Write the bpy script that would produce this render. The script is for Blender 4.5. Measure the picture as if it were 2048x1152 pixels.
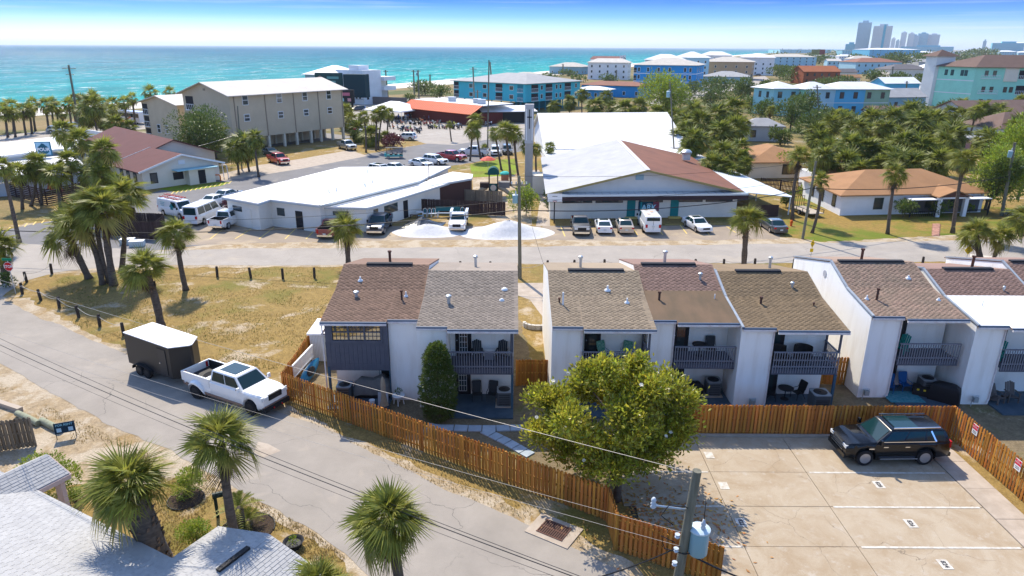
import bpy, bmesh, math, random
from mathutils import Vector, Matrix, noise as mnoise
R = math.radians
for o in list(bpy.data.objects): bpy.data.objects.remove(o)
SC = bpy.context.scene
COL = SC.collection
# ------------------------------------------------------------------ camera
CAM_H, FPX, ROLL = 20.0, 1390.0, 0.0052
PITCH = math.atan((576 - 93.4) / FPX)
cam_d = bpy.data.cameras.new('camera')
cam = bpy.data.objects.new('camera', cam_d)
COL.objects.link(cam)
cam_d.sensor_width = 36.0
cam_d.lens = 36.0 * FPX / 2048.0
cam_d.clip_start = 0.5
cam_d.clip_end = 120000
cam.location = (0, 0, CAM_H)
cam.rotation_euler = (Matrix.Rotation(math.pi / 2 - PITCH, 4, 'X') @ Matrix.Rotation(ROLL, 4, 'Z')).to_euler()
SC.camera = cam
# ------------------------------------------------------------------ sky, sun, exposure
SUN_EL, SUN_AZ = 48.0, -23.0          # azimuth measured from +Y towards +X
W = bpy.data.worlds.new('World'); SC.world = W; W.use_nodes = True
nt = W.node_tree; nt.nodes.clear()
def wn(t): return nt.nodes.new(t)
out = wn('ShaderNodeOutputWorld'); bg = wn('ShaderNodeBackground'); sky = wn('ShaderNodeTexSky')
sky.sky_type = 'NISHITA'; sky.sun_disc = False
sky.sun_elevation = R(SUN_EL); sky.sun_rotation = R(SUN_AZ)
sky.air_density = 1.0; sky.dust_density = 0.6; sky.ozone_density = 1.5
tc = wn('ShaderNodeTexCoord'); sx = wn('ShaderNodeSeparateXYZ'); nt.links.new(tc.outputs['Generated'], sx.inputs[0])
ramp = wn('ShaderNodeValToRGB'); mr = wn('ShaderNodeMapRange')
mr.inputs['From Min'].default_value = 0.0; mr.inputs['From Max'].default_value = 0.2
nt.links.new(sx.outputs['Z'], mr.inputs['Value']); nt.links.new(mr.outputs[0], ramp.inputs[0])
el = ramp.color_ramp.elements
el[0].position = 0.0; el[0].color = (0.49, 0.6, 0.72, 1)
el[1].position = 1.0; el[1].color = (0.68, 0.77, 0.92, 1)
for p, c in ((0.05, (0.4, 0.55, 0.77, 1)), (0.11, (0.26, 0.41, 0.73, 1)), (0.19, (0.09, 0.24, 0.64, 1)), (0.28, (0.022, 0.12, 0.54, 1)), (0.4, (0.02, 0.11, 0.52, 1)), (0.5, (0.2, 0.42, 0.9, 1))):
    e = el.new(p); e.color = c
mul = wn('ShaderNodeMix'); mul.data_type = 'RGBA'; mul.blend_type = 'MULTIPLY'; mul.inputs[0].default_value = 1.0
nt.links.new(sky.outputs[0], mul.inputs[6]); nt.links.new(ramp.outputs[0], mul.inputs[7])
# thin cirrus streaks, long and level
mp = wn('ShaderNodeMapping'); mp.inputs['Scale'].default_value = (1.6, 1.6, 75.0)
nt.links.new(tc.outputs['Generated'], mp.inputs['Vector'])
cn = wn('ShaderNodeTexNoise'); cn.inputs['Scale'].default_value = 1.6; cn.inputs['Detail'].default_value = 5.0; cn.inputs['Roughness'].default_value = 0.6
nt.links.new(mp.outputs[0], cn.inputs['Vector'])
cr_ = wn('ShaderNodeMapRange'); cr_.inputs['From Min'].default_value = 0.52; cr_.inputs['From Max'].default_value = 0.80; cr_.inputs['To Max'].default_value = 0.6
nt.links.new(cn.outputs['Fac'], cr_.inputs['Value'])
cmix = wn('ShaderNodeMix'); cmix.data_type = 'RGBA'; cmix.inputs[7].default_value = (3.0, 3.25, 3.6, 1)
nt.links.new(cr_.outputs[0], cmix.inputs[0]); nt.links.new(mul.outputs[2], cmix.inputs[6])
nt.links.new(cmix.outputs[2], bg.inputs['Color']); bg.inputs['Strength'].default_value = 0.15
nt.links.new(bg.outputs[0], out.inputs['Surface'])
sd = bpy.data.lights.new('sun', 'SUN'); sun = bpy.data.objects.new('sun', sd); COL.objects.link(sun)
sd.energy = 3.3; sd.angle = R(0.53); sd.color = (1.0, 0.91, 0.76)
_d = Vector((math.sin(R(SUN_AZ)) * math.cos(R(SUN_EL)), math.cos(R(SUN_AZ)) * math.cos(R(SUN_EL)), math.sin(R(SUN_EL))))
sun.rotation_euler = (-_d).to_track_quat('-Z', 'Y').to_euler(); sun.location = (-40, 60, 90)
VS = SC.view_settings
VS.view_transform = 'Standard'; VS.look = 'None'; VS.exposure = 1.1; VS.gamma = 1.0; VS.use_curve_mapping = False
# ------------------------------------------------------------------ photo pixel -> world
_cp, _sp, _cr, _sr = math.cos(PITCH), math.sin(PITCH), math.cos(ROLL), math.sin(ROLL)
def ray(x, y):
    a = (x - 1024) / FPX; b = (576 - y) / FPX
    u = a * _cr - b * _sr; v = a * _sr + b * _cr
    return (u, _cp + v * _sp, -_sp + v * _cp)
def P(x, y, z=0.0):
    d = ray(x, y); t = (z - CAM_H) / d[2]
    return Vector((d[0] * t, d[1] * t, z))
def PY(x, y, Y):
    d = ray(x, y); t = Y / d[1]
    return Vector((d[0] * t, Y, CAM_H + d[2] * t))
# ------------------------------------------------------------------ materials
MATS = {}
def _sock(c): return (c[0], c[1], c[2], 1.0)
def mat(name, c, c2=None, scale=2.0, rough=0.8, bump=0.0, bscale=40.0, rnd=0.0, rndo=0.0, hue=0.0, metal=0.0, spec=0.18, transl=0.0, stretch=None, coat=0.0, lo=0.35, hi=0.65, emit=None, detail=6.0):
    if name in MATS: return MATS[name]
    m = bpy.data.materials.new(name); m.use_nodes = True; MATS[name] = m
    t = m.node_tree; N = t.nodes; L = t.links; b = N['Principled BSDF']
    b.inputs['Roughness'].default_value = rough; b.inputs['Metallic'].default_value = metal
    b.inputs['Specular IOR Level'].default_value = spec
    if coat: b.inputs['Coat Weight'].default_value = coat; b.inputs['Coat Roughness'].default_value = 0.06
    col = None
    if c2 is not None or bump:
        tcn = N.new('ShaderNodeTexCoord'); vec = tcn.outputs['Object']
        if stretch:
            mpn = N.new('ShaderNodeMapping'); mpn.inputs['Scale'].default_value = stretch; L.new(vec, mpn.inputs[0]); vec = mpn.outputs[0]
    if c2 is not None:
        n = N.new('ShaderNodeTexNoise'); n.inputs['Scale'].default_value = scale; n.inputs['Detail'].default_value = detail; n.inputs['Roughness'].default_value = 0.62
        L.new(vec, n.inputs['Vector'])
        r = N.new('ShaderNodeMapRange'); r.inputs['From Min'].default_value = lo; r.inputs['From Max'].default_value = hi
        L.new(n.outputs['Fac'], r.inputs['Value'])
        mx = N.new('ShaderNodeMix'); mx.data_type = 'RGBA'; mx.inputs[6].default_value = _sock(c); mx.inputs[7].default_value = _sock(c2)
        L.new(r.outputs[0], mx.inputs[0]); col = mx.outputs[2]
    if rnd or rndo:
        h = N.new('ShaderNodeHueSaturation')
        if col is None: h.inputs['Color'].default_value = _sock(c)
        else: L.new(col, h.inputs['Color'])
        if rnd: src = N.new('ShaderNodeNewGeometry').outputs['Random Per Island']; amp = rnd
        else: src = N.new('ShaderNodeObjectInfo').outputs['Random']; amp = rndo
        r2 = N.new('ShaderNodeMapRange'); r2.inputs['To Min'].default_value = 1 - amp; r2.inputs['To Max'].default_value = 1 + amp
        L.new(src, r2.inputs['Value']); L.new(r2.outputs[0], h.inputs['Value'])
        if hue:
            w = N.new('ShaderNodeTexWhiteNoise'); w.noise_dimensions = '1D'; L.new(src, w.inputs['W'])
            r3 = N.new('ShaderNodeMapRange'); r3.inputs['To Min'].default_value = 0.5 - hue; r3.inputs['To Max'].default_value = 0.5 + hue
            L.new(w.outputs['Value'], r3.inputs['Value']); L.new(r3.outputs[0], h.inputs['Hue'])
        col = h.outputs['Color']
    if col is None: b.inputs['Base Color'].default_value = _sock(c)
    else: L.new(col, b.inputs['Base Color'])
    if bump:
        nb = N.new('ShaderNodeTexNoise'); nb.inputs['Scale'].default_value = bscale; nb.inputs['Detail'].default_value = 4.0; L.new(vec, nb.inputs['Vector'])
        bp = N.new('ShaderNodeBump'); bp.inputs['Strength'].default_value = bump; bp.inputs['Distance'].default_value = 0.02
        L.new(nb.outputs['Fac'], bp.inputs['Height']); L.new(bp.outputs[0], b.inputs['Normal'])
    if transl:
        tr = N.new('ShaderNodeBsdfTranslucent'); ms = N.new('ShaderNodeMixShader'); ms.inputs[0].default_value = transl
        if col is None: tr.inputs[0].default_value = _sock(c)
        else: L.new(col, tr.inputs[0])
        o = N['Material Output']; L.new(b.outputs[0], ms.inputs[1]); L.new(tr.outputs[0], ms.inputs[2]); L.new(ms.outputs[0], o.inputs['Surface'])
    if emit: b.inputs['Emission Color'].default_value = _sock(emit); b.inputs['Emission Strength'].default_value = 1.0
    return m
# ------------------------------------------------------------------ mesh builder
class MB:
    def __init__(s, M=None): s.v = []; s.f = []; s.mi = []; s.M = M; s.cur = 0
    def add(s, vs, fs):
        k = len(s.v)
        if s.M is not None: vs = [s.M @ Vector(p) for p in vs]
        s.v.extend([tuple(p) for p in vs])
        for q in fs: s.f.append([i + k for i in q]); s.mi.append(s.cur)
        return s
    def poly(s, pts): return s.add(pts, [list(range(len(pts)))])
    def box(s, c, d, rz=0.0, M=None, taper=1.0):
        x, y, z = d[0] / 2, d[1] / 2, d[2] / 2
        pts = [(-x, -y, -z), (x, -y, -z), (x, y, -z), (-x, y, -z), (-x * taper, -y * taper, z), (x * taper, -y * taper, z), (x * taper, y * taper, z), (-x * taper, y * taper, z)]
        if M is not None: pts = [M @ Vector(p) for p in pts]
        elif rz:
            a, b = math.cos(rz), math.sin(rz); pts = [(p[0] * a - p[1] * b, p[0] * b + p[1] * a, p[2]) for p in pts]
        pts = [(p[0] + c[0], p[1] + c[1], p[2] + c[2]) for p in pts]
        return s.add(pts, [(0, 3, 2, 1), (4, 5, 6, 7), (0, 1, 5, 4), (1, 2, 6, 5), (2, 3, 7, 6), (3, 0, 4, 7)])
    def b2(s, p, q):
        return s.box(((p[0] + q[0]) / 2, (p[1] + q[1]) / 2, (p[2] + q[2]) / 2), (abs(q[0] - p[0]), abs(q[1] - p[1]), abs(q[2] - p[2])))
    def beam(s, p, q, w, h, up=(0, 0, 1)):
        p, q = Vector(p), Vector(q); d = (q - p); L = d.length; d.normalize(); u = Vector(up)
        sd = d.cross(u)
        if sd.length < 1e-4: sd = d.cross(Vector((1, 0, 0)))
        sd.normalize(); u = sd.cross(d)
        pts = []
        for t in (p, q):
            for a, b in ((-1, -1), (1, -1), (1, 1), (-1, 1)): pts.append(t + sd * (a * w / 2) + u * (b * h / 2))
        return s.add(pts, [(0, 3, 2, 1), (4, 5, 6, 7), (0, 1, 5, 4), (1, 2, 6, 5), (2, 3, 7, 6), (3, 0, 4, 7)])
    def cyl(s, p, q, r0, r1=None, n=10, cap=True):
        if r1 is None: r1 = r0
        p, q = Vector(p), Vector(q); d = (q - p).normalized()
        u = d.orthogonal().normalized(); w = d.cross(u); pts = []
        for t, r in ((p, r0), (q, r1)):
            for i in range(n):
                a = 2 * math.pi * i / n; pts.append(t + (u * math.cos(a) + w * math.sin(a)) * r)
        fs = [(i, (i + 1) % n, n + (i + 1) % n, n + i) for i in range(n)]
        if cap: fs += [list(range(n - 1, -1, -1)), list(range(n, 2 * n))]
        return s.add(pts, fs)
    def tube(s, pts, r, n=6):
        pts = [Vector(p) for p in pts]; rings = []; u = None
        for i, p in enumerate(pts):
            d = (pts[min(i + 1, len(pts) - 1)] - pts[max(i - 1, 0)]).normalized()
            if u is None: u = d.orthogonal().normalized()
            u = (u - d * u.dot(d)).normalized(); w = d.cross(u)
            rr = r[i] if isinstance(r, (list, tuple)) else r
            rings.append([p + (u * math.cos(2 * math.pi * k / n) + w * math.sin(2 * math.pi * k / n)) * rr for k in range(n)])
        fs = []
        for i in range(len(pts) - 1):
            for k in range(n): fs.append((i * n + k, i * n + (k + 1) % n, (i + 1) * n + (k + 1) % n, (i + 1) * n + k))
        fs.append(list(range(n - 1, -1, -1))); fs.append([(len(pts) - 1) * n + k for k in range(n)])
        return s.add([p for r_ in rings for p in r_], fs)
    def lathe(s, prof, n=14, c=(0, 0, 0), sx=1.0, sy=1.0):
        pts = []; fs = []
        for r, z in prof:
            for k in range(n): a = 2 * math.pi * k / n; pts.append((c[0] + r * math.cos(a) * sx, c[1] + r * math.sin(a) * sy, c[2] + z))
        m = len(prof)
        for i in range(m - 1):
            for k in range(n): fs.append((i * n + k, i * n + (k + 1) % n, (i + 1) * n + (k + 1) % n, (i + 1) * n + k))
        fs.append(list(range(n - 1, -1, -1))); fs.append([(m - 1) * n + k for k in range(n)])
        return s.add(pts, fs)
    def prism(s, pts, v):
        n = len(pts); v = Vector(v); a = [Vector(p) for p in pts]; b = [p + v for p in a]
        return s.add(a + b, [list(range(n - 1, -1, -1)), list(range(n, 2 * n))] + [(i, (i + 1) % n, n + (i + 1) % n, n + i) for i in range(n)])
    def rings(s, rings, closed=True, cap=True):
        n = len(rings[0]); fs = []
        for i in range(len(rings) - 1):
            for k in range(n if closed else n - 1): fs.append((i * n + k, i * n + (k + 1) % n, (i + 1) * n + (k + 1) % n, (i + 1) * n + k))
        if cap: fs.append(list(range(n - 1, -1, -1))); fs.append([(len(rings) - 1) * n + k for k in range(n)])
        return s.add([p for r_ in rings for p in r_], fs)
    def mesh(s, name, mats, smooth=False):
        me = bpy.data.meshes.new(name); me.from_pydata(s.v, [], s.f)
        for m in (mats if isinstance(mats, (list, tuple)) else [mats]): me.materials.append(m)
        if any(s.mi): me.polygons.foreach_set('material_index', s.mi)
        if smooth:
            me.polygons.foreach_set('use_smooth', [True] * len(me.polygons))
            if smooth is not True: me.set_sharp_from_angle(angle=R(smooth))
        me.update(); return me
    def obj(s, name, mats, parent=None, smooth=False, fix=False, **kw):
        me = s.mesh(name, mats, smooth)
        if fix:
            bm = bmesh.new(); bm.from_mesh(me); bmesh.ops.recalc_face_normals(bm, faces=bm.faces); bm.to_mesh(me); bm.free()
        return link(name, me, parent, **kw)
def link(name, me, parent=None, loc=None, rot=None, scale=None):
    o = bpy.data.objects.new(name, me); COL.objects.link(o)
    if parent is not None: o.parent = parent
    if loc is not None: o.location = loc
    if rot is not None: o.rotation_euler = rot
    if scale is not None: o.scale = scale if isinstance(scale, (tuple, list, Vector)) else (scale,) * 3
    return o
def tag(o, label, cat, group=None):
    o['label'] = label; o['category'] = cat
    if group: o['group'] = group
    return o
def thing(name, label, cat, loc=(0, 0, 0), rz=0.0, group=None):
    o = link(name, None, None, loc, (0, 0, rz)); o.empty_display_size = 0.3
    return tag(o, label, cat, group)
def struct(o): o['kind'] = 'structure'; return o
def stuff(o): o['kind'] = 'stuff'; return o
def dup(root, loc=None, rz=None, label=None, group=None, scale=None, rot=None):
    def cp(o, par):
        c = o.copy(); COL.objects.link(c); c.parent = par
        for ch in list(o.children): cp(ch, c)
        return c
    r = cp(root, root.parent)
    if loc is not None: r.location = loc
    if rot is not None: r.rotation_euler = rot
    elif rz is not None: r.rotation_euler = (0, 0, rz)
    if scale is not None: r.scale = (scale,) * 3
    if label: r['label'] = label
    if group: r['group'] = group
    return r
RND = random.Random(7)
def ru(a, b): return RND.uniform(a, b)
# ================================================================== ground, sea, roads
def custom(name):
    m = bpy.data.materials.new(name); m.use_nodes = True; MATS[name] = m
    t = m.node_tree; return m, t.nodes, t.links, t.nodes['Principled BSDF']
def nz(N, L, vec, scale, detail=5.0, rough=0.6, dist=0.0):
    n = N.new('ShaderNodeTexNoise'); n.inputs['Scale'].default_value = scale; n.inputs['Detail'].default_value = detail
    n.inputs['Roughness'].default_value = rough; n.inputs['Distortion'].default_value = dist; L.new(vec, n.inputs['Vector']); return n.outputs['Fac']
def rng(N, L, v, a, b, lo=0.0, hi=1.0):
    r = N.new('ShaderNodeMapRange'); r.inputs['From Min'].default_value = a; r.inputs['From Max'].default_value = b
    r.inputs['To Min'].default_value = lo; r.inputs['To Max'].default_value = hi; L.new(v, r.inputs['Value']); return r.outputs[0]
def mixc(N, L, f, a, b, mode='MIX'):
    m = N.new('ShaderNodeMix'); m.data_type = 'RGBA'; m.blend_type = mode
    if isinstance(f, float): m.inputs[0].default_value = f
    else: L.new(f, m.inputs[0])
    for i, c in ((6, a), (7, b)):
        if isinstance(c, tuple): m.inputs[i].default_value = _sock(c)
        else: L.new(c, m.inputs[i])
    return m.outputs[2]
def bumpn(N, L, b, h, strength, dist=0.02):
    bp = N.new('ShaderNodeBump'); bp.inputs['Strength'].default_value = strength; bp.inputs['Distance'].default_value = dist
    L.new(h, bp.inputs['Height']); L.new(bp.outputs[0], b.inputs['Normal'])
def ground_mat(name, dry, green, sand, gthr, sthr, gs=0.11, ss=0.3):
    m, N, L, b = custom(name); b.inputs['Roughness'].default_value = 0.95; b.inputs['Specular IOR Level'].default_value = 0.15
    v = N.new('ShaderNodeTexCoord').outputs['Object']
    f1 = nz(N, L, v, 2.2, 8, 0.72); c = mixc(N, L, rng(N, L, f1, 0.3, 0.7), tuple(x * 0.62 for x in dry), tuple(x * 1.18 for x in dry))
    f2 = nz(N, L, v, gs, 7, 0.66); c = mixc(N, L, rng(N, L, f2, gthr, gthr + 0.12), c, green)
    f3 = nz(N, L, v, ss, 9, 0.7, 0.4); c = mixc(N, L, rng(N, L, f3, sthr, sthr + 0.09), c, sand)
    f4 = nz(N, L, v, 9.0, 6, 0.75); c = mixc(N, L, rng(N, L, f4, 0.25, 0.75, 0.0, 1.0), mixc(N, L, 1.0, c, (0.55, 0.52, 0.46), 'MULTIPLY'), mixc(N, L, 1.0, c, (1.28, 1.25, 1.2), 'MULTIPLY'))
    L.new(c, b.inputs['Base Color']); bumpn(N, L, b, nz(N, L, v, 14, 6, 0.8), 0.9, 0.05); return m
def asphalt(name, base, crack=0.5, csc=0.16, tan=(0.40, 0.34, 0.27), tthr=0.6):
    m, N, L, b = custom(name); b.inputs['Roughness'].default_value = 0.9; b.inputs['Specular IOR Level'].default_value = 0.25
    v = N.new('ShaderNodeTexCoord').outputs['Object']
    c = mixc(N, L, rng(N, L, nz(N, L, v, 0.35, 8, 0.7), 0.3, 0.7), tuple(x * 0.86 for x in base), tuple(x * 1.12 for x in base))
    c = mixc(N, L, rng(N, L, nz(N, L, v, 0.22, 6, 0.6, 0.5), tthr, tthr + 0.15), c, tan)
    c = mixc(N, L, rng(N, L, nz(N, L, v, 60, 3, 0.8), 0.2, 0.8), mixc(N, L, 1.0, c, (0.8, 0.8, 0.8), 'MULTIPLY'), mixc(N, L, 1.0, c, (1.15, 1.15, 1.15), 'MULTIPLY'))
    # cracks
    ds = N.new('ShaderNodeTexNoise'); ds.inputs['Scale'].default_value = 0.5; ds.inputs['Detail'].default_value = 5; L.new(v, ds.inputs['Vector'])
    ad = N.new('ShaderNodeMix'); ad.data_type = 'RGBA'; ad.blend_type = 'ADD'; ad.inputs[0].default_value = 1.8; ad.clamp_factor = False
    L.new(v, ad.inputs[6]); L.new(ds.outputs['Color'], ad.inputs[7])
    vo = N.new('ShaderNodeTexVoronoi'); vo.feature = 'DISTANCE_TO_EDGE'; vo.inputs['Scale'].default_value = csc; L.new(ad.outputs[2], vo.inputs['Vector'])
    k = rng(N, L, vo.outputs['Distance'], 0.0012, 0.0035, crack, 0.0)
    k2 = N.new('ShaderNodeMath'); k2.operation = 'MULTIPLY'; L.new(k, k2.inputs[0]); L.new(rng(N, L, nz(N, L, v, 0.13, 3), 0.42, 0.56), k2.inputs[1])
    c = mixc(N, L, k2.outputs[0], c, (0.07, 0.065, 0.06))
    L.new(c, b.inputs['Base Color']); bumpn(N, L, b, nz(N, L, v, 90, 3, 0.7), 0.35, 0.01); return m
M_YARD = ground_mat('dry_yard', (0.315, 0.22, 0.078), (0.18, 0.165, 0.04), (0.45, 0.37, 0.27), 0.51, 0.55)
M_SANDY = ground_mat('sandy_shoulder', (0.41, 0.32, 0.21), (0.31, 0.2, 0.07), (0.48, 0.41, 0.32), 0.56, 0.47, 0.3, 0.5)
M_LAWN = ground_mat('green_lawn', (0.2, 0.22, 0.035), (0.2, 0.28, 0.02), (0.3, 0.26, 0.1), 0.42, 0.72, 0.2)
M_RANCH = ground_mat('patchy_lawn', (0.31, 0.21, 0.06), (0.14, 0.18, 0.02), (0.4, 0.32, 0.2), 0.47, 0.64, 0.1)
M_SHADEYARD = ground_mat('backyard_soil', (0.24, 0.19, 0.12), (0.14, 0.14, 0.05), (0.42, 0.36, 0.27), 0.52, 0.6, 0.3, 0.6)
M_TOWN = ground_mat('town_ground', (0.27, 0.2, 0.09), (0.09, 0.11, 0.03), (0.4, 0.35, 0.28), 0.46, 0.6, 0.03, 0.05)
M_BEACH = mat('beach_sand', (0.66, 0.62, 0.55), (0.55, 0.5, 0.42), 0.05, 0.9)
M_ROAD = asphalt('worn_asphalt', (0.295, 0.262, 0.225), 0.6, 0.17)
M_ROAD2 = asphalt('street_asphalt', (0.33, 0.294, 0.255), 0.35, 0.12)
M_LOT = asphalt('parking_asphalt', (0.165, 0.16, 0.162), 0.4, 0.2, (0.3, 0.27, 0.23), 0.6)
M_TANLOT = asphalt('sun_bleached_asphalt', (0.29, 0.235, 0.18), 0.4, 0.25, (0.42, 0.33, 0.22), 0.5)
M_WALK = mat('pale_concrete', (0.44, 0.37, 0.3), (0.34, 0.28, 0.22), 1.2, 0.9, 0.2, 60)
M_YEL = mat('yellow_paint', (0.72, 0.5, 0.1), (0.55, 0.44, 0.2), 2.5, 0.8)
M_WPAINT = mat('white_road_paint', (0.6, 0.58, 0.53), (0.42, 0.37, 0.3), 5.0, 0.7)
def dense(pts, step, jit, seed=0):
    out = []; n = len(pts); r = random.Random(seed)
    for i in range(n):
        a, b = pts[i], pts[(i + 1) % n]; L = (b - a).length; k = max(1, int(L / step)) if L < 300 else 1
        d = (b - a); pr = Vector((-d.y, d.x, 0)); pr = pr.normalized() if pr.length else pr
        for j in range(k):
            p = a + d * (j / k)
            if 0 < j: p = p + pr * (mnoise.noise(Vector((p.x * 0.6, p.y * 0.6, seed))) * jit * 1.6 + r.uniform(-jit, jit) * 0.5)
            out.append(p)
    return out
def sheet(name, px, m, z, jit=0.0, step=0.5, world=False):
    pts = [Vector((p[0], p[1], z)) for p in px] if world else [P(p[0], p[1], 0.0) for p in px]
    for p in pts: p.z = z
    if jit: pts = dense(pts, step, jit, len(name))
    bm = bmesh.new(); f = bm.faces.new([bm.verts.new(p) for p in pts])
    bmesh.ops.recalc_face_normals(bm, faces=[f])
    if f.normal.z < 0: f.normal_flip()
    bmesh.ops.triangulate(bm, faces=[f])
    me = bpy.data.meshes.new(name); bm.to_mesh(me); bm.free(); me.materials.append(m)
    return struct(link(name, me))
# shoreline (water line at z=-3)
SHORE = [P(x, y, -3.0) for x, y in ((-260, 238), (0, 221), (150, 212), (262, 204), (800, 167), (1000, 151), (1130, 139), (1300, 124), (1500, 108), (1690, 100.5))]
SHORE = [SHORE[0] + (SHORE[0] - SHORE[1]) * 12] + SHORE + [SHORE[-1] + (SHORE[-1] - SHORE[-2]) * 3]
def offs(pts, d):
    o = []
    for i, p in enumerate(pts):
        t = (pts[min(i + 1, len(pts) - 1)] - pts[max(i - 1, 0)]).normalized(); o.append(p + Vector((t.y, -t.x, 0)) * d)
    return o
DUNE = offs(SHORE, 62.0)
g = [(p.x, p.y) for p in DUNE]
land = [(-2500, -60), (9000, -60), (9000, 9000)] + g[::-1]
sheet('ground', [(x, y) for x, y in land], M_TOWN, -0.02, world=True)
mb = MB(); rr = [[], [], [], []]
for i, p in enumerate(SHORE):
    d0 = offs(SHORE, 66.0)[i]; d1 = DUNE[i]; d2 = offs(SHORE, 0.0)[i]; d3 = offs(SHORE, -30.0)[i]
    for k, (q, z) in enumerate(((d0, -0.05), (d1, 0.12), (d2, -2.9), (d3, -5.0))): rr[k].append((q.x, q.y, z))
mb.rings(rr, closed=False, cap=False); bo = struct(mb.obj('beach', M_BEACH, fix=True))
# sea
m, N, L, b = custom('sea_water'); M_SEA = m
v = N.new('ShaderNodeTexCoord').outputs['Object']
sep = N.new('ShaderNodeSeparateXYZ'); L.new(v, sep.inputs[0])
A_, B_ = SHORE[4], SHORE[6]; td = (B_ - A_).normalized(); nr = Vector((-td.y, td.x))
dt = N.new('ShaderNodeVectorMath'); dt.operation = 'DOT_PRODUCT'; dt.inputs[1].default_value = (nr.x, nr.y, 0); L.new(v, dt.inputs[0])
off = N.new('ShaderNodeMath'); off.operation = 'SUBTRACT'; off.inputs[1].default_value = A_.x * nr.x + A_.y * nr.y; L.new(dt.outputs['Value'], off.inputs[0])
ad = N.new('ShaderNodeMath'); ad.operation = 'MULTIPLY_ADD'; ad.inputs[1].default_value = 120.0; L.new(nz(N, L, v, 0.006, 4), ad.inputs[0]); L.new(off.outputs[0], ad.inputs[2])
lg = N.new('ShaderNodeMath'); lg.operation = 'LOGARITHM'; lg.inputs[1].default_value = 10.0
mxx = N.new('ShaderNodeMath'); mxx.operation = 'MAXIMUM'; mxx.inputs[1].default_value = 20.0; L.new(ad.outputs[0], mxx.inputs[0]); L.new(mxx.outputs[0], lg.inputs[0])
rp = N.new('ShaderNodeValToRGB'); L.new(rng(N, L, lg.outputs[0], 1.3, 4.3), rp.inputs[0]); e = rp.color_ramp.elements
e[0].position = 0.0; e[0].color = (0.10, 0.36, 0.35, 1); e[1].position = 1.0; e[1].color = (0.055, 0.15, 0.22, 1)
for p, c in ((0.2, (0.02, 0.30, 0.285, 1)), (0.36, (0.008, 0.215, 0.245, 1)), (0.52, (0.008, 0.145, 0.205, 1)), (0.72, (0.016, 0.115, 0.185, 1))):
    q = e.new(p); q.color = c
mp2 = N.new('ShaderNodeMapping'); mp2.inputs['Rotation'].default_value = (0, 0, math.atan2(td.y, td.x)); mp2.inputs['Scale'].default_value = (0.35, 1.0, 1.0); mp2.vector_type = 'TEXTURE'
mp2.inputs['Scale'].default_value = (3.0, 1.0, 1.0); L.new(v, mp2.inputs[0])
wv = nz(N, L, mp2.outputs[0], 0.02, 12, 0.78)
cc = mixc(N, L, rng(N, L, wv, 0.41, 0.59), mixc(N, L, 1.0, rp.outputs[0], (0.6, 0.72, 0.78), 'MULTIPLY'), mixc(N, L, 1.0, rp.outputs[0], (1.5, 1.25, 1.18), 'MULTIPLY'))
foam_glint = rng(N, L, nz(N, L, mp2.outputs[0], 0.13, 10, 0.8), 0.565, 0.61)  # whitecaps plus sun glints, both painted as white flecks in the sea colour
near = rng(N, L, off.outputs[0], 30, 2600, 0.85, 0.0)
fm = N.new('ShaderNodeMath'); fm.operation = 'MULTIPLY'; L.new(foam_glint, fm.inputs[0]); L.new(near, fm.inputs[1])
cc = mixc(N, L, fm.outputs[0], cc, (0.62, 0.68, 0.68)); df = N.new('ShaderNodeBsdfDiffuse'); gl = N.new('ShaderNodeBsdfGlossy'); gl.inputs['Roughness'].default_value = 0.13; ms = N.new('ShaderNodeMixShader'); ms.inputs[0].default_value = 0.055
L.new(cc, df.inputs['Color']); bumpn(N, L, gl, nz(N, L, mp2.outputs[0], 0.17, 8, 0.75), 1.0, 2.6)
L.new(df.outputs[0], ms.inputs[1]); L.new(gl.outputs[0], ms.inputs[2]); L.new(ms.outputs[0], N['Material Output'].inputs['Surface'])
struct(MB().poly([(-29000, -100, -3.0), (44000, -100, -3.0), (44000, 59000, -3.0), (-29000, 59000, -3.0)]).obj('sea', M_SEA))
# near ground sheets
sheet('vacant_lot_ground', [(-900, 470), (-300, 470), (0, 440), (120, 405), (460, 300), (1100, 260), (2300, 330), (3300, 520), (3600, 1250), (-2600, 1250)], M_YARD, 0.0)
sheet('sandy_strip', [(-100, 499), (330, 492), (480, 470), (700, 478), (1040, 478), (1560, 474), (1640, 482), (2048, 462), (2300, 455), (2300, 512), (1024, 531), (330, 536), (-100, 560)], M_SANDY, 0.004, 0.35)
sheet('sand_verge', [(-150, 560), (0, 590), (60, 600), (180, 668), (262, 700), (430, 770), (600, 826), (770, 905), (900, 960), (1050, 1025), (1120, 1055), (1280, 1140), (1330, 1170), (600, 1170), (745, 1180), (690, 1125), (640, 1095), (540, 1035), (470, 1000), (350, 925), (240, 885), (150, 835), (60, 790), (0, 760), (-200, 700)], M_SANDY, 0.0035, 0.3)
sheet('dirt_yard', [(-400, 690), (0, 735), (110, 795), (230, 860), (330, 905), (400, 945), (330, 965), (170, 990), (100, 960), (-400, 1200)], M_SANDY, 0.003, 0.5)
sheet('main_street', [(-700, 505), (-60, 482), (330, 502), (480, 497), (700, 496), (1000, 494), (1300, 491), (1600, 487), (1800, 483), (2048, 478), (2500, 466), (2500, 516), (2048, 522), (1500, 527), (1024, 528), (700, 530), (500, 531), (330, 530), (200, 536), (110, 545), (40, 565), (0, 597), (-300, 500)], M_ROAD2, 0.010, 0.14)
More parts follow.
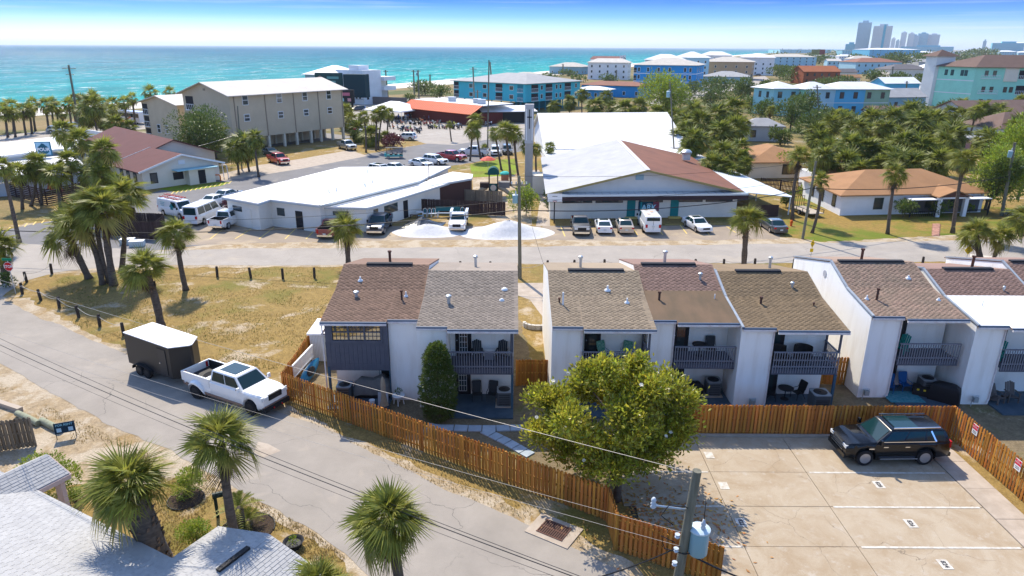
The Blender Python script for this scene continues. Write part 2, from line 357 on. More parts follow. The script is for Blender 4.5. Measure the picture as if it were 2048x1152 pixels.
sheet('side_street', [(-700, 470), (-200, 545), (0, 598), (22, 606), (50, 622), (87, 640), (132, 655), (172, 675), (237, 702), (330, 735), (430, 772), (568, 828), (677, 868), (700, 885), (762, 914), (887, 979), (1024, 1034), (1120, 1080), (1210, 1128), (1300, 1175), (780, 1185), (735, 1150), (690, 1107), (620, 1057), (560, 1022), (512, 1000), (390, 930), (330, 895), (262, 868), (215, 850), (150, 812), (100, 786), (48, 752), (0, 727), (-700, 560)], M_ROAD, 0.014, 0.10)
sheet('side_lot', [(-350, 490), (0, 462), (125, 437), (200, 418), (290, 392), (335, 375), (440, 358), (600, 335), (735, 308), (850, 288), (900, 283), (1050, 262), (1052, 300), (948, 325), (760, 352), (700, 420), (660, 476), (480, 480), (330, 500), (120, 505), (-60, 500)], M_LOT, 0.006, 0.12)
sheet('bike_lot', [(640, 232), (700, 222), (880, 216), (1062, 232), (1052, 268), (905, 290), (850, 287), (800, 270), (700, 262)], M_ROAD2, 0.0085, 0.1)
sheet('beach_road', [(-300, 300), (0, 271), (250, 246), (450, 228), (690, 206), (760, 199), (1000, 188), (1250, 179), (1420, 163), (1530, 152), (1540, 160), (1430, 174), (1330, 192), (1250, 190), (1000, 196), (720, 216), (480, 240), (250, 262), (0, 287), (-300, 322)], M_ROAD2, 0.012, 0.2, 4.0)
sheet('side_road', [(1330, 192), (1440, 172), (1510, 163), (1540, 164), (1480, 178), (1420, 190), (1360, 206), (1310, 215), (1290, 205)], M_ROAD2, 0.016, 0.2, 4.0)
sheet('ark_parking', [(1085, 452), (1560, 450), (1560, 478), (1300, 482), (1085, 480)], M_TANLOT, 0.008, 0.15)
sheet('office_parking', [(330, 478), (400, 452), (470, 440), (690, 452), (1080, 452), (1085, 478), (660, 482), (340, 492)], M_TANLOT, 0.0075, 0.15)
sheet('church_lawn', [(940, 328), (985, 320), (1030, 318), (1034, 346), (1020, 352), (944, 354)], M_LAWN, 0.008, 0.1)
sheet('ranch_lawn', [(1565, 470), (1560, 400), (1600, 372), (1680, 380), (2048, 420), (2200, 430), (2200, 465), (1900, 470), (1640, 484)], M_RANCH, 0.006, 0.3)
sheet('entry_lawn', [(318, 378), (400, 362), (460, 365), (440, 372), (350, 385)], M_LAWN, 0.009, 0.1)
sheet('church_path', [(1072, 452), (1080, 400), (1070, 372), (1062, 340), (1078, 340), (1090, 372), (1098, 400), (1100, 452)], M_WALK, 0.010)
sheet('backyard_ground', [(575, 790), (640, 700), (645, 640), (1040, 640), (1090, 800), (1400, 870), (1930, 870), (2200, 1050), (2300, 800), (1500, 760), (1230, 1010), (1050, 930), (860, 850)], M_SHADEYARD, 0.005, 0.2)
sheet('church_yard', [(945, 356), (1030, 350), (1060, 372), (1064, 450), (1000, 452), (952, 410), (946, 380)], M_SANDY, 0.007)
# ---- painted lines, walks
def stripe(name, a, b, w, m, z, par=None):
    p, q = P(*a), P(*b); d = (q - p); s = Vector((-d.y, d.x, 0)).normalized() * (w / 2)
    pts = [p - s, q - s, q + s, p + s]
    for t in pts: t.z = z
    return struct(MB().poly(pts).obj(name, m))
for a, b in (((1121, 452), (1130, 473)), ((1262, 452), (1275, 470)), ((1312, 454), (1326, 470)), ((1360, 450), (1374, 468)), ((1406, 451), (1418, 470)), ((1452, 452), (1472, 466)),
             ((470, 478), (512, 452)), ((518, 478), (548, 455)), ((570, 478), (592, 457)), ((612, 478), (628, 462)), ((800, 474), (806, 456)), ((420, 478), (462, 446))):
    stripe('parking_line', a, b, 0.13, M_YEL, 0.0125)
for a, b in (((1330, 449), (1400, 448)), ((1410, 448), (1445, 448)), ((1180, 457), (1215, 455))): stripe('parking_line', a, b, 0.16, M_YEL, 0.0125)
for i in range(13):
    t = i / 12; x = 345 + t * 115; y = 388 - t * 21; stripe('parking_line', (x - 3, y + 1), (x + 3, y - 5), 0.15, M_YEL, 0.013)
for i in range(7):
    x = 15 + i * 17; y = 459 - i * 3.6; stripe('parking_line', (x, y + 2), (x + 6, y - 5), 0.15, M_YEL, 0.013)
for i in range(9): stripe('lot_line', (835 + i * 22, 272 - i * 1.5), (890 + i * 22, 262 - i * 1.5), 0.14, M_WPAINT, 0.0125)
stripe('lot_line', (850, 275), (1000, 262), 0.14, M_WPAINT, 0.0126)
# speed-hump chevrons on the street
for pts in (((1925, 497), (1962, 489), (1962, 497)), ((1940, 508), (2000, 514), (1940, 517))):
    q = [P(*p) for p in pts]
    for t in q: t.z = 0.0145
    struct(MB().poly(q).obj('hump_marking', M_WPAINT, fix=True))
sheet('block_walk', [(1033, 566), (1086, 566), (1090, 600), (1120, 640), (1090, 640), (1060, 600), (1033, 590)], M_WALK, 0.012)
sheet('condo_driveway', [(445, 362), (600, 338), (735, 312), (700, 300), (600, 318), (520, 330), (430, 350)], M_WALK, 0.009)
sheet('condo_garage_floor', [(-58, 139), (-36, 164), (-46, 172), (-68, 148)], mat('garage_floor', (.2, .19, .18), rough=.9), 0.010, world=True)
sheet('street_patch', [(516, 884), (536, 888), (562, 902), (524, 917), (508, 905)], M_WALK, 0.0175)
# ---- concrete parking court: separate slabs with open joints
M_SLAB = None
m, N, L, b = custom('stained_concrete'); M_SLAB = m
v = N.new('ShaderNodeTexCoord').outputs['Object']; b.inputs['Roughness'].default_value = 0.92; b.inputs['Specular IOR Level'].default_value = 0.2
c = mixc(N, L, rng(N, L, nz(N, L, v, 0.55, 7, 0.7, 0.6), 0.42, 0.66), (0.41, 0.34, 0.255), (0.335, 0.255, 0.17))
c = mixc(N, L, rng(N, L, nz(N, L, v, 1.7, 7, 0.75), 0.55, 0.7), c, (0.44, 0.385, 0.32))
c = mixc(N, L, rng(N, L, nz(N, L, v, 45, 3, 0.8), 0.25, 0.75), mixc(N, L, 1.0, c, (0.8, 0.78, 0.75), 'MULTIPLY'), mixc(N, L, 1.0, c, (1.12, 1.12, 1.1), 'MULTIPLY'))
ds = N.new('ShaderNodeTexNoise'); ds.inputs['Scale'].default_value = 0.7; ds.inputs['Detail'].default_value = 5; L.new(v, ds.inputs['Vector'])
ad = N.new('ShaderNodeMix'); ad.data_type = 'RGBA'; ad.blend_type = 'ADD'; ad.clamp_factor = False; ad.inputs[0].default_value = 1.2; L.new(v, ad.inputs[6]); L.new(ds.outputs['Color'], ad.inputs[7])
vo = N.new('ShaderNodeTexVoronoi'); vo.feature = 'DISTANCE_TO_EDGE'; vo.inputs['Scale'].default_value = 0.26; L.new(ad.outputs[2], vo.inputs['Vector'])
k = rng(N, L, vo.outputs['Distance'], 0.0012, 0.003, 0.65, 0.0)
k2 = N.new('ShaderNodeMath'); k2.operation = 'MULTIPLY'; L.new(k, k2.inputs[0]); L.new(rng(N, L, nz(N, L, v, 0.3, 3), 0.42, 0.52), k2.inputs[1])
c = mixc(N, L, k2.outputs[0], c, (0.13, 0.10, 0.07)); L.new(c, b.inputs['Base Color']); bumpn(N, L, b, nz(N, L, v, 70, 4, 0.7), 0.4, 0.01)
XJ = [5.2, 9.9, 14.7, 21.75]; YJ = [33.0, 29.72, 26.98, 24.25, 21.5, 18.7, 16.0]
sheet('parking_court', [(5.0, 33.1), (22.0, 33.1), (22.0, 15.5), (9.0, 15.5), (7.6, 22.2), (5.6, 24.6)], mat('joint_dirt', (0.1, 0.085, 0.065), rough=0.95), 0.006, world=True)
PC = bpy.data.objects['parking_court']
for i in range(3):
    for j in range(6):
        x0, x1, y1, y0 = XJ[i] + 0.015, XJ[i + 1] - 0.015, YJ[j] - 0.015, YJ[j + 1] + 0.015
        z = 0.05 + ru(-0.004, 0.004)
        if i == 0 and j >= 2:
            x0 = (5.75, 7.4, 8.6, 9.2)[j - 2] if j - 2 < 4 else 9
            if j >= 4: continue
        bb = MB().b2((x0, y0, -0.02), (x1, y1, z)); bb.obj('slab', M_SLAB, PC)
for j in range(7):
    y1 = 33.0 - j * 2.3; y0 = y1 - 2.28
    MB().b2((21.78, y0, -0.02), (23.25, y1, 0.075 + ru(-.004, .004))).obj('border_slab', M_WALK, PC)
MB().b2((5.4, 33.03, 0), (21.7, 33.22, 0.13)).obj('kerb', M_WALK, PC)
for i, Y in enumerate((29.72, 26.98, 24.25, 21.5)):
    struct(MB().poly([(14.85, Y - 0.09, 0.060), (21.6, Y - 0.09, 0.060), (21.6, Y + 0.03, 0.060), (14.85, Y + 0.03, 0.060)]).obj('bay_line', M_WPAINT))
    if i < 3: struct(MB().poly([(6.1 + i * .6, Y - 0.09, 0.060), (9.8, Y - 0.09, 0.060), (9.8, Y + 0.03, 0.060), (6.1 + i * .6, Y + 0.03, 0.060)]).obj('bay_line', M_WPAINT))
M_INK = mat('stencil_black', (0.05, 0.05, 0.055))
def text_obj(name, s, size, M, m, par=None, font_bold=0.0, ext=0.0):
    cu = bpy.data.curves.new(name, 'FONT'); cu.body = s; cu.size = size; cu.align_x = 'CENTER'; cu.align_y = 'CENTER'; cu.offset = font_bold; cu.extrude = ext; cu.resolution_u = 3
    tmp = bpy.data.objects.new(name, cu); COL.objects.link(tmp)
    dg = bpy.context.evaluated_depsgraph_get(); me = bpy.data.meshes.new_from_object(tmp.evaluated_get(dg)); bpy.data.objects.remove(tmp)
    me.transform(M); me.materials.clear(); me.materials.append(m); return link(name, me, par)
for s, (x, y), w in (('828', (1757, 971), .62), ('826', (1821, 1049), .62), ('824', (1889, 1131), .62), ('822', (1482, 1047), .62), ('', (1447, 973), .6), ('', (1418, 912), .6)):
    c = P(x, y); pl = MB().poly([(c.x - .22, c.y - .29, 0.0625), (c.x + .22, c.y - .29, 0.0625), (c.x + .22, c.y + .29, 0.0625), (c.x - .22, c.y + .29, 0.0625)]).obj('bay_number_patch', M_WPAINT)
    struct(pl)
    if s: text_obj('bay_number', s, 0.27, Matrix.Translation((c.x, c.y, 0.066)) @ Matrix.Rotation(-math.pi / 2, 4, 'Z'), M_INK, pl, 0.012)
# ================================================================== townhouses
M_STUCCO = mat('white_stucco', (0.86, 0.84, 0.80), (0.7, 0.65, 0.58), 0.9, 0.9, 0.35, 35, lo=0.5, hi=0.85, stretch=(1.6, 1.6, .28))
M_GREYP = mat('grey_painted_wood', (0.105, 0.11, 0.135), (0.085, 0.09, 0.115), 3.0, 0.7)
M_GREYL = mat('light_grey_trim', (0.2, 0.205, 0.235), rough=0.65)
M_BLUEP = mat('slate_blue_paint', (0.05, 0.11, 0.16), (0.04, 0.085, 0.125), 2.0, 0.75)
M_GUT = mat('white_gutter', (0.72, 0.68, 0.66), (0.6, 0.52, 0.5), 3.0, 0.5)
M_FLASH = mat('grey_flashing', (0.34, 0.37, 0.40), (0.26, 0.29, 0.33), 2.0, 0.5); M_DRIP = mat('dark_blue_drip_edge', (0.07, 0.10, 0.15), rough=.5)
M_DARK = mat('dark_opening', (0.02, 0.02, 0.024), rough=0.6)
M_GLASS = mat('window_glass', (0.03, 0.045, 0.05), rough=0.06, spec=0.8)
M_PVC = mat('white_plastic', (0.75, 0.75, 0.74), rough=0.5)
M_RUST = mat('rusty_pipe', (0.12, 0.05, 0.03), (0.06, 0.04, 0.035), 6, 0.8)
M_GALV = mat('galvanised_metal', (0.5, 0.55, 0.58), (0.4, 0.44, 0.48), 5, 0.4, metal=0.7)
M_PATIO = mat('painted_patio', (0.075, 0.11, 0.14), (0.05, 0.08, 0.105), 1.5, 0.6)
DASH = {}
def shingle_mat(n, c, c2, rnd=0.3):
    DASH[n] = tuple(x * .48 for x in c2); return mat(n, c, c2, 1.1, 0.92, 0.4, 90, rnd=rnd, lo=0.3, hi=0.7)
SH_BROWN = shingle_mat('brown_shingle', (0.228, 0.146, 0.106), (0.180, 0.118, 0.086), 0.14)
SH_GREY = shingle_mat('grey_tan_shingle', (0.281, 0.234, 0.192), (0.234, 0.197, 0.163), 0.14)
SH_TAN = shingle_mat('tan_shingle', (0.290, 0.229, 0.160), (0.253, 0.197, 0.140), 0.14)
SH_RED = shingle_mat('red_brown_shingle', (0.253, 0.163, 0.131), (0.215, 0.140, 0.113), 0.14)
SH_TAN2 = shingle_mat('umber_shingle', (0.224, 0.160, 0.094), (0.187, 0.136, 0.084), 0.14)
SH_MIX = shingle_mat('mottled_shingle', (0.318, 0.211, 0.160), (0.234, 0.178, 0.131), 0.14)
M_ROLL = mat('brown_roll_roofing', (0.16, 0.105, 0.065), (0.11, 0.08, 0.05), 0.9, 0.85, 0.3, 30, stretch=(1, 0.35, 1))
M_WROOF = mat('white_roof_coating', (0.84, 0.83, 0.81), (0.6, 0.57, 0.52), 0.35, 0.6, lo=0.48, hi=0.8)
def shingles(mb, A, B, C, D, course=0.145, tab=0.3, seed=1, lift=0.010, dash=None):
    """tabs over the slope A,B (eave left,right) -> D,C (top left,right)"""
    A, B, C, D = map(Vector, (A, B, C, D)); r = random.Random(seed)
    up = ((D - A) + (C - B)) / 2; n = max(1, int(round(up.length / course))); nrm = (B - A).cross(up).normalized()
    if nrm.z < 0: nrm = -nrm
    for i in range(n):
        a0 = A.lerp(D, i / n); b0 = B.lerp(C, i / n); a1 = A.lerp(D, min(1, (i + 1.06) / n)); b1 = B.lerp(C, min(1, (i + 1.06) / n))
        w = (b0 - a0).length; k = max(1, int(w / tab)); off = (i % 3) / 3.0 * tab / max(w, .01) + r.uniform(0, 0.03)
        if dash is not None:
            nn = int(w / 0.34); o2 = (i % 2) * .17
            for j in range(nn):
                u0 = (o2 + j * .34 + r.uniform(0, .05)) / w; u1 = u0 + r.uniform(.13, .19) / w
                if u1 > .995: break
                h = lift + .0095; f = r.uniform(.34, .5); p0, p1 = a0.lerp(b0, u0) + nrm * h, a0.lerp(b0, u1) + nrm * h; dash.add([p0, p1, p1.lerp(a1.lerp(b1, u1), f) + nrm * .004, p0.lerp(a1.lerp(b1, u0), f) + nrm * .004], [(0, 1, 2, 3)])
        us = [0.0]; u = (off + 0.0) % (1.0 / k) if k > 1 else 1.0
        while u < 1.0:
            if u > us[-1] + 0.2 / k: us.append(u)
            u += (1.0 / k) * r.uniform(0.85, 1.15)
        us.append(1.0)
        for j in range(len(us) - 1):
            g = 0.006 / max(w, .01); u0, u1 = us[j] + g, us[j + 1] - g
            if u1 <= u0: continue
            h = lift + r.uniform(0, 0.008)
            p0, p1, p2, p3 = a0.lerp(b0, u0) + nrm * h, a0.lerp(b0, u1) + nrm * h, a1.lerp(b1, u1) + nrm * 0.002, a1.lerp(b1, u0) + nrm * 0.002
            mb.add([p0, p1, p2, p3, p0 - nrm * h, p1 - nrm * h], [(0, 1, 2, 3), (4, 5, 1, 0)])
def mbw(t):
    M = (Matrix.Translation(t.location) @ t.rotation_euler.to_matrix().to_4x4()).inverted(); return MB(M)
def door(t, x0, x1, y, z0, z1, lite=True, frame=M_DARK, wleaf=None):
    d = mbw(t).b2((x0, y - 0.05, z0), (x1, y + 0.02, z1)).obj('door', frame, t)
    w = x1 - x0; gx0, gx1, gz0, gz1 = x0 + w * 0.26, x1 - w * 0.26, z0 + 0.22, z1 - 0.14
    mb = mbw(t)
    mb.b2((gx0, y - 0.065, gz0), (gx1, y - 0.052, gz1)); mb.obj('pane', M_GLASS, d)
    if lite:
        mb = mbw(t)
        for i in range(4):
            x = gx0 + (gx1 - gx0) * i / 3; mb.b2((x - 0.012, y - 0.085, gz0), (x + 0.012, y - 0.066, gz1))
        for i in range(6):
            z = gz0 + (gz1 - gz0) * i / 5; mb.b2((gx0 + .013, y - 0.083, z - 0.012), (gx1 - .013, y - 0.067, z + 0.012))
        mb.obj('glazing_bars', M_PVC, d)
    mb = mbw(t); mb.lathe([(0.02, 0), (0.035, 0.03), (0.02, 0.06)], 8, (x0 + 0.1, y - 0.08, z0 + 1.0)); mb.obj('handle', M_GALV, d)
    return d
def window(t, x0, x1, y, z0, z1, frame=M_DARK, split=1, par=None):
    par = par or t
    f = mbw(t).b2((x0, y - 0.04, z0), (x1, y + 0.02, z1)).obj('window', frame, par); w = (x1 - x0) / split
    for i in range(split): mbw(t).b2((x0 + w * i + 0.05, y - 0.055, z0 + 0.05), (x0 + w * (i + 1) - 0.05, y - 0.042, z1 - 0.05)).obj('pane', M_GLASS, f)
    return f
def railing(t, x0, x1, y, zd, zt, mids=False, name='railing'):
    mb = mbw(t); n = int((x1 - x0) / 0.145)
    mb.b2((x0, y - 0.07, zt - 0.05), (x1, y + 0.05, zt)); mb.b2((x0, y - 0.03, zd + 0.12), (x1, y + 0.01, zd + 0.2))
    if mids: mb.b2((x0, y - 0.012, zd + 0.52), (x1, y + 0.012, zd + 0.6))
    for i in range(n + 1):
        x = x0 + 0.03 + (x1 - x0 - 0.06) * i / n; mb.b2((x - 0.022, y - 0.06, zd - 0.24), (x + 0.022, y - 0.032, zt - 0.052))
    return mb.obj(name, M_GREYL, t)
def side_railing(t, x, y0, y1, zd, zt):
    mb = mbw(t); n = int((y1 - y0) / 0.145); mb.b2((x - 0.05, y0, zt - 0.05), (x + 0.05, y1, zt)); mb.b2((x - .02, y0, zd + .12), (x + .02, y1, zd + .2)); mb.b2((x - .012, y0, zd + .5), (x + .012, y1, zd + .58))
    for i in range(n + 1): y = y0 + 0.03 + (y1 - y0 - .06) * i / n; mb.b2((x - .02, y - .02, zd - .2), (x + .02, y + .02, zt - .052))
    return mb.obj('railing', M_GREYL, t)
def vent(t, x, y, z, h, r, kind):
    mb = mbw(t)
    if kind == 'cap': mb.lathe([(r, -0.1), (r, h - 0.12), (r * 1.7, h - 0.12), (r * 1.7, h), (r * 0.8, h + 0.05)], 10, (x, y, z)); m = M_GALV
    elif kind == 'rust': mb.lathe([(r, -0.1), (r, h - 0.1), (r * 1.5, h - 0.1), (r * 1.5, h)], 10, (x, y, z)); m = M_RUST
    elif kind == 'cone': mb.lathe([(r * 3.5, -0.03), (r * 3.2, 0.03), (r * 1.1, 0.12), (r, h), (r * .7, h)], 10, (x, y, z)); m = M_PVC
    else: mb.lathe([(r, -0.1), (r, h)], 10, (x, y, z)); m = M_PVC
    return mb.obj('vent_pipe', m, t, smooth=40)
EAVE_D = {}
def townhouse(i, X0, X1, Yb, ez, rY, rZ, bay, mats, label, white=False, bw=1.75, openR=False, encl=False, doorL=True, vents=(), parapetL=False, win=True, ridgevent=True, mids=False):
    t = thing('townhouse', label, 'townhouse', ((X0 + X1) / 2, Yb, 0), 0, 'white stucco townhouses backing onto the fenced court')
    bkY = Yb + 3.5; bkZ = ez + 0.53; slope = 0.53 / 3.5; Yend = rY + 6.0
    bx0, bx1 = (X0, X0 + bw) if bay == 'L' else (X1 - bw, X1)
    rx0, rx1 = (bx1, X1) if bay == 'L' else (X0, bx0)
    Yr = Yb + 1.55; e = 0.09
    def rz(y): return ez + (y - Yb) * slope if y <= bkY else bkZ + (y - bkY) * (rZ - bkZ) / (rY - bkY) if y <= rY else rZ - (y - rY) * (rZ - ez) / (Yend - rY)
    # walls
    mb = mbw(t)
    prof = [(Yr, 0), (Yr, rz(Yr) - e), (bkY, bkZ - e), (rY, rZ - e), (Yend - .3, rz(Yend - .3) - e), (Yend - .3, 0)]
    mb.prism([(X0, y, z) for y, z in prof], (X1 - X0, 0, 0))
    bp = [(Yb, 0), (Yb, ez - e), (Yr + .01, rz(Yr) - e), (Yr + .01, 0)]
    mb.prism([(bx0, y, z) for y, z in bp], (bx1 - bx0, 0, 0))
    if not openR:
        pass
    wall = mb.obj('wall', M_STUCCO, t, fix=True)
    # roof
    mb = mbw(t); th = 0.075
    ya, yb_ = Yb - 0.14, Yb - 0.42
    def slab(x0, x1, y0):
        z0 = rz(y0)
        pr = [(y0, z0 - th), (y0, z0), (bkY, bkZ), (rY, rZ), (Yend, ez), (Yend, ez - th), (rY, rZ - th), (bkY, bkZ - th)]
        mb.prism([(x0, y, z) for y, z in pr], (x1 - x0, 0, 0))
    eR = 0.25 if openR else 0.0
    if bay == 'L': slab(X0, bx1, ya); slab(bx1, X1 + eR, yb_)
    else: slab(X0 - 0.2, bx0, yb_); slab(bx0, X1, ya)
    rf = mb.obj('roof', mats[0], t, fix=True)
    mb = mbw(t); mb2 = mbw(t); md = mbw(t)
    for k, (x0, x1, y0) in enumerate(((bx0, bx1, ya), (rx0 - (0.2 if bay == 'R' else 0), rx1 + eR, yb_))):
        q = [(x0, y0, rz(y0)), (x1, y0, rz(y0)), (x1, bkY, bkZ), (x0, bkY, bkZ)]
        if len(mats) == 1: shingles(mb, *q, seed=i * 7 + k, dash=md)
        else: mb2.add([(p[0], p[1], p[2] + 0.012) for p in q], [(0, 1, 2, 3)])
    xa, xb = X0 - (0.2 if bay == 'R' else 0), X1 + eR
    shingles(mb, (xa, bkY, bkZ), (xb, bkY, bkZ), (xb, rY, rZ), (xa, rY, rZ), seed=i * 7 + 3, dash=md)
    stuff(mb.obj('shingles', mats[0], rf)); stuff(md.obj('painted_tab_shadows', mat(mats[0].name + '_dark', DASH[mats[0].name], rough=.95, rnd=.3), rf))  # dark dashes paint the shade along the laminated shingle edges
    if len(mats) > 1: mb2.obj('roofing_sheet', mats[1], rf)
    if ridgevent: mbw(t).b2((X0 + 0.5 + (i % 2) * .8, rY - 0.16, rZ - 0.02), (X1 - 0.7 - (i % 3) * .4, rY + 0.16, rZ + 0.09)).obj('ridge_vent', mat('vent_black', (0.03, 0.03, 0.035)), rf)
    # eave trims
    mb = mbw(t)
    for x0, x1, y0 in ((bx0, bx1, ya), (rx0 - (0.2 if bay == 'R' else 0), rx1 + eR, yb_)):
        z = rz(y0); mb.b2((x0 + .01, y0 - 0.11, z - 0.17), (x1 - .01, y0 - 0.004, z - 0.055))
    mb.obj('gutter', M_GUT, t)
    mb = mbw(t)
    for x0, x1, y0 in ((bx0, bx1, ya), (rx0 - (0.2 if bay == 'R' else 0), rx1 + eR, yb_)):
        z = rz(y0); mb.b2((x0 + .005, y0 - 0.06, z - 0.05), (x1 - .005, y0 + 0.05, z + 0.028))
    mb.obj('drip_edge', M_DRIP, t)
    if parapetL:
        mb = mbw(t)
        pr = [(ya, rz(ya)), (bkY, bkZ), (rY, rZ), (Yend - .2, rz(Yend - .2))]
        for a, b_ in zip(pr[:-1], pr[1:]): mb.beam((X0 + 0.02, a[0], a[1] + 0.05), (X0 + 0.02, b_[0], b_[1] + 0.03), 0.14, 0.1)
        mb.obj('parapet_flashing', M_FLASH, t)
    # downspout
    mb = mbw(t); xd = bx1 - 0.06 if bay == 'L' else X0 - 0.12
    yd = Yb - 0.06 if bay == 'L' else yb_ + .1
    mb.tube([(xd, yd, rz(yb_) - 0.18), (xd, yd, 0.35), (xd - (0.15 if bay == 'L' else 0), yd - 0.05, 0.1)], 0.045, 6); mb.obj('downspout', M_GUT, t)
    # recess: deck, ceiling beam, rail, posts, doors, windows
    zd = 2.6; yf = Yb - 0.22
    mb = mbw(t); mb.b2((rx0 + .01, yf, zd - 0.12), (rx1 - .01, Yr - .005, zd)); mb.b2((rx0 + .01, yf - 0.025, zd - 0.34), (rx1 - .01, yf + 0.05, zd - 0.1)); mb.obj('balcony_deck', M_GREYP, t)
    MB0 = mbw(t); MB0.b2((rx0 + .02, yf - 1.1, -0.02), (rx1 - .02, Yr - .005, 0.09)); MB0.obj('patio_slab', M_PATIO, t)
    if encl:
        mb = mbw(t); x0, x1 = rx0, rx1
        zb, zt = zd - 0.55, rz(yf) - 0.12
        wz0, wz1 = 3.95, zt - 0.06; wx0, wx1 = x0 + 0.42, x1 - 0.42
        mb.b2((x0, yf - 0.02, zb), (x1, yf + 0.08, wz0)); mb.b2((x0, yf - .02, wz0), (wx0, yf + .08, zt)); mb.b2((wx1, yf - .02, wz0), (x1, yf + .08, zt)); mb.b2((wx0, yf - .02, wz1), (wx1, yf + .08, zt))
        mb.b2((x0, yf + .08, zb), (x0 + .1, Yr, zt))
        n = 14
        for k in range(n + 1): x = x0 + (x1 - x0) * k / n; mb.b2((x - 0.012, yf - 0.035, zb), (x + 0.012, yf - 0.018, wz0 - 0.1))
        mb.obj('siding', M_GREYP, t)
        f = mbw(t); f.b2((wx0 - .1, yf - 0.07, wz0 - 0.16), (wx1 + .1, yf - 0.02, wz0)); f.b2((wx0 - .1, yf - .07, wz1), (wx1 + .1, yf - .02, wz1 + .08)); f.b2((wx0 - .1, yf - .07, wz0), (wx0, yf - .02, wz1)); f.b2((wx1, yf - .07, wz0), (wx1 + .1, yf - .02, wz1))
        w3 = (wx1 - wx0) / 3
        wf = f.obj('window_frame', M_GREYP, t)
        for k in range(3):
            a = wx0 + w3 * k; mbw(t).b2((a + .04, yf + .015, wz0 + .02), (a + w3 - .04, yf + .03, wz1 - .01)).obj('pane', mat('mirror_glass', (0.5, 0.48, 0.4), rough=0.03, metal=0.9), wf)
        g_ = mbw(t)
        for k in range(1, 3): g_.b2((wx0 + w3 * k - .05, yf - .05, wz0), (wx0 + w3 * k + .05, yf + .01, wz1))
        g_.b2((wx0, yf - .04, (wz0 + wz1) / 2 - .03), (wx1, yf + .008, (wz0 + wz1) / 2 + .03))
        for k in range(12):
            if k % 4: x = wx0 + (wx1 - wx0) * k / 12; g_.b2((x - .01, yf - .03, wz0), (x + .01, yf + .006, wz1))
        for k in (.25, .75): z = wz0 + (wz1 - wz0) * k; g_.b2((wx0, yf - .028, z - .01), (wx1, yf + .004, z + .01))
        g_.obj('glazing_bars', M_GREYP, wf)
    else:
        railing(t, rx0 + 0.02, rx1 - 0.02, yf, zd, 3.68, mids)
        if openR: side_railing(t, rx1 - 0.1, yf + .08, Yr - 0.02, zd, 3.68)
        dx0 = rx0 + 0.28 if bay == 'L' else rx1 - 1.2
        door(t, dx0, dx0 + 0.95, Yr, zd + .005, zd + 2.12, lite=doorL)
    if encl or openR:
        mb = mbw(t); xp = rx1 - 0.08 if openR else rx0 + 0.07
        mb.b2((xp - .07, yf - .09, 0.09), (xp + .07, yf + .03, zd - .345)); mb.obj('post', M_BLUEP, t)
        if openR:
            mb = mbw(t); mb.b2((xp - .055, yf - .03, 3.685), (xp + .055, yf + .06, rz(yf) - .1)); mb.obj("balcony_post", M_GREYP, t); mbw(t).b2((rx1 - .2, Yr - .3, zd), (rx1 - .1, Yr - .2, rz(Yr) - .1)).obj("balcony_post", M_GREYP, t)
        if encl:
            mb = mbw(t); mb.b2((rx1 - .9, Yr - .4, 0.09), (rx1 - .8, Yr - .3, 2.4)); mb.obj('post', M_PVC, t)
    dx0 = rx0 + 0.2 if bay == 'L' else rx1 - 1.0
    door(t, dx0, dx0 + 0.95, Yr, 0.1, 2.2, lite=doorL and not encl, frame=M_DARK)
    wx = rx0 + (rx1 - rx0) * (0.62 if bay == 'L' else 0.38)
    window(t, wx - .55, wx + .55, Yr, 1.72, 2.15, M_DARK, 2)
    if encl: mbw(t).b2((rx1 - 0.035, yf, 0.09), (rx1 - .004, Yr, 2.3)).obj('corner_board', M_BLUEP, t)
    for (dx, dy, h, r, k) in vents: vent(rf if False else t, X0 + dx, Yb + dy, rz(Yb + dy), h, r, k)
    EAVE_D[i] = (t, rx0, rx1, yf, Yr, zd)
    return t
V = 'cap'
townhouse(1, -10.75, -5.38, 37.1, 5.2, 43.2, 6.6, 'R', (SH_BROWN,), 'townhouse with brown shingle roof and enclosed grey-sided upper porch', encl=True,
          vents=((1.2, 4.4, .25, .05, 'cone'), (1.3, 2.6, .35, .1, 'cap'), (4.1, 2.3, .6, .06, 'rust'), (4.3, 2.7, .3, .04, 'cone'), (2.4, 8.4, .78, .09, 'rust')))
townhouse(2, -5.36, 0.12, 36.2, 5.15, 42.4, 6.46, 'L', (SH_GREY,), 'townhouse with grey-tan roof and two dark chairs on its balcony', openR=True,
          vents=((1.6, 2.6, .5, .1, 'cap'), (4.9, 4.2, .12, .06, 'cone'), (4.75, 3.0, .12, .05, 'cone'), (2.9, 8.6, .78, .09, 'cap')), ridgevent=False)
townhouse(3, 2.28, 7.86, 36.3, 5.15, 42.5, 6.48, 'L', (SH_TAN,), 'townhouse with tan roof and green floral chairs on its balcony', openR=True, doorL=False,
          vents=((0.75, 2.4, .8, .05, 'pipe'), (0.55, 2.7, .3, .05, 'rust'), (3.6, 4.1, .3, .06, 'cone'), (4.6, 2.7, .3, .05, 'cone'), (2.3, 8.2, .78, .09, 'cap')), parapetL=False)
townhouse(4, 7.88, 13.0, 37.1, 5.25, 43.2, 6.7, 'L', (SH_RED, M_ROLL), 'townhouse with red-brown shingles above a stained brown roll roof', doorL=False, bw=1.55,
          vents=((1.0, 2.3, .55, .07, 'rust'), (4.0, 4.6, .4, .08, 'cap'), (4.4, 2.5, .3, .03, 'pipe'), (2.5, 8.2, .78, .1, 'cap')))
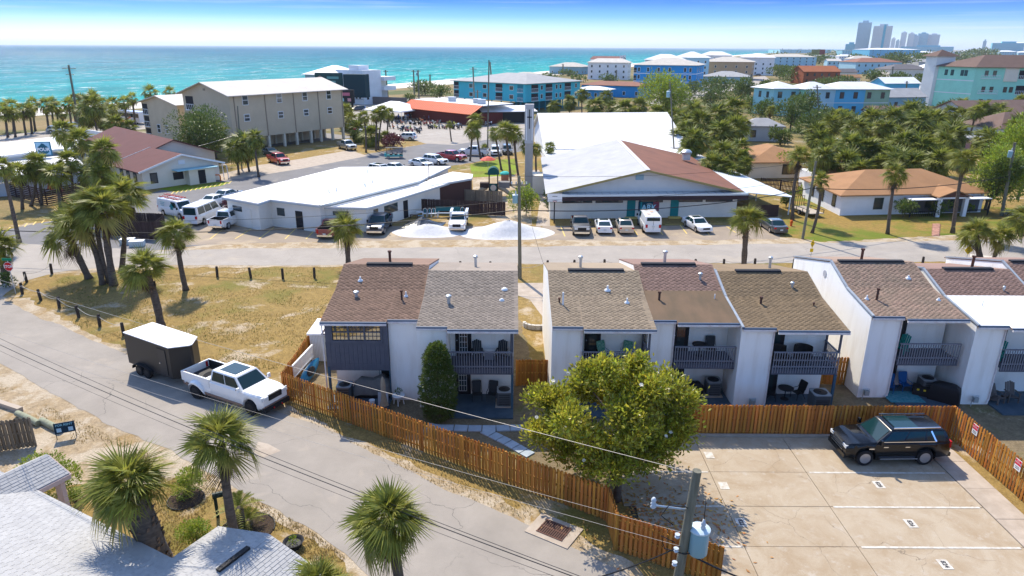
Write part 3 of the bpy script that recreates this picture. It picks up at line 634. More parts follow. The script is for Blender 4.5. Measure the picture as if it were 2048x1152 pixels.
townhouse(5, 13.02, 18.7, 36.4, 5.1, 42.5, 6.48, 'L', (SH_TAN2,), 'end townhouse with umber roof and wicker tub chairs on its balcony', openR=True, doorL=False, bw=1.9, parapetL=True, mids=True,
          vents=((1.9, 2.7, .45, .07, 'rust'), (4.4, 4.5, .3, .07, 'cap'), (5.0, 2.5, .2, .04, 'rust'), (4.4, 8.5, .78, .09, 'cap')))
townhouse(6, 20.95, 26.4, 37.7, 5.32, 43.8, 6.78, 'L', (SH_MIX,), 'townhouse with mottled brick-tan roof and tall blank white side wall', doorL=False, parapetL=True, bw=1.85,
          vents=((1.15, 1.9, .75, .07, 'rust'), (0.6, 2.0, .25, .04, 'cone'), (4.3, 4.4, .2, .05, 'cone'), (4.9, 1.9, .15, .04, 'cone'), (3.1, 8.2, .78, .09, 'rust')))
townhouse(7, 26.62, 32.2, 36.9, 5.1, 43.0, 6.55, 'L', (SH_RED, M_WROOF), 'townhouse with white-coated lower roof below brown shingles', doorL=False, parapetL=True,
          vents=((1.6, 2.2, .35, .03, 'pipe'), (4.0, 4.0, .25, .05, 'cap'), (4.6, 8.2, .78, .09, 'rust')))
townhouse(8, 32.3, 37.8, 37.8, 5.3, 43.9, 6.8, 'L', (SH_RED,), 'townhouse with red-brown roof stepped behind the white-coated one', doorL=False, parapetL=True)
bpy.data.objects['townhouse.005']
# round louvre on the blank side wall
t6 = EAVE_D[6][0]; mb = mbw(t6); mb.cyl((20.95 - .03, 44.3, 5.75), (20.95 + .01, 44.3, 5.75), .24, n=20); mb.obj('gable_louvre', mat('louvre_grey', (0.4, 0.4, 0.42)), t6)
# ================================================================== fences
M_CEDAR = mat('stained_cedar', (0.50, 0.205, 0.04), (0.33, 0.125, 0.025), 1.6, 0.75, 0.3, 30, rndo=0.3, hue=0.012, stretch=(6, 6, 0.6))
M_OLDW = mat('weathered_wood', (0.22, 0.18, 0.13), (0.13, 0.11, 0.085), 2, 0.9, 0.3, 30, rndo=0.25, stretch=(6, 6, 0.6))
M_BROWNF = mat('dark_brown_fence', (0.06, 0.035, 0.032), (0.045, 0.028, 0.026), 2, 0.8, rndo=0.2)
def picket_mesh(h, w=0.14, th=0.02, ear=True):
    c = 0.035
    pr = [(-w / 2, 0, 0), (w / 2, 0, 0), (w / 2, 0, h - c), (w / 2 - c, 0, h), (-w / 2 + c, 0, h), (-w / 2, 0, h - c)] if ear else [(-w / 2, 0, 0), (w / 2, 0, 0), (w / 2, 0, h), (-w / 2, 0, h)]
    mb = MB(); mb.prism([(p[0], -th / 2, p[2]) for p in pr], (0, th, 0)); return mb
def fence(a, b, h, label, m=M_CEDAR, gap=0.2, both=True, name='board_fence', group=None, posts=2.4, w=0.122, tilt=0.0, rails=(0.25, 0.9, 1.55)):
    a, b = Vector((a[0], a[1], 0)), Vector((b[0], b[1], 0)); d = b - a; L = d.length; rz = math.atan2(d.y, d.x)
    t = thing(name, label, 'fence', a, rz, group)
    me = picket_mesh(h, w).mesh('picket', m); n = int(L / gap); r = random.Random(int(L * 100))
    for k in range(n + 1):
        for s, o in ((-1, 0.0), (1, 0.5)) if both else ((-1, 0.0),):
            x = (k + o) * gap + 0.07
            if x > L: continue
            link('picket', me, t, (x, s * 0.041, 0.03 + r.uniform(-.015, .02)), (r.uniform(-.012, .012), r.uniform(-.012, .012), 0))
    mb = MB()
    for z in rails:
        if z < h: mb.b2((0, -0.03, z - 0.04), (L, 0.03, z + 0.04))
    mb.obj('rail', m, t)
    np_ = max(1, int(L / posts))
    for k in range(np_ + 1): MB().b2((L * k / np_ - 0.045, -0.029 - .02, 0), (L * k / np_ + 0.045, 0.049, h + 0.02)).obj('post', m, t)
    return t
GF = 'cedar board fences around the townhouses'
fence((-13.61, 37.18), (4.2, 26.02), 1.72, 'long new cedar fence running beside the cracked side street', group=GF)
fence((4.28, 26.1), (4.4, 24.1), 1.8, 'short cedar fence return at the storm drain', group=GF)
fence((4.4, 24.05), (8.2, 22.05), 1.8, 'cedar fence section behind the transformer pole', group=GF)
fence((-13.62, 46.2), (-13.62, 37.25), 1.65, 'cedar fence between the dry vacant lot and the white shed', group=GF)
fence((-13.6, 46.3), (-10.9, 46.3), 1.65, 'short cedar fence behind the white shed', group=GF)
fence((9.4, 33.3), (23.85, 33.3), 1.8, 'cedar fence along the head of the concrete parking court', group=GF)
fence((23.9, 33.3), (24.05, 22.0), 1.82, 'cedar fence with red warning signs beside the parking court', group=GF)
fence((0.3, 39.0), (2.2, 39.0), 1.75, 'short cedar fence closing the gap between townhouse blocks with a walk', group=GF)
fence((18.8, 39.4), (20.9, 39.4), 1.85, 'short cedar fence beside the tall blank white wall', group=GF)
# ================================================================== palms and plants
M_FROND = mat('palm_frond', (0.16, 0.195, 0.028), (0.30, 0.29, 0.055), 2.5, 0.5, rnd=0.38, transl=0.42, spec=0.22)
M_FROND2 = mat('palm_frond_yellowed', (0.36, 0.29, 0.08), (0.3, 0.27, 0.07), 2.5, 0.5, rnd=0.25, transl=0.35)
M_DEADF = mat('dead_frond', (0.16, 0.11, 0.065), (0.08, 0.055, 0.04), 3, 0.9, rnd=0.3, transl=0.1)
M_TRUNK = mat('palm_trunk', (0.145, 0.115, 0.092), (0.08, 0.062, 0.05), 3.0, 0.95, 0.9, 9, stretch=(1, 1, 3))
M_BOOT = mat('palm_boots', (0.2, 0.135, 0.09), (0.11, 0.075, 0.055), 4, 0.95, rnd=0.35)
M_PETI = mat('palm_stem', (0.2, 0.2, 0.06), rough=0.5)
def frond_mb(nseg, droop, fold, seed, mb=None, M=None, span=118.0):
    r = random.Random(seed); mb = mb or MB()
    def tf(p): return M @ Vector(p) if M is not None else p
    pl = 0.42
    def blade(rad, th):
        x = pl + rad * math.cos(th); y = rad * math.sin(th)
        z = abs(y) * fold - droop * max(0, x - 0.2) ** 2 + 0.05 * x
        return Vector((x - 0.25 * droop * max(0, x - .5), y * (1 - 0.12 * fold), z))
    st = [(0, 0, 0), (pl * .5, 0, 0.02), blade(0.03, 0)]
    w = 0.011
    k = [tf((st[0][0], -w, st[0][2])), tf((st[0][0], w, st[0][2])), tf((st[1][0], w, st[1][2])), tf((st[1][0], -w, st[1][2])), tf((st[2][0], w * .8, st[2][2])), tf((st[2][0], -w * .8, st[2][2]))]
    mb.add(k, [(0, 1, 2, 3), (3, 2, 4, 5)])
    da = math.radians(2 * span / nseg)
    for i in range(nseg):
        th = math.radians(-span) + da * (i + 0.5) + r.uniform(-.02, .02)
        Ln = 0.6 * (1.0 - 0.3 * (abs(th) / math.radians(span)) ** 1.6) * r.uniform(0.9, 1.06); rm = Ln * r.uniform(0.36, 0.48); hw = da * 0.56
        b = blade(0.02, th); ml = blade(rm, th - hw); mr_ = blade(rm, th + hw); tp = blade(Ln, th + r.uniform(-.04, .04))
        ml.z += 0.012; mr_.z -= 0.012; tp.z -= Ln * r.uniform(0.15, 0.5) * (0.5 + droop); m2 = blade(Ln * 0.8, th); m2.z -= Ln * 0.06
        mb.add([tf(b), tf(ml), tf(tp), tf(mr_)], [(0, 1, 2, 3)])
    return mb
FRONDS = [frond_mb(30, d, f, 10 + i).mesh('frond', M_FROND) for i, (d, f) in enumerate(((0.18, 0.35), (0.38, 0.25), (0.6, 0.15), (0.3, 0.5), (0.8, 0.1)))]
FRONDS_Y = [frond_mb(24, d, f, 30 + i).mesh('frond', M_FROND2) for i, (d, f) in enumerate(((0.7, 0.2), (0.95, 0.05)))]
FRONDS_D = [frond_mb(18, d, f, 50 + i, span=75).mesh('dead_frond', M_DEADF) for i, (d, f) in enumerate(((1.0, 0.05), (1.2, 0.3)))]
def crown_dirs(n, r, lo=-35.0, hi=82.0):
    out = []
    for i in range(n):
        t = (i + 0.5) / n; el = hi - (hi - lo) * t ** 0.85 + r.uniform(-9, 9); az = i * 137.5 + r.uniform(-18, 18); out.append((math.radians(az), math.radians(el), t))
    return out
M_FRONDK = mat('palm_frond_shaggy', (0.12, 0.155, 0.025), (0.24, 0.245, 0.045), 2.5, 0.5, rnd=0.4, transl=0.38)
def crown_mesh(nf, ns, seed, dead=2, lo=-40, fm=M_FROND):
    r = random.Random(seed); mb = MB()
    for k, (az, el, t) in enumerate(crown_dirs(nf, r, lo)):
        s = r.uniform(0.85, 1.08); M = Matrix.Rotation(az, 4, 'Z') @ Matrix.Rotation(-el, 4, 'Y') @ Matrix.Rotation(r.uniform(-.5, .5), 4, 'X') @ Matrix.Scale(s, 4)
        mb.cur = 1 if (t > 0.85 and r.random() < 0.4) else 0
        frond_mb(ns, 0.2 + 0.5 * t + r.uniform(-.1, .15), r.uniform(0.1, 0.4), seed * 100 + k, mb, M)
    mb.cur = 2
    for k in range(dead):
        M = Matrix.Rotation(k * 2.1 + seed, 4, 'Z') @ Matrix.Rotation(R(58 + r.uniform(-8, 15)), 4, 'Y') @ Matrix.Scale(0.85, 4); frond_mb(ns, 0.5, 0.1, seed * 77 + k, mb, M, 70)
    return mb.mesh('crown', [fm, M_FROND2, M_DEADF])
CROWNS = [crown_mesh(30, 15, s, dead=3) for s in range(5)]
CROWNS_FAR = [crown_mesh(20, 9, s + 20, dead=3, lo=-50) for s in range(4)]
CROWNS_SHAG = [crown_mesh(34, 13, s + 40, dead=12, lo=-62, fm=M_FRONDK) for s in range(4)]
def trunk_mesh(a, c, r0, r1, n=9, boots=False, seed=1, kink=0.25):
    a, c = Vector(a), Vector(c); pts = []; rad = []; rr = random.Random(seed); L = (c - a).length
    side = Vector((rr.uniform(-1, 1), rr.uniform(-1, 1), 0)) * kink
    K = 10
    for i in range(K + 1):
        t = i / K; p = a.lerp(c, t) + side * math.sin(t * math.pi) * (L / 8); pts.append(p)
        rad.append((r0 + (r1 - r0) * t) * (1 + 0.10 * rr.uniform(-1, 1)) * (1.28 if i == 0 else 1))
    mb = MB(); mb.tube(pts, rad, n)
    mb2 = None
    if boots:
        mb2 = MB()
        N_ = int(L * 26) if boots is True else int(boots)
        for k in range(N_):
            t = rr.uniform(0.12, 1.0) if boots is True else rr.uniform(0.62, 1.0); i = min(K - 1, int(t * K)); p = pts[i].lerp(pts[i + 1], t * K - i); rr_ = rad[i]; az = rr.uniform(0, 6.28)
            o = Vector((math.cos(az), math.sin(az), 0)); s = Vector((-o.y, o.x, 0)); q = p + o * rr_ * 0.85
            w = rr.uniform(.05, .085); h = rr.uniform(.18, .32)
            mb2.add([q - s * w, q + s * w, q + o * .13 + s * w * .6 + Vector((0, 0, h)), q + o * .13 - s * w * .6 + Vector((0, 0, h)), q + o * .02 + Vector((0, 0, h * .8))], [(0, 1, 2, 3), (3, 2, 4), (0, 3, 4), (1, 4, 2)])
    return mb, mb2
PALM_N = [0]
def palm(base, top, rad, label, group=None, near=False, shag=False, far=False, r0=None, boots=False, nf=34, name='palm_tree', cat='palm tree', dead=4, lo=-28):
    PALM_N[0] += 1; sd = PALM_N[0]; r = random.Random(sd); base, top = Vector(base), Vector(top)
    t = thing(name, label, cat, base, 0, group); c = top - base
    tr = r0 or (0.17 if rad < 1.6 else 0.2)
    mb, mb2 = trunk_mesh((0, 0, -0.05), c, tr, tr * 0.82, 9 if near else 6, boots, sd); mb.obj('trunk', M_TRUNK, t, smooth=True)
    if mb2: stuff(mb2.obj('leaf_bases', M_BOOT, t))
    if near:
        for k, (az, el, tt) in enumerate(crown_dirs(nf, r, lo)):
            yel = tt > 0.85 and r.random() < 0.3
            me = r.choice(FRONDS_Y) if yel else FRONDS[min(4, int(tt * 3.6 + r.uniform(0, 1.4)))]
            M = Matrix.Rotation(az, 4, 'Z') @ Matrix.Rotation(-el, 4, 'Y') @ Matrix.Rotation(r.uniform(-.6, .6), 4, 'X')
            s = rad * r.uniform(0.78, 1.15)
            link('frond', me, t, c + Vector((0, 0, r.uniform(-.1, .12))), M.to_euler(), s)
        for k in range(dead):
            M = Matrix.Rotation(r.uniform(0, 6.28), 4, 'Z') @ Matrix.Rotation(R(r.uniform(50, 80)), 4, 'Y')
            link('dead_frond', r.choice(FRONDS_D), t, c + Vector((0, 0, -.15)), M.to_euler(), rad * r.uniform(.7, .95))
    else:
        me = r.choice(CROWNS_SHAG if shag else CROWNS_FAR if far else CROWNS)
        link('crown', me, t, c, (r.uniform(-.12, .12), r.uniform(-.12, .12), r.uniform(0, 6.28)), rad * 1.02 * r.uniform(.95, 1.08))
    return t
def palm_px(b, c, dia, label, group=None, **kw):
    B = P(*b); C = PY(c[0], c[1], B.y); rng_ = (C - Vector((0, 0, CAM_H))).length
    return palm(B, C, dia / 2 * rng_ / FPX * 0.87, label, group, **kw)
def palm_h(c, h, dia, label, group=None, **kw):
    C = P(c[0], c[1], h); rng_ = (C - Vector((0, 0, CAM_H))).length
    return palm((C.x + ru(-.2, .2), C.y + ru(-.2, .2), 0), C, dia / 2 * rng_ / FPX * 0.98, label, group, **kw)
G1 = 'sabal palms on the dry corner lot'
palm_px((178, 557), (138, 470), 118, 'leaning sabal palm with shaggy trunk, outermost of the corner clump', G1, near=True, boots=60, r0=.3)
palm_px((205, 569), (168, 446), 125, 'tall bowed sabal palm in the corner clump on dry grass', G1, near=True, boots=30, r0=.26)
palm_px((228, 571), (208, 425), 120, 'thick upright sabal palm in the middle of the corner clump', G1, near=True, boots=50, r0=.32)
palm_px((218, 566), (190, 408), 100, 'slim sabal palm half hidden inside the corner clump', G1, near=True, r0=.2)
palm_px((243, 545), (250, 396), 115, 'tallest sabal palm of the corner clump, rising over the bin enclosure', G1, near=True, r0=.24)
palm_px((322, 652), (292, 542), 118, 'leaning sabal palm behind the dark enclosed trailer', G1, near=True, boots=20, r0=.3)
palm_px((372, 580), (354, 470), 92, 'sabal palm with round crown standing alone on the dry lot', G1, near=True, boots=24, r0=.24)
palm_px((697, 530), (694, 458), 96, 'sabal palm at the street behind the brown townhouse roof', 'street palms', near=True, boots=16, r0=.26)
palm_px((1487, 545), (1493, 442), 90, 'sabal palm at the street behind the umber townhouse roof', 'street palms', near=True, boots=12, r0=.28)
palm_px((12, 565), (2, 495), 84, 'sabal palm beside the stop sign', 'street palms', near=True, r0=.3, boots=20)
palm_px((1962, 524), (1952, 468), 84, 'double-trunked street sabal palm by the yellow warning sign', 'street palms', near=True, r0=.3)
palm_px((1985, 524), (2003, 475), 70, 'slender street sabal palm tucked behind the double-trunked one', 'street palms', near=True, r0=.2)
palm_px((2062, 500), (2052, 440), 84, 'street sabal palm past the yellow warning signs', 'street palms', near=True)
GT = 'tall palms on the ranch house lawn'
palm_px((1585, 440), (1599, 316), 66, 'tall yellowing palm beside the empty flatbed trailer', GT, near=True, r0=.2, nf=28)
palm_px((1624, 466), (1642, 364), 54, 'windswept tall palm in front of the leaning power pole', GT, near=True, r0=.17, nf=24)
palm_px((1775, 468), (1790, 350), 68, 'tall curved palm on the lawn before the white awning', GT, near=True, r0=.2, nf=30)
palm_px((1905, 466), (1928, 322), 68, 'tallest curved palm beside the brick path', GT, near=True, r0=.22, nf=30)
# foreground
def palm_yz(c, Y, dia, base, label, **kw):
    C = PY(c[0], c[1], Y); rg = (C - Vector((0, 0, CAM_H))).length; return palm((C.x + base[0], C.y + base[1], 0), C, dia / 2 * rg / FPX * .9, label, 'front yard palms by the white roof', near=True, **kw)
palm_px((484, 1140), (443, 890), 178, 'slender smooth-trunked palm by the black mailbox', 'front yard palms by the white roof', near=True, r0=.2, nf=36, lo=-20)
palm_yz((262, 985), 21.5, 212, (.45, .1, 0), 'stout palm with fat shaggy boot-covered trunk beside the white roof', r0=.58, boots=True, nf=38, dead=1, lo=-8)
palm_yz((778, 1048), 17.6, 196, (0.15, 0, 0), 'full round palm with dark dead skirt standing over the cracked street', r0=.2, nf=48, dead=11)
palm_yz((640, 1178), 16.0, 150, (0, 0, 0), 'palm crown poking up beside the white-shingled eave', r0=.2, nf=34)
# POUR patio palms
G2 = 'palms round the slatted patio fence'
for b, c, d in (((45, 418), (38, 348), 64), ((62, 412), (72, 330), 66), ((83, 410), (76, 344), 60), ((121, 416), (112, 352), 66), ((150, 404), (138, 325), 70), ((187, 404), (176, 352), 64)):
    palm_px(b, c, d, 'slim palm standing against the brown slatted patio fence', G2, r0=.2)
for c, h, d in (((128, 266), 7.5, 58), ((160, 284), 7.5, 66), ((208, 305), 8, 62), ((205, 352), 5.5, 58), ((232, 372), 4.5, 60), ((195, 330), 6.5, 60), ((5, 335), 8, 50)):
    palm_h(c, h, d, 'palm crowding the maroon-roofed building near the patio', 'palms beside the maroon roofs', r0=.2)
# beach road palms
GB = 'palms lining the beach road'
for i, (x, y, b) in enumerate(((8, 216, 266), (22, 213, 262), (10, 228, 275), (25, 226, 274), (46, 222, 270), (58, 220, 268), (65, 208, 262), (92, 212, 262), (103, 209, 258), (112, 214, 256), (124, 228, 258), (137, 210, 262), (147, 213, 256), (150, 200, 250), (165, 205, 250), (186, 195, 246), (206, 208, 252), (225, 209, 250), (248, 206, 255), (264, 198, 250), (225, 220, 262), (300, 186, 240), (340, 186, 240), (-18, 222, 270))):
    palm_px((x + 6, b), (x, y), 32 + (i * 7) % 10, 'feathery palm on the strip between beach and road', GB, far=True, r0=.26)
for c, h, d in (((185, 215), 6.5, 60), ((172, 232), 4, 50), ((230, 250), 3.5, 52), ((258, 255), 3, 36), ((205, 240), 3, 40)):
    palm_h(c, h, d, 'bushy palm behind the maroon-roofed building', 'shaggy palms near the small tan condo', shag=True)
# around the big condo and lots
G3 = 'palms round the tan condominium'
for c, h, d in (((400, 250), 5, 60), ((428, 268), 4.5, 66), ((492, 292), 4.2, 76), ((510, 278), 6, 50), ((470, 300), 4, 60), ((390, 285), 2.6, 50)):
    palm_h(c, h, d, 'shaggy palm against the tan condominium wall', G3, shag=True)
G4 = 'palms along the motorcycle lot'
for b, c, d in (((732, 305), (728, 235), 36), ((752, 302), (754, 232), 44), ((775, 290), (778, 228), 36), ((756, 300), (765, 224), 40), ((690, 262), (694, 220), 40), ((706, 268), (704, 240), 44)):
    palm_px(b, c, d, 'slim palm between the condominium and the motorcycle lot', G4)
palm_px((903, 283), (899, 250), 24, 'small trimmed palm on the island of the motorcycle lot', None)
for c, h, d in (((715, 262), 2.4, 60), ((742, 272), 2.2, 60), ((690, 245), 2, 40), ((770, 275), 1.8, 36)):
    palm_h(c, h, d, 'low bushy palm by the parked silver pickup', 'low palms by the silver pickup', shag=True)
G5 = 'palms near the church tower'
for b, c, d in (((940, 322), (945, 262), 52), ((962, 318), (952, 242), 48), ((1003, 340), (990, 268), 48), ((1022, 372), (1010, 262), 54), ((1040, 370), (1028, 268), 60), ((1058, 372), (1056, 296), 48), ((1075, 372), (1072, 300), 44), ((1092, 340), (1100, 296), 40), ((968, 300), (970, 298), 30)):
    palm_px(b, c, d, 'dark-trunked palm between the lawn and the church', G5)
# groves on the right
def grove(pts, label, group, **kw):
    for c, h, d in pts: palm_h(c, h, d, label, group, **kw)
grove((((1140, 205), 4, 40), ((1165, 190), 6, 34), ((1190, 215), 4.5, 60), ((1212, 195), 6.5, 40), ((1225, 218), 4, 46), ((1250, 222), 4, 56), ((1278, 215), 4.5, 54), ((1340, 205), 3.5, 46), ((1348, 232), 4, 44), ((1108, 215), 3.5, 40), ((1315, 228), 4, 50), ((1385, 228), 5.5, 66), ((1400, 248), 5, 70), ((1432, 236), 6, 76), ((1462, 222), 6.5, 76), ((1440, 270), 5, 72), ((1400, 285), 4.5, 66), ((1380, 300), 4, 56), ((1470, 262), 5, 70), ((1480, 300), 4, 60), ((1445, 310), 4.5, 70), ((1425, 330), 3.6, 64), ((1465, 345), 3, 56), ((1490, 330), 3.4, 44), ((1370, 262), 5, 56), ((1350, 275), 4, 40)),
      'shaggy sabal palm in the thicket beside the church', 'thicket of palms beside the church', shag=True)
grove((((1630, 268), 7, 60), ((1640, 285), 6, 60), ((1700, 295), 6, 74), ((1722, 305), 5, 76), ((1690, 330), 4, 76), ((1720, 345), 3.5, 70), ((1805, 290), 5.5, 66), ((1842, 300), 5, 66), ((1838, 250), 6.5, 66), ((1868, 242), 6.5, 50), ((1865, 312), 4, 66), ((1905, 270), 5.5, 58), ((1890, 290), 5, 54), ((1985, 290), 5.5, 62), ((1710, 260), 6, 60), ((1740, 240), 6, 60), ((1690, 245), 6, 54), ((1785, 240), 6, 60), ((1820, 225), 6, 50), ((1660, 250), 6, 50), ((1770, 262), 6, 52), ((1900, 228), 5.5, 40), ((1925, 215), 5, 40), ((2010, 240), 5, 44), ((1800, 330), 3.6, 60), ((1760, 330), 4, 50), ((1640, 330), 3.5, 60)),
      'shaggy sabal palm in the grove behind the orange-roofed ranch house', 'grove of palms behind the ranch house', shag=True)
for b, c, d in (((1757, 330), (1762, 255), 44), ((1935, 292), (1952, 226), 42), ((1990, 270), (1998, 222), 44), ((1538, 252), (1542, 222), 34), ((2036, 250), (2040, 205), 36)):
    palm_px(b, c, d, 'single-stemmed palm rising above the palm grove', 'tall palms over the grove', r0=.22)
# ------------------------------------------------------------------ broadleaf foliage
def leaf_mat(n, c, c2, tr=0.3, rough=0.4, rnd=0.35, hue=0.02): return mat(n, c, c2, 1.2, rough, rnd=rnd, hue=hue, transl=tr, spec=0.5)
M_MAG = leaf_mat('magnolia_leaf', (0.23, 0.26, 0.024), (0.46, 0.42, 0.045), 0.44, 0.3, 0.55, 0.025)
M_BUSH = leaf_mat('bush_leaf', (0.075, 0.12, 0.024), (0.14, 0.185, 0.036), 0.3, 0.5)
M_LIME = leaf_mat('lime_leaf', (0.27, 0.32, 0.03), (0.2, 0.28, 0.03), 0.42, 0.5)
M_HEDGE = leaf_mat('clipped_leaf', (0.07, 0.115, 0.016), (0.13, 0.17, 0.025), 0.3, 0.5)
M_REDL = leaf_mat('red_leaf', (0.15, 0.03, 0.035), (0.09, 0.02, 0.03), 0.25, 0.5)
M_BARK = mat('grey_bark', (0.15, 0.12, 0.095), (0.09, 0.07, 0.055), 5, 0.95, 0.6, 15)
def leaf_blob(mb, c, rad, n, ls, r, fill=0.35, up=0.4, clump=0.0, asp=0.42):
    c = Vector(c)
    cl = None
    if clump:
        cl = []
        for k in range(max(3, int(n / clump))):
            d = Vector((r.gauss(0, 1), r.gauss(0, 1), r.gauss(0, 1))).normalized(); s = (fill + (1 - fill) * r.random() ** 0.5) * (0.8 + 0.35 * mnoise.noise(d * 2.3 + c))
            cl.append((Vector((d.x * rad[0], d.y * rad[1], d.z * rad[2])) * s, d))
    for k in range(n):
        if cl:
            p0, d = cl[r.randrange(len(cl))]; p = c + p0 + Vector((r.gauss(0, 1), r.gauss(0, 1), r.gauss(0, .8))) * ls * 0.9
        else:
            d = Vector((r.gauss(0, 1), r.gauss(0, 1), r.gauss(0, 1))).normalized(); s = (fill + (1 - fill) * r.random() ** 0.45) * (0.85 + 0.3 * mnoise.noise(d * 2.6 + c))
            p = c + Vector((d.x * rad[0], d.y * rad[1], d.z * rad[2])) * s
        dr = (d + Vector((r.uniform(-1, 1), r.uniform(-1, 1), r.uniform(-1, 1))) * 0.9 + Vector((0, 0, up))).normalized()
        sd = dr.orthogonal(); sd = (Matrix.Rotation(r.uniform(0, 6.28), 3, dr) @ sd).normalized(); l = ls * r.uniform(0.7, 1.2); w = l * asp; nn = dr.cross(sd) * l * 0.12
        mb.add([p, p + dr * l * 0.5 + sd * w * .5 + nn, p + dr * l, p + dr * l * 0.5 - sd * w * .5 + nn], [(0, 1, 2, 3)])
def bush(loc, blobs, n, ls, m, label, cat='shrub', group=None, name='shrub', stems=3, seed=1, fill=0.4, trunk=None, asp=.42, clump=0):
    r = random.Random(seed); t = thing(name, label, cat, loc, 0, group); mb = MB()
    tot = sum(b[1][0] * b[1][1] * b[1][2] for b in blobs) ** 1.0
    for c, rad in blobs: leaf_blob(mb, c, rad, max(12, int(n * (rad[0] * rad[1] * rad[2]) / tot)), ls, r, fill, clump=clump, asp=asp)
    stuff(mb.obj('foliage' if cat != 'tree' else 'crown', m, t))
    mb = MB(); zc = sum(b[0][2] for b in blobs) / len(blobs)
    if trunk: mb.tube([(0, 0, -.05), (0.05, 0.03, zc * .4), (0, 0, zc)], [trunk, trunk * .8, trunk * .5], 8)
    for c, rad in blobs[:8]: mb.tube([(0, 0, 0 if not trunk else zc * .35), (c[0] * .4, c[1] * .4, c[2] * .5), (c[0], c[1], c[2])], [0.02 if not trunk else trunk * .5, 0.02 if not trunk else trunk * .35, 0.01], 5)
    mb.obj('stem' if not trunk else 'trunk', M_BARK, t); return t
def blobs_for(w, h, n, r, base=0.15, flat=1.0):
    o = []
    for k in range(n):
        a = r.uniform(0, 6.28); q = r.random() ** .5 * w * 0.33; z = base * h + r.uniform(0.25, .8) * h * (1 - base) * .9
        s = r.uniform(.26, .42) * w; o.append(((math.cos(a) * q, math.sin(a) * q, z), (s, s, min(s, h * .32) * flat)))
    return o
def bush_px(b, wpx, hpx, m, label, n=500, ls=0.12, nb=6, group=None, cat='shrub', name='shrub', seed=None, trunk=None, clump=0):
    B = P(*b); s = (B - Vector((0, 0, CAM_H))).length / FPX; r = random.Random(seed or int(b[0] * 7 + b[1]))
    ls = max(ls, 4.5 * s); lp = ls / s; n = int(min(7000, max(n * .5, 4.2 * wpx * hpx / (lp * lp * .3))))
    return bush(B, blobs_for(wpx * s, hpx * s * 1.12, nb, r, 0.1 if not trunk else .12), n, ls, m, label, cat, group, name, seed=int(b[0]), trunk=trunk, clump=clump)
# magnolia over the fence corner
def magnolia():
    r = random.Random(5); B = Vector((4.95, 27.4, 0)); t = thing('magnolia_tree', 'broad magnolia with white blooms overhanging the cedar fence corner', 'tree', B)
    C = Vector((-0.1, 1.6, 3.6)); mb = MB(); ends = []
    lobes = []
    for k in range(44):
        d = Vector((r.gauss(0, 1), r.gauss(0, 1), r.gauss(0, .9))).normalized()
        s = r.uniform(0.55, 0.95); c = C + Vector((d.x * 4.0 * s, d.y * 3.4 * s, d.z * 2.7 * s)); 
        if c.z < 0.9: c.z = 0.9 + r.uniform(0, .5)
        if c.z < 1.6: c.x *= 0.8
        lobes.append((c, r.uniform(0.7, 1.15)))
    lobes.append((C + Vector((-0.6, -.4, 2.6)), .8)); lobes.append((C + Vector((-1.3, 0, 2.2)), .7)); lobes.append((C + Vector((1.0, .6, 2.3)), .7))
    for c, s in lobes: leaf_blob(mb, c, (s * .9, s * .9, s * .62), 700, 0.25, r, 0.25, up=.5, clump=14, asp=.46)
    stuff(mb.obj('crown', M_MAG, t))
    mb = MB(); mb.tube([(0, 0, -.05), (.05, .3, 1.0), (-.05, .9, 2.1), (-.1, 1.4, 3.4), (0, 1.7, 4.9)], [.2, .17, .14, .1, .04], 9); mb.obj('trunk', M_BARK, t, smooth=True)
    for k in range(16):
        c = lobes[k * 2][0]; s0 = Vector((0, .5 + .08 * k % 1, 1.2 + (k % 6) * .4)); MB().tube([s0, s0.lerp(c, .5) + Vector((0, 0, .25)), c], [.06, .04, .015], 5).obj('limb', M_BARK, t)
    fm = mat('white_blossom', (0.85, 0.8, 0.68), rough=.6, transl=.3); me = MB()
    for k in range(9):
        a = k * 2 * math.pi / 9; e = .5 if k % 2 else .15; o = Vector((math.cos(a), math.sin(a), e)).normalized(); s = Vector((-o.y, o.x, 0)).normalized(); me.add([(0, 0, 0), o * .09 + s * .05, o * .16 + Vector((0, 0, .03)), o * .09 - s * .05], [(0, 1, 2, 3)])
    fme = me.mesh('flower', fm)
    for k in range(16):
        c, s = lobes[r.randrange(len(lobes))]; d = Vector((r.uniform(-.7, .7), r.uniform(-1, .3), r.uniform(.3, 1))).normalized(); link('flower', fme, t, c + d * s * 1.08, (r.uniform(.2, 1.0), r.uniform(-.5, .5), 0), r.uniform(.5, .85))
magnolia()
# columnar clipped evergreen beside the grey-tan townhouse
r = random.Random(3); t = thing('columnar_shrub', 'tall egg-shaped clipped evergreen against the white townhouse wall', 'shrub', P(878, 836)); mb = MB()
for z, w in ((.5, .92), (1.1, 1.08), (1.8, 1.14), (2.5, 1.05), (3.2, .86), (3.75, .78), (4.1, .55)): leaf_blob(mb, (0, 0, z), (w * 1.05, w * 1.05, .66), 1700, .15, r, .78)
stuff(mb.obj('foliage', M_HEDGE, t)); MB().tube([(0, 0, -.05), (0, 0, 3.9)], [.09, .03], 7).obj('stem', M_BARK, t)
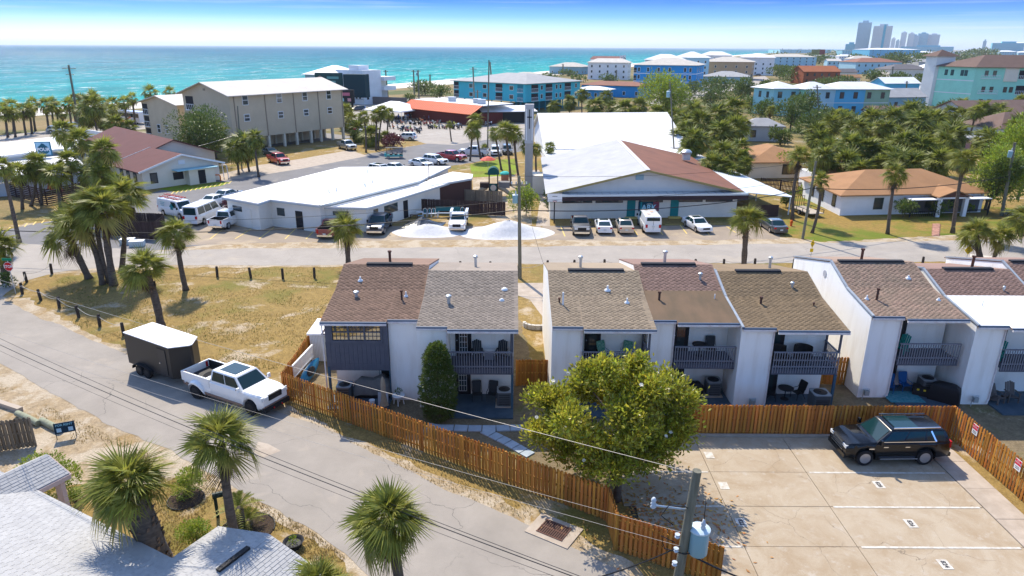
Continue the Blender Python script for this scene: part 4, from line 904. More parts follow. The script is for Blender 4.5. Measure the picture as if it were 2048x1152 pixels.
# other shrubs and trees
bush_px((1325, 232), 92, 84, M_LIME, 'large lime-green tree in front of the bright blue condominium', 2600, .55, 12, None, 'tree', 'broadleaf_tree', trunk=.3)
bush_px((1548, 350), 66, 44, M_LIME, 'light green tree behind the dark board fence', 900, .3, 7, None, 'tree', 'broadleaf_tree', trunk=.12)
bush_px((1970, 420), 92, 108, M_LIME, 'lime-tipped dense tree crowding the street light pole', 2600, .32, 14, None, 'tree', 'broadleaf_tree', trunk=.2)
bush_px((2035, 400), 90, 120, M_LIME, 'yellow-green tree spreading behind the transformer pole', 2200, .32, 12, None, 'tree', 'broadleaf_tree', trunk=.2)
bush_px((1975, 425), 60, 92, M_BUSH, 'dark round-headed tree at the end of the ranch house', 1800, .28, 9, None, 'tree', 'broadleaf_tree', trunk=.15)
bush_px((1052, 432), 58, 66, M_LIME, 'flowering bush tree beside the mid-street utility pole', 1200, .22, 8, None, 'tree', 'broadleaf_tree', trunk=.07)
bush_px((400, 330), 96, 96, M_BUSH, 'dark leafy tree against the tan condominium end', 2200, .4, 12, None, 'tree', 'broadleaf_tree', trunk=.2)
for i, (x, y, w, h) in enumerate(((1580, 262, 50, 58), (1545, 215, 60, 38), (1600, 238, 56, 48), (1440, 195, 70, 34), (1480, 205, 50, 40), (1650, 262, 40, 40), (1390, 190, 40, 24), (1520, 245, 50, 40), (1620, 275, 60, 44), (1560, 290, 40, 36), (1690, 262, 60, 36), (1740, 258, 50, 30), (1790, 250, 56, 30), (1840, 236, 46, 26), (1890, 240, 50, 32), (1360, 215, 46, 34), (1420, 215, 56, 32), (1500, 225, 40, 30), (1960, 262, 50, 36))):
    bush_px((x, y), w, h, M_BUSH, 'dark broadleaf tree among the palms below the pastel row', 900, .6, 7, 'broadleaf trees below the pastel row', 'tree', 'broadleaf_tree', trunk=.25)
for (x, y), w, h, m, lb, n, ls in (((465, 420), 40, 26, M_REDL, 'maroon-leaved shrub at the corner of the white-roofed office', 500, .14), ((580, 446), 26, 40, M_REDL, 'pink-flowered shrub beside the brown screen panels', 400, .14), ((780, 300), 50, 30, M_REDL, 'burgundy hedge by the golf cart', 700, .25),
    ((372, 996), 60, 42, M_LIME, 'low round juniper in a mulch ring on the front lawn', 900, .09), ((392, 1092), 52, 50, M_LIME, 'airy green shrub in the corner of the white roof', 900, .1), ((118, 985), 76, 70, M_LIME, 'clipped yellow-green bush beside the porch post', 2200, .09), ((152, 1010), 24, 28, M_LIME, 'small yellow plant by the porch', 120, .1),
    ((1708, 420), 24, 30, M_BUSH, 'small topiary shrub between ranch house corner and window', 300, .14), ((1745, 424), 32, 30, M_HEDGE, 'round clipped shrub between ranch house window and porch', 500, .14), ((1805, 436), 36, 28, M_BUSH, 'broad shrub before the porch railing', 400, .14), ((1878, 434), 26, 24, M_HEDGE, 'dark shrub beside the white porch column', 300, .14), ((1926, 424), 24, 16, M_LIME, 'low pale shrub at the end of the porch', 200, .14), ((1572, 415), 20, 36, M_BUSH, 'shrub at the corner of the brown shed fence', 250, .16),
    ((1605, 390), 14, 16, M_LIME, 'small lime shrub beside the ranch house wall', 120, .14), ((1095, 400), 14, 22, M_BUSH, 'clipped hedge along the church path, middle one', 200, .12), ((1097, 420), 14, 20, M_BUSH, 'clipped hedge along the church path, by the basketball hoop', 200, .12), ((1090, 380), 14, 24, M_BUSH, 'clipped hedge along the church path, by the bell tower', 200, .14), ((20, 575), 22, 26, M_BUSH, 'small palm-like shrub at the foot of the stop sign', 120, .2), ((370, 285), 40, 34, M_LIME, 'pale green shrub by the tan condominium corner', 600, .25), ((225, 360), 30, 16, M_LIME, 'low yellow hedge by the slatted fence', 200, .2)):
    bush_px((x, y), w, h, m, lb, n, ls, 6)
# cycads by the mailbox
cm = MB(); r = random.Random(9)
for k in range(22):
    az = k * 2.4; el = R(r.uniform(5, 65)); d = Vector((math.cos(az) * math.cos(el), math.sin(az) * math.cos(el), math.sin(el))); s = Vector((-math.sin(az), math.cos(az), 0)); 
    for j in range(12):
        t_ = (j + 1) / 12; p = d * .95 * t_ + Vector((0, 0, -.45 * t_ * t_)); w = .16 * math.sin(t_ * 2.6 + .3)
        for sg in (-1, 1): cm.add([p, p + d * .06, p + s * sg * w + d * .1], [(0, 1, 2)])
cme = cm.mesh('crown', M_FROND)
for (b, z, sc, lb) in (((483, 1052), .95, 1.15, 'cycad on a stubby trunk behind the smooth palm'), ((498, 1050), .25, .9, 'low cycad at the edge of the planting bed')):
    B = P(*b); t = thing('cycad', lb, 'cycad', B); MB().tube([(0, 0, -.05), (0.02, 0, z)], [.2, .18], 8).obj('trunk', M_TRUNK, t); link('crown', cme, t, (0, 0, z), None, sc)
# fallen leaves under the magnolia
fl = MB(); r = random.Random(4)
for k in range(900):
    a = r.gauss(0, 1); x = 6.6 + r.gauss(0, 1.5); y = 25.9 + r.gauss(0, 1.3)
    if x < 5.3 and y < 27 and r.random() < .7: continue
    z = .065 + r.uniform(0, .02); q = r.uniform(0, 6.28); l = r.uniform(.07, .13); u = Vector((math.cos(q), math.sin(q), r.uniform(-.1, .25))) * l; s = Vector((-math.sin(q), math.cos(q), r.uniform(-.2, .2))) * l * .4; p = Vector((x, y, z)); fl.add([p - u, p + s, p + u, p - s], [(0, 1, 2, 3)])
tag(stuff(fl.obj('fallen_leaves', mat('dry_leaf', (0.4, 0.2, 0.06), rough=.8, rnd=.4, hue=.03))), 'scattered orange-brown magnolia leaves on the concrete court', 'leaves')
# ================================================================== vehicles
def paint(n, c, rough=0.28, metal=0.0): return mat('paint_' + n, c, rough=rough, metal=metal, coat=0.7, spec=0.5)
PW = paint('white', (0.78, 0.78, 0.77)); PBK = mat('paint_black', (0.004, 0.005, 0.007), rough=.16, spec=.35, coat=.12); PNV = paint('navy', (0.02, 0.04, 0.075)); PRD = paint('red', (0.42, 0.02, 0.035)); PSV = paint('silver', (0.42, 0.44, 0.46), .3, .6)
PGD = paint('champagne', (0.55, 0.47, 0.38), .3, .4); PYL = paint('yellow', (0.62, 0.6, 0.03)); PMR = paint('maroon', (0.22, 0.03, 0.03)); PGY = paint('charcoal', (0.05, 0.055, 0.06)); PTQ = paint('turquoise', (0.02, 0.36, 0.33)); PBR = paint('brown_trim', (0.22, 0.13, 0.09)); POR = paint('orange', (0.65, 0.16, 0.02)); PBL = paint('blue', (0.03, 0.12, 0.42)); PSD = paint('dusty_black', (0.05, 0.05, 0.052), .5)
M_AUTOG = mat('auto_glass', (0.008, 0.032, 0.036), rough=0.05, spec=0.45, coat=.0)
M_TYRE = mat('tyre_rubber', (0.018, 0.018, 0.02), rough=0.85); M_RIM = mat('alloy_rim', (0.5, 0.5, 0.52), rough=0.3, metal=0.8); M_RIMB = mat('black_rim', (0.02, 0.02, 0.022), rough=0.35)
M_TRIM = mat('black_trim', (0.02, 0.02, 0.022), rough=0.6); M_CHROME = mat('chrome', (0.7, 0.72, 0.75), rough=0.12, metal=1.0)
M_HEADL = mat('headlamp_lens', (0.7, 0.72, 0.72), rough=0.08, spec=.8); M_TAILL = mat('tail_lamp', (0.45, 0.01, 0.015), rough=0.15); M_AMBER = mat('amber_lens', (0.7, 0.25, 0.02), rough=.2); M_PLATE = mat('number_plate', (0.6, 0.62, 0.6))
_wh = {}
def wheel_meshes(r, w, rim, near):
    k = (round(r, 3), w, rim.name, near)
    if k in _wh: return _wh[k]
    rot = Matrix.Rotation(math.pi / 2, 4, 'X'); n = 22 if near else 12
    t = MB(rot); t.lathe([(r * .62, -w / 2), (r * .93, -w / 2), (r, -w / 2 + .04), (r, w / 2 - .04), (r * .93, w / 2), (r * .62, w / 2)], n)
    m = MB(rot); m.lathe([(r * .6, -w / 2 - .004), (r * .64, -w * .5 - .004), (r * .1, -w * .3), (r * .1, w * .3), (r * .64, w * .5 + .004), (r * .6, w / 2 + .004)], n)
    if near:
        for i in range(10):
            a = 2 * math.pi * i / 10
            for s in (-1, 1): m.box((math.cos(a) * r * .34, math.sin(a) * r * .34, s * (w * .5 - .01)), (r * .5, .045, .03), a)
        _wh[k] = (t.mesh('tyre', M_TYRE, 40), m.mesh('rim', rim, 40))
    else:
        m.cur = 1; 
        mm = MB(); mm.v = t.v + m.v; mm.f = t.f + [[i + len(t.v) for i in f] for f in m.f]; mm.mi = [0] * len(t.f) + [1] * len(m.f); _wh[k] = (mm.mesh('wheel', [M_TYRE, rim], 40), None)
    return _wh[k]
def add_wheel(t, x, y, r, w, rim, near):
    a, b = wheel_meshes(r, w, rim, near)
    if near:
        e = link('wheel', a, t, (x, y, r)); link('rim', b, e)
    else: link('wheel', a, t, (x, y, r))
SPEC = {
 'sedan': dict(L=4.8, W=1.82, H=1.45, wb=2.75, fo=.93, r=.33, c=.2, belt=.93, hood=.86, deck=1.0, xf0=1.0, xf1=.25, xr1=-.95, xr0=-1.75),
 'coupe': dict(L=4.55, W=1.84, H=1.36, wb=2.65, fo=.92, r=.33, c=.17, belt=.9, hood=.8, deck=.98, xf0=.95, xf1=.1, xr1=-.85, xr0=-1.95),
 'suv': dict(L=4.8, W=1.92, H=1.74, wb=2.85, fo=.92, r=.37, c=.26, belt=1.08, hood=1.0, deck=1.08, xf0=1.1, xf1=.4, xr1=-1.9, xr0=-2.28),
 'bigsuv': dict(L=5.33, W=2.05, H=1.93, wb=3.07, fo=.97, r=.43, c=.3, belt=1.3, hood=1.22, deck=1.3, xf0=1.2, xf1=.45, xr1=-2.25, xr0=-2.55),
 'pickup': dict(L=5.8, W=2.02, H=1.93, wb=3.68, fo=.97, r=.42, c=.32, belt=1.24, hood=1.2, deck=.88, xf0=1.3, xf1=.6, xr1=-.95, xr0=-1.05, bed=1.32),
 'dually': dict(L=6.75, W=2.08, H=2.08, wb=4.42, fo=.98, r=.46, c=.42, belt=1.4, hood=1.38, deck=1.0, xf0=1.85, xf1=1.15, xr1=-.75, xr0=-.85, bed=1.48),
 'oldpickup': dict(L=5.5, W=1.98, H=1.8, wb=3.5, fo=.95, r=.38, c=.3, belt=1.16, hood=1.16, deck=.85, xf0=.95, xf1=.4, xr1=-.55, xr0=-.62, bed=1.22),
 'van': dict(L=5.6, W=2.0, H=2.12, wb=3.5, fo=.85, r=.37, c=.26, belt=1.22, hood=1.12, deck=1.22, xf0=1.95, xf1=1.35, xr1=-2.68, xr0=-2.74),
 'transit': dict(L=5.9, W=2.05, H=2.35, wb=3.75, fo=.9, r=.36, c=.24, belt=1.25, hood=1.2, deck=1.25, xf0=2.35, xf1=1.55, xr1=-2.82, xr0=-2.88)}
def car(kind, loc, rz, pm, label, group=None, near=False, rim=None, name=None, cat=None, lower=None, sunroof=False, darkroof=False, rear_wide=0.0):
    S = SPEC[kind]; rim = rim or M_RIM
    name = name or {'sedan': 'parked_car', 'coupe': 'parked_car', 'suv': 'parked_suv', 'bigsuv': 'parked_suv', 'pickup': 'pickup_truck', 'dually': 'pickup_truck', 'oldpickup': 'pickup_truck', 'van': 'parked_van', 'transit': 'parked_van'}[kind]
    cat = cat or {'parked_car': 'car', 'parked_suv': 'suv', 'pickup_truck': 'pickup', 'parked_van': 'van'}[name]
    t = thing(name, label, cat, loc, rz, group)
    L, W, H, r, c = S['L'], S['W'], S['H'], S['r'], S['c']; xa = L / 2 - S['fo']; xr = xa - S['wb']; Rr = r * 1.2; bed = S.get('bed')
    def zb(x):
        for ax in (xa, xr):
            if abs(x - ax) < Rr: return max(c, r + math.sqrt(max(0, Rr * Rr - (x - ax) ** 2)) * 0.98)
        return c + (0.1 if x > xa + Rr or x < xr - Rr else 0)
    def zt(x):
        if x > S['xf0']: u = (x - S['xf0']) / (L / 2 - S['xf0']); return S['belt'] + (S['hood'] - S['belt']) * u ** .6 - 0.07 * u ** 4 - (0.05 if u > .93 else 0)
        if x < S['xr0']: return S['deck'] - (0.04 if x < -L / 2 + .06 and not bed else 0)
        return S['belt']
    def hw(x):
        u = abs(x) / (L / 2); return W / 2 * (1 - 0.16 * max(0, (u - .72) / .28) ** 2)
    xs = {-L / 2, -L / 2 + .05, -L / 2 + .2, L / 2 - .25, L / 2 - .1, L / 2, S['xf0'], S['xf0'] + .05, S['xr0'], S['xr0'] - .02}
    for ax in (xa, xr):
        for f in (-1.02, -1, -.93, -.75, -.4, 0, .4, .75, .93, 1, 1.02): xs.add(ax + f * Rr)
    for k in range(1, 10): xs.add(-L / 2 + L * k / 10)
    xs = sorted(x for x in xs if -L / 2 <= x <= L / 2); rings = []
    for x in xs:
        w, a, b_ = hw(x), zb(x), max(zt(x), zb(x) + .06); h = b_ - a; end = min(1, (L / 2 - abs(x)) / .06)
        q = [(w * .9, a), (w * .985, a + min(.12, h * .3)), (w, a + h * .55), (w * .975, b_ - min(.09, h * .2)), (w * .88, b_)]
        q += [(-y, z) for y, z in reversed(q)]; rings.append([(x, y, z) for y, z in q])
    mb = MB(); mb.rings(rings); body = mb.obj('body', pm, t, smooth=38, fix=True)
    MB().b2((-L / 2 + .3, -W / 2 + .28, c + .02), (L / 2 - .3, W / 2 - .28, min(.8, S['deck'] - .1))).obj('chassis', M_TRIM, t)
    # greenhouse
    wbt, wrf = W / 2 * .93, W / 2 * (.74 if kind not in ('van', 'transit') else .86); zb0, zr = S['belt'] - .03, H
    f0, f1, r1, r0 = S['xf0'], S['xf1'], S['xr1'], S['xr0']
    bm = bmesh.new(); vv = [bm.verts.new(p) for p in ((r0, -wbt, zb0), (f0, -wbt, zb0), (f0, wbt, zb0), (r0, wbt, zb0), (r1, -wrf, zr - .02), (f1, -wrf, zr - .04), (f1, wrf, zr - .04), (r1, wrf, zr - .02))]
    for q in ((0, 1, 5, 4), (1, 2, 6, 5), (2, 3, 7, 6), (3, 0, 4, 7), (4, 5, 6, 7)): bm.faces.new([vv[i] for i in q])
    bmesh.ops.recalc_face_normals(bm, faces=bm.faces); bmesh.ops.bevel(bm, geom=[e for e in bm.edges if min(v.co.z for v in e.verts) > zb0 + .2], offset=.13 if kind in ('bigsuv', 'suv', 'sedan', 'coupe') else .09, segments=3, affect='EDGES', profile=.6)
    me = bpy.data.meshes.new('cabin'); bm.to_mesh(me); bm.free(); me.materials.append(pm); me.polygons.foreach_set('use_smooth', [True] * len(me.polygons)); me.set_sharp_from_angle(angle=R(40)); cab = link('cabin', me, t)
    def glass(nm, q, ins, par, m=M_AUTOG, n_off=.006):
        a, b_, cc, d = map(Vector, q); ce = (a + b_ + cc + d) / 4; n = (b_ - a).cross(d - a).normalized()
        if n.dot(ce - Vector((0, 0, H * .5))) < 0: n = -n
        u0, u1, v0, v1 = ins
        def at(u, v): return a.lerp(b_, u).lerp(d.lerp(cc, u), v) + n * n_off
        g = MB(); g.poly([at(u0, v0), at(u1, v0), at(u1, v1), at(u0, v1)]); o = g.obj(nm, m, par); return o
    LF0, LF1, LR0, LR1 = (f0, wbt, zb0), (f1, wrf, zr - .04), (r0, wbt, zb0), (r1, wrf, zr - .02)
    mir = lambda p: (p[0], -p[1], p[2])
    glass('windshield', [mir(LF0), LF0, LF1, mir(LF1)], (.06, .94, .06, .88), t)
    if kind not in ('transit_',): glass('rear_window', [mir(LR0), LR0, LR1, mir(LR1)], (.09, .91, .12 if kind != 'van' else .45, .86 if kind != 'coupe' else .8), t)
    ns = {'sedan': 2, 'coupe': 2, 'suv': 3, 'bigsuv': 3, 'pickup': 2, 'dually': 2, 'oldpickup': 1, 'van': 1, 'transit': 3}[kind]
    lo_u = 0.04 if kind != 'van' else 0.7
    for s in (1, -1):
        g = (lambda p: p) if s > 0 else mir
        for k in range(ns):
            u0 = lo_u + (0.95 - lo_u) * k / ns + .012; u1 = lo_u + (0.95 - lo_u) * (k + 1) / ns - .012
            glass('side_window', [g(LR0), g(LF0), g(LF1), g(LR1)], (u0, u1, .12, .86), t)
    for s in (1, -1):
        add_wheel(t, xa, s * (W / 2 - .13), r, .25, rim, near)
        if rear_wide:
            add_wheel(t, xr, s * (W / 2 + rear_wide - .14), r, .25, rim, near); add_wheel(t, xr, s * (W / 2 - .22), r, .25, rim, near)
        else: add_wheel(t, xr, s * (W / 2 - .13), r, .25, rim, near)
        zh = S['hood'] - .22
        mb = MB(); mb.box((L / 2 - .07, s * hw(L / 2 - .1) * .74, zh), (.2, .34, .17)); mb.obj('headlight', M_HEADL, t)
        mb = MB(); mb.box((-L / 2 + .04, s * W / 2 * .74, S['deck'] - .2 if not bed else bed - .26), (.12, .24 if not bed else .16, .16 if kind in ('sedan', 'coupe') else .36)); mb.obj('tail_light', M_TAILL, t)
        mb = MB(); mb.box((S['xf0'] - .12, s * (W / 2 + .1), S['belt'] + .1), (.12, .2, .17 if kind in ('sedan', 'coupe', 'suv') else .26), taper=.85); mb.obj('mirror', pm if near else M_TRIM, t)
    mb = MB(); mb.box((L / 2 - .02, 0, S['hood'] - .26), (.1, W * .46, .2 if kind in ('sedan', 'coupe') else .34)); mb.obj('grille', M_TRIM, t)
    mb = MB(); mb.box((L / 2 - .02, 0, c + .2), (.16, W * .84, .2)); mb.obj('front_bumper', lower or (M_CHROME if bed else pm), t)
    mb = MB(); mb.box((-L / 2 - .01, 0, c + .22), (.16, W * .84, .2)); mb.obj('rear_bumper', lower or (M_CHROME if bed else pm), t)
    mb = MB(); mb.box((-L / 2 - .09 if True else 0, 0, c + .42 if kind != 'van' else 1.0), (.02, .32, .16)); mb.obj('number_plate', M_PLATE, t)
    if bed:
        x0, x1, z0 = -L / 2 + .03, S['xr0'] - .06, S['deck']
        for s in (1, -1): MB().b2((x0, s * (W / 2 - .02), z0 - .1), (x1, s * (W / 2 - .11), bed)).obj('bed_side', pm, t)
        MB().b2((x0 - .02, -W / 2 + .11, z0 - .1), (x0 + .06, W / 2 - .11, bed - .01)).obj('tailgate', pm, t)
        MB().b2((x1 - .05, -W / 2 + .11, z0 - .1), (x1, W / 2 - .11, bed - .02)).obj('bed_bulkhead', pm, t)
        MB().b2((x0 + .06, -W / 2 + .115, z0 - .02), (x1 - .05, W / 2 - .115, z0 + .012)).obj('bed_liner', M_TRIM, t)
        for s in (1, -1): MB().b2((x0 + .07, s * (W / 2 - .112), z0), (x1 - .06, s * (W / 2 - .125), bed - .03)).obj('bed_liner', M_TRIM, t)
        MB().b2((x1 - .065, -W / 2 + .13, z0), (x1 - .052, W / 2 - .13, bed - .04)).obj('bed_liner', M_TRIM, t)
    if sunroof:
        xm0, xm1 = r1 + (f1 - r1) * .2, f1 - .2; MB().b2((xm0, -wrf * .72, zr - .04), (xm1, wrf * .72, zr - .012 + .004)).obj('sunroof', M_AUTOG, t)
    if darkroof: MB().b2((r1 + .1, -wrf * .8, zr - .05), (f1 - .12, wrf * .8, zr - .008)).obj('roof_panel', M_TRIM, t)
    if lower and near:
        for s in (1, -1): MB().b2((xr + Rr + .05, s * (W / 2 - .03), c), (xa - Rr - .05, s * (W / 2 + .015), c + .16)).obj('rocker_panel', lower, t)
    return t
def car2(kind, rear, front, pm, label, group=None, **kw):
    a, b = P(*rear), P(*front); d = b - a; return car(kind, (a + b) / 2, math.atan2(d.y, d.x), pm, label, group, **kw)
def car1(kind, px, deg, pm, label, group=None, **kw): return car(kind, P(*px), R(deg), pm, label, group, **kw)
# --- near: dually pickup with enclosed trailer
hd = R(-28.5); tc_ = Vector((-16.5, 37.15, 0))
t = car('dually', tc_, hd, PW, 'white dual-rear-wheel pickup with brown lower trim towing the dark trailer', None, True, M_RIMB, lower=PBR, sunroof=True, rear_wide=.2)
S = SPEC['dually']; xr_ = S['L'] / 2 - S['fo'] - S['wb']
for s in (1, -1):
    mb = MB(); rg = []
    for k in range(13):
        a = math.pi * k / 12; x = xr_ - math.cos(a) * .66; z = .46 + math.sin(a) * .62; ww = .22 * math.sin(a) ** .5 if 0 < k < 12 else .02
        rg.append([(x, s * 1.0, z - .12), (x, s * (1.03 + ww), z - .1), (x, s * (1.03 + ww), z), (x, s * (1.03 + ww * .6), z + .08), (x, s * 1.0, z + .12)])
    mb.rings(rg, closed=True, cap=True); mb.obj('fender_flare', PW, t, smooth=40, fix=True)
    MB().b2((-3.0, s * 1.0, .62), (xr_ - .6, s * 1.05, .82)).obj('fender_trim', PBR, t)
    for j in range(2): mb = MB(); mb.box((3.31, s * .84, 1.08 + j * .15), (.08, .24, .1)); mb.obj('headlight', M_HEADL, t)
    mb = MB(); mb.tube([(1.6, s * 1.04, 1.45), (1.62, s * 1.22, 1.5)], .03, 6); mb.obj('mirror_arm', M_TRIM, t)
MB().box((3.4, 0, .52), (.22, 1.85, .26)).obj('lower_bumper', M_TRIM, t)
for s in (-.3, .3): MB().tube([(3.46, s, .5), (3.58, s, .47), (3.56, s, .55)], .03, 6).obj('tow_hook', mat('red_hook', (.5, .02, .02)), t)
_E = t; sp = thing('spare_tyre', 'black spare tyre lying in the white pickup bed', 'tyre', tc_ + Matrix.Rotation(hd, 3, 'Z') @ Vector((-1.75, -.3, 1.15)), hd); rotx = Matrix.Rotation(R(18), 4, 'X'); mb = MB(rotx); mb.lathe([(.2, -.11), (.36, -.12), (.4, -.05), (.4, .05), (.36, .12), (.2, .11)], 20); mb.obj('tyre', M_TYRE, sp, 40); mb = MB(rotx); mb.lathe([(.05, -.05), (.22, -.1), (.22, .09), (.05, .05)], 16); mb.obj('rim', mat('white_rim', (.6, .62, .66), rough=.4), sp, 40)
bx = thing('tool_box', 'light grey tool box by the cab in the white pickup bed', 'tool box', tc_ + Matrix.Rotation(hd, 3, 'Z') @ Vector((-1.15, -.62, 1.02)), hd); MB().b2((-.22, -.35, 0), (.22, .35, .32)).obj('case', M_GALV, bx); MB().b2((-.24, -.37, .32), (.24, .37, .37)).obj('lid', M_PVC, bx)
# trailer
M_TRL = mat('dark_trailer_skin', (0.028, 0.025, 0.023), rough=.4, coat=.0, spec=.3); M_WTOP = mat('white_trailer_roof', (0.85, 0.85, 0.86), rough=.4)
ha = math.atan2(38.45 - 40.88, -20.66 + 24.73); tl = thing('enclosed_trailer', 'dark grey enclosed cargo trailer with white roof and tandem axles', 'trailer', (-22.3, 40.6, 0), ha)
Lh, Wh, z0, z1 = 2.3, 1.0, .55, 2.62
base = [(-Lh, -Wh), (Lh, -Wh), (Lh + .75, -.1), (Lh + .75, .1), (Lh, Wh), (-Lh, Wh)]
MB().prism([(x, y, z0) for x, y in base], (0, 0, z1 - z0)).obj('box_body', M_TRL, tl, fix=True)
MB().prism([(x * 1.01, y * 1.02, z1 + .002) for x, y in base], (0, 0, .05)).obj('roof', M_WTOP, tl, fix=True)
for k in range(1, 6): x = -Lh + k * .78; MB().b2((x - .015, -Wh, z1 + .052), (x + .015, Wh, z1 + .064)).obj('roof_seam', M_GALV, tl)
MB().b2((Lh - 1.15, -Wh - .012, .7), (Lh - .4, -Wh + .01, 2.35)).obj('side_door', mat('trailer_door', (.05, .045, .042), rough=.35), tl); MB().b2((Lh - 1.2, -Wh - .02, 2.36), (Lh - .35, -Wh + .01, 2.42)).obj('door_header', M_TRIM, tl); MB().b2((Lh - .42, -Wh - .03, .7), (Lh - .37, -Wh + .01, 2.35)).obj('door_post', M_TRIM, tl)
MB().box((Lh - 1.05, -Wh - .03, 1.4), (.1, .05, .06)).obj('door_latch', M_CHROME, tl)
for s in (1, -1):
    for dx in (-.62, .2): add_wheel(tl, dx - .4, s * (Wh + .06), .36, .22, M_RIMB, True)
    mb = MB(); rg = []
    for k in range(11):
        a = math.pi * k / 10; x = -.61 - math.cos(a) * .95; z = .42 + math.sin(a) ** .6 * .4; rg.append([(x, s * Wh, z), (x, s * (Wh + .26), z), (x, s * (Wh + .26), z + .03), (x, s * Wh, z + .03)])
    mb.rings(rg); mb.obj('fender', M_TRIM, tl, fix=True)
MB().beam((Lh + .6, 0, .5), (Lh + 1.75, 0, .5), .12, .12).obj('tongue', M_TRIM, tl); MB().box((Lh + .95, -.12, .95), (.3, .4, .55)).obj('battery_box', M_TRIM, tl); MB().tube([(Lh + 1.2, 0, .1), (Lh + 1.2, 0, .95)], .04, 8).obj('jack', M_GALV, tl)
# --- near: black SUV on the court
t = car('bigsuv', (19.5, 31.35, .055), math.pi + .03, PBK, 'glossy black full-size SUV parked on the concrete court', None, True, M_RIM)
S = SPEC['bigsuv']; L_ = S['L']
for k in range(4): MB().box((L_ / 2 + .03, 0, .72 + k * .115), (.05, 1.25 - abs(k - 1.5) * .06, .05)).obj('grille_bar', M_CHROME, t)
for s in (1, -1):
    MB().beam((S['xr0'] + .5, s * .7, 1.98), (S['xf1'] - .1, s * .72, 1.97), .05, .05).obj('roof_rail', M_CHROME, t)
    MB().beam((S['xr0'] + .75, s * .955, 1.33), (S['xf0'] - .15, s * .97, 1.33), .02, .035).obj('window_trim', M_CHROME, t)
    MB().beam((-.95, s * 1.02, .42), (.95, s * 1.02, .42), .1, .05).obj('running_board', M_CHROME, t)
    MB().beam((S['xr0'] + .75, s * .965, 1.34), (S['xr1'] + .7, s * .79, 1.84), .03, .08, (1, 0, 0)).obj('quarter_trim', M_CHROME, t)
    for x in (-.35, .75): MB().box((x, s * 1.03, 1.08), (.24, .03, .05)).obj('door_handle', M_CHROME, t)
    MB().box((1.45, s * 1.02, .98), (.26, .02, .06)).obj('fender_badge', M_CHROME, t)
MB().b2((-1.0, -.62, 1.9), (.2, .62, 1.936)).obj('sunroof', M_AUTOG, t)
MB().beam((L_ / 2 + .02, -.85, .42), (L_ / 2 + .02, .85, .42), .06, .05).obj('skid_bar', M_CHROME, t)
# --- parked row before the long white hall
car1('oldpickup', (1160, 462), -91, PSD, 'dusty black pickup with chrome grille parked nose-out', None, darkroof=False)
car1('coupe', (1206, 460), 88, PW, 'white hatchback coupe with dark sunroof parked nose-in', None, sunroof=True)
car1('sedan', (1248, 460), 88, PGD, 'pale gold sedan with red tail lamps and sunroof', None, sunroof=True)
v_ = car1('van', (1297, 458), 89, PW, 'white cargo van with rust-stained roof and twin rear windows', None, rim=M_RIMB)
for (x, y) in ((.9, .3), (-.2, -.2), (-1.4, .35)): MB().box((x, y, 2.125), (.5, .35, .015)).obj('rust_patch', mat('rust_stain', (.45, .22, .1), (.7, .6, .5), 8, .9), v_)
MB().box((-2.79, 0, 1.3), (.02, .03, 1.5)).obj('door_seam', M_TRIM, v_)
car1('sedan', (1393, 458), -78, PW, 'white luxury sedan with split grille and dark sunroof, nose-out', None, sunroof=True)
car1('sedan', (1545, 460), 92, PGY, 'charcoal sedan half hidden by the street palm near the brown shed', None)
car1('pickup', (760, 460), -92, PNV, 'dark blue pickup with sunshade in its windscreen', None)
car1('oldpickup', (664, 468), 88, PMR, 'maroon pickup hidden behind the street palm', None)
ut = car1('oldpickup', (917, 455), -90, PW, 'white utility truck with side tool bodies between the sand piles', None, rim=M_RIMB)
for s in (1, -1): MB().b2((-2.7, s * .75, .75), (-.7, s * 1.05, 1.75)).obj('tool_body', PW, ut); MB().box((2.72, s * .72, .95), (.08, .3, .16)).obj('turn_lamp', M_AMBER, ut)
car2('pickup', (424, 466), (490, 436), PW, 'white pickup with empty bed beside the maroon shrub', None)
car2('transit', (376, 456), (440, 428), PW, 'white passenger van with long side windows', None)
lv = car2('van', (322, 424), (392, 440), PW, 'white trade van with red ladders on its roof', None)
sv = car2('sedan', (402, 418), (462, 400), PW, 'white sedan with red tail lamp behind the maroon shrub', None)
car2('sedan', (436, 404), (476, 392), PSV, 'silver sedan mostly hidden behind the white sedan', None)
car2('suv', (2075, 452), (2022, 434), PSV, 'blue-silver car parked by the street light pole', None)
lad = thing('ladder', 'red extension ladder on the trade van roof', 'ladder', lv.location, lv.rotation_euler.z)
for s in (-.18, .18): MB().beam((-3.1, .55 + s, 2.32), (1.1, .55 + s, 2.32), .05, .09).obj('stile', mat('ladder_red', (.5, .04, .04)), lad)
for k in range(12): MB().beam((-2.9 + k * .34, .37, 2.32), (-2.9 + k * .34, .73, 2.32), .03, .03).obj('rung', M_GALV, lad)
lad2 = dup(lad, lv.location + Matrix.Rotation(lv.rotation_euler.z, 3, 'Z') @ Vector((.7, -1.05, 0)), lv.rotation_euler.z, 'second red ladder lying along the far side of the trade van roof')
rk = thing('roof_rack', 'black roof rack carrying ladders on the trade van', 'roof rack', lv.location, lv.rotation_euler.z)
for x in (-2.0, -.6, .6): MB().beam((x, -.85, 2.2), (x, .85, 2.2), .05, .05).obj('crossbar', M_TRIM, rk)
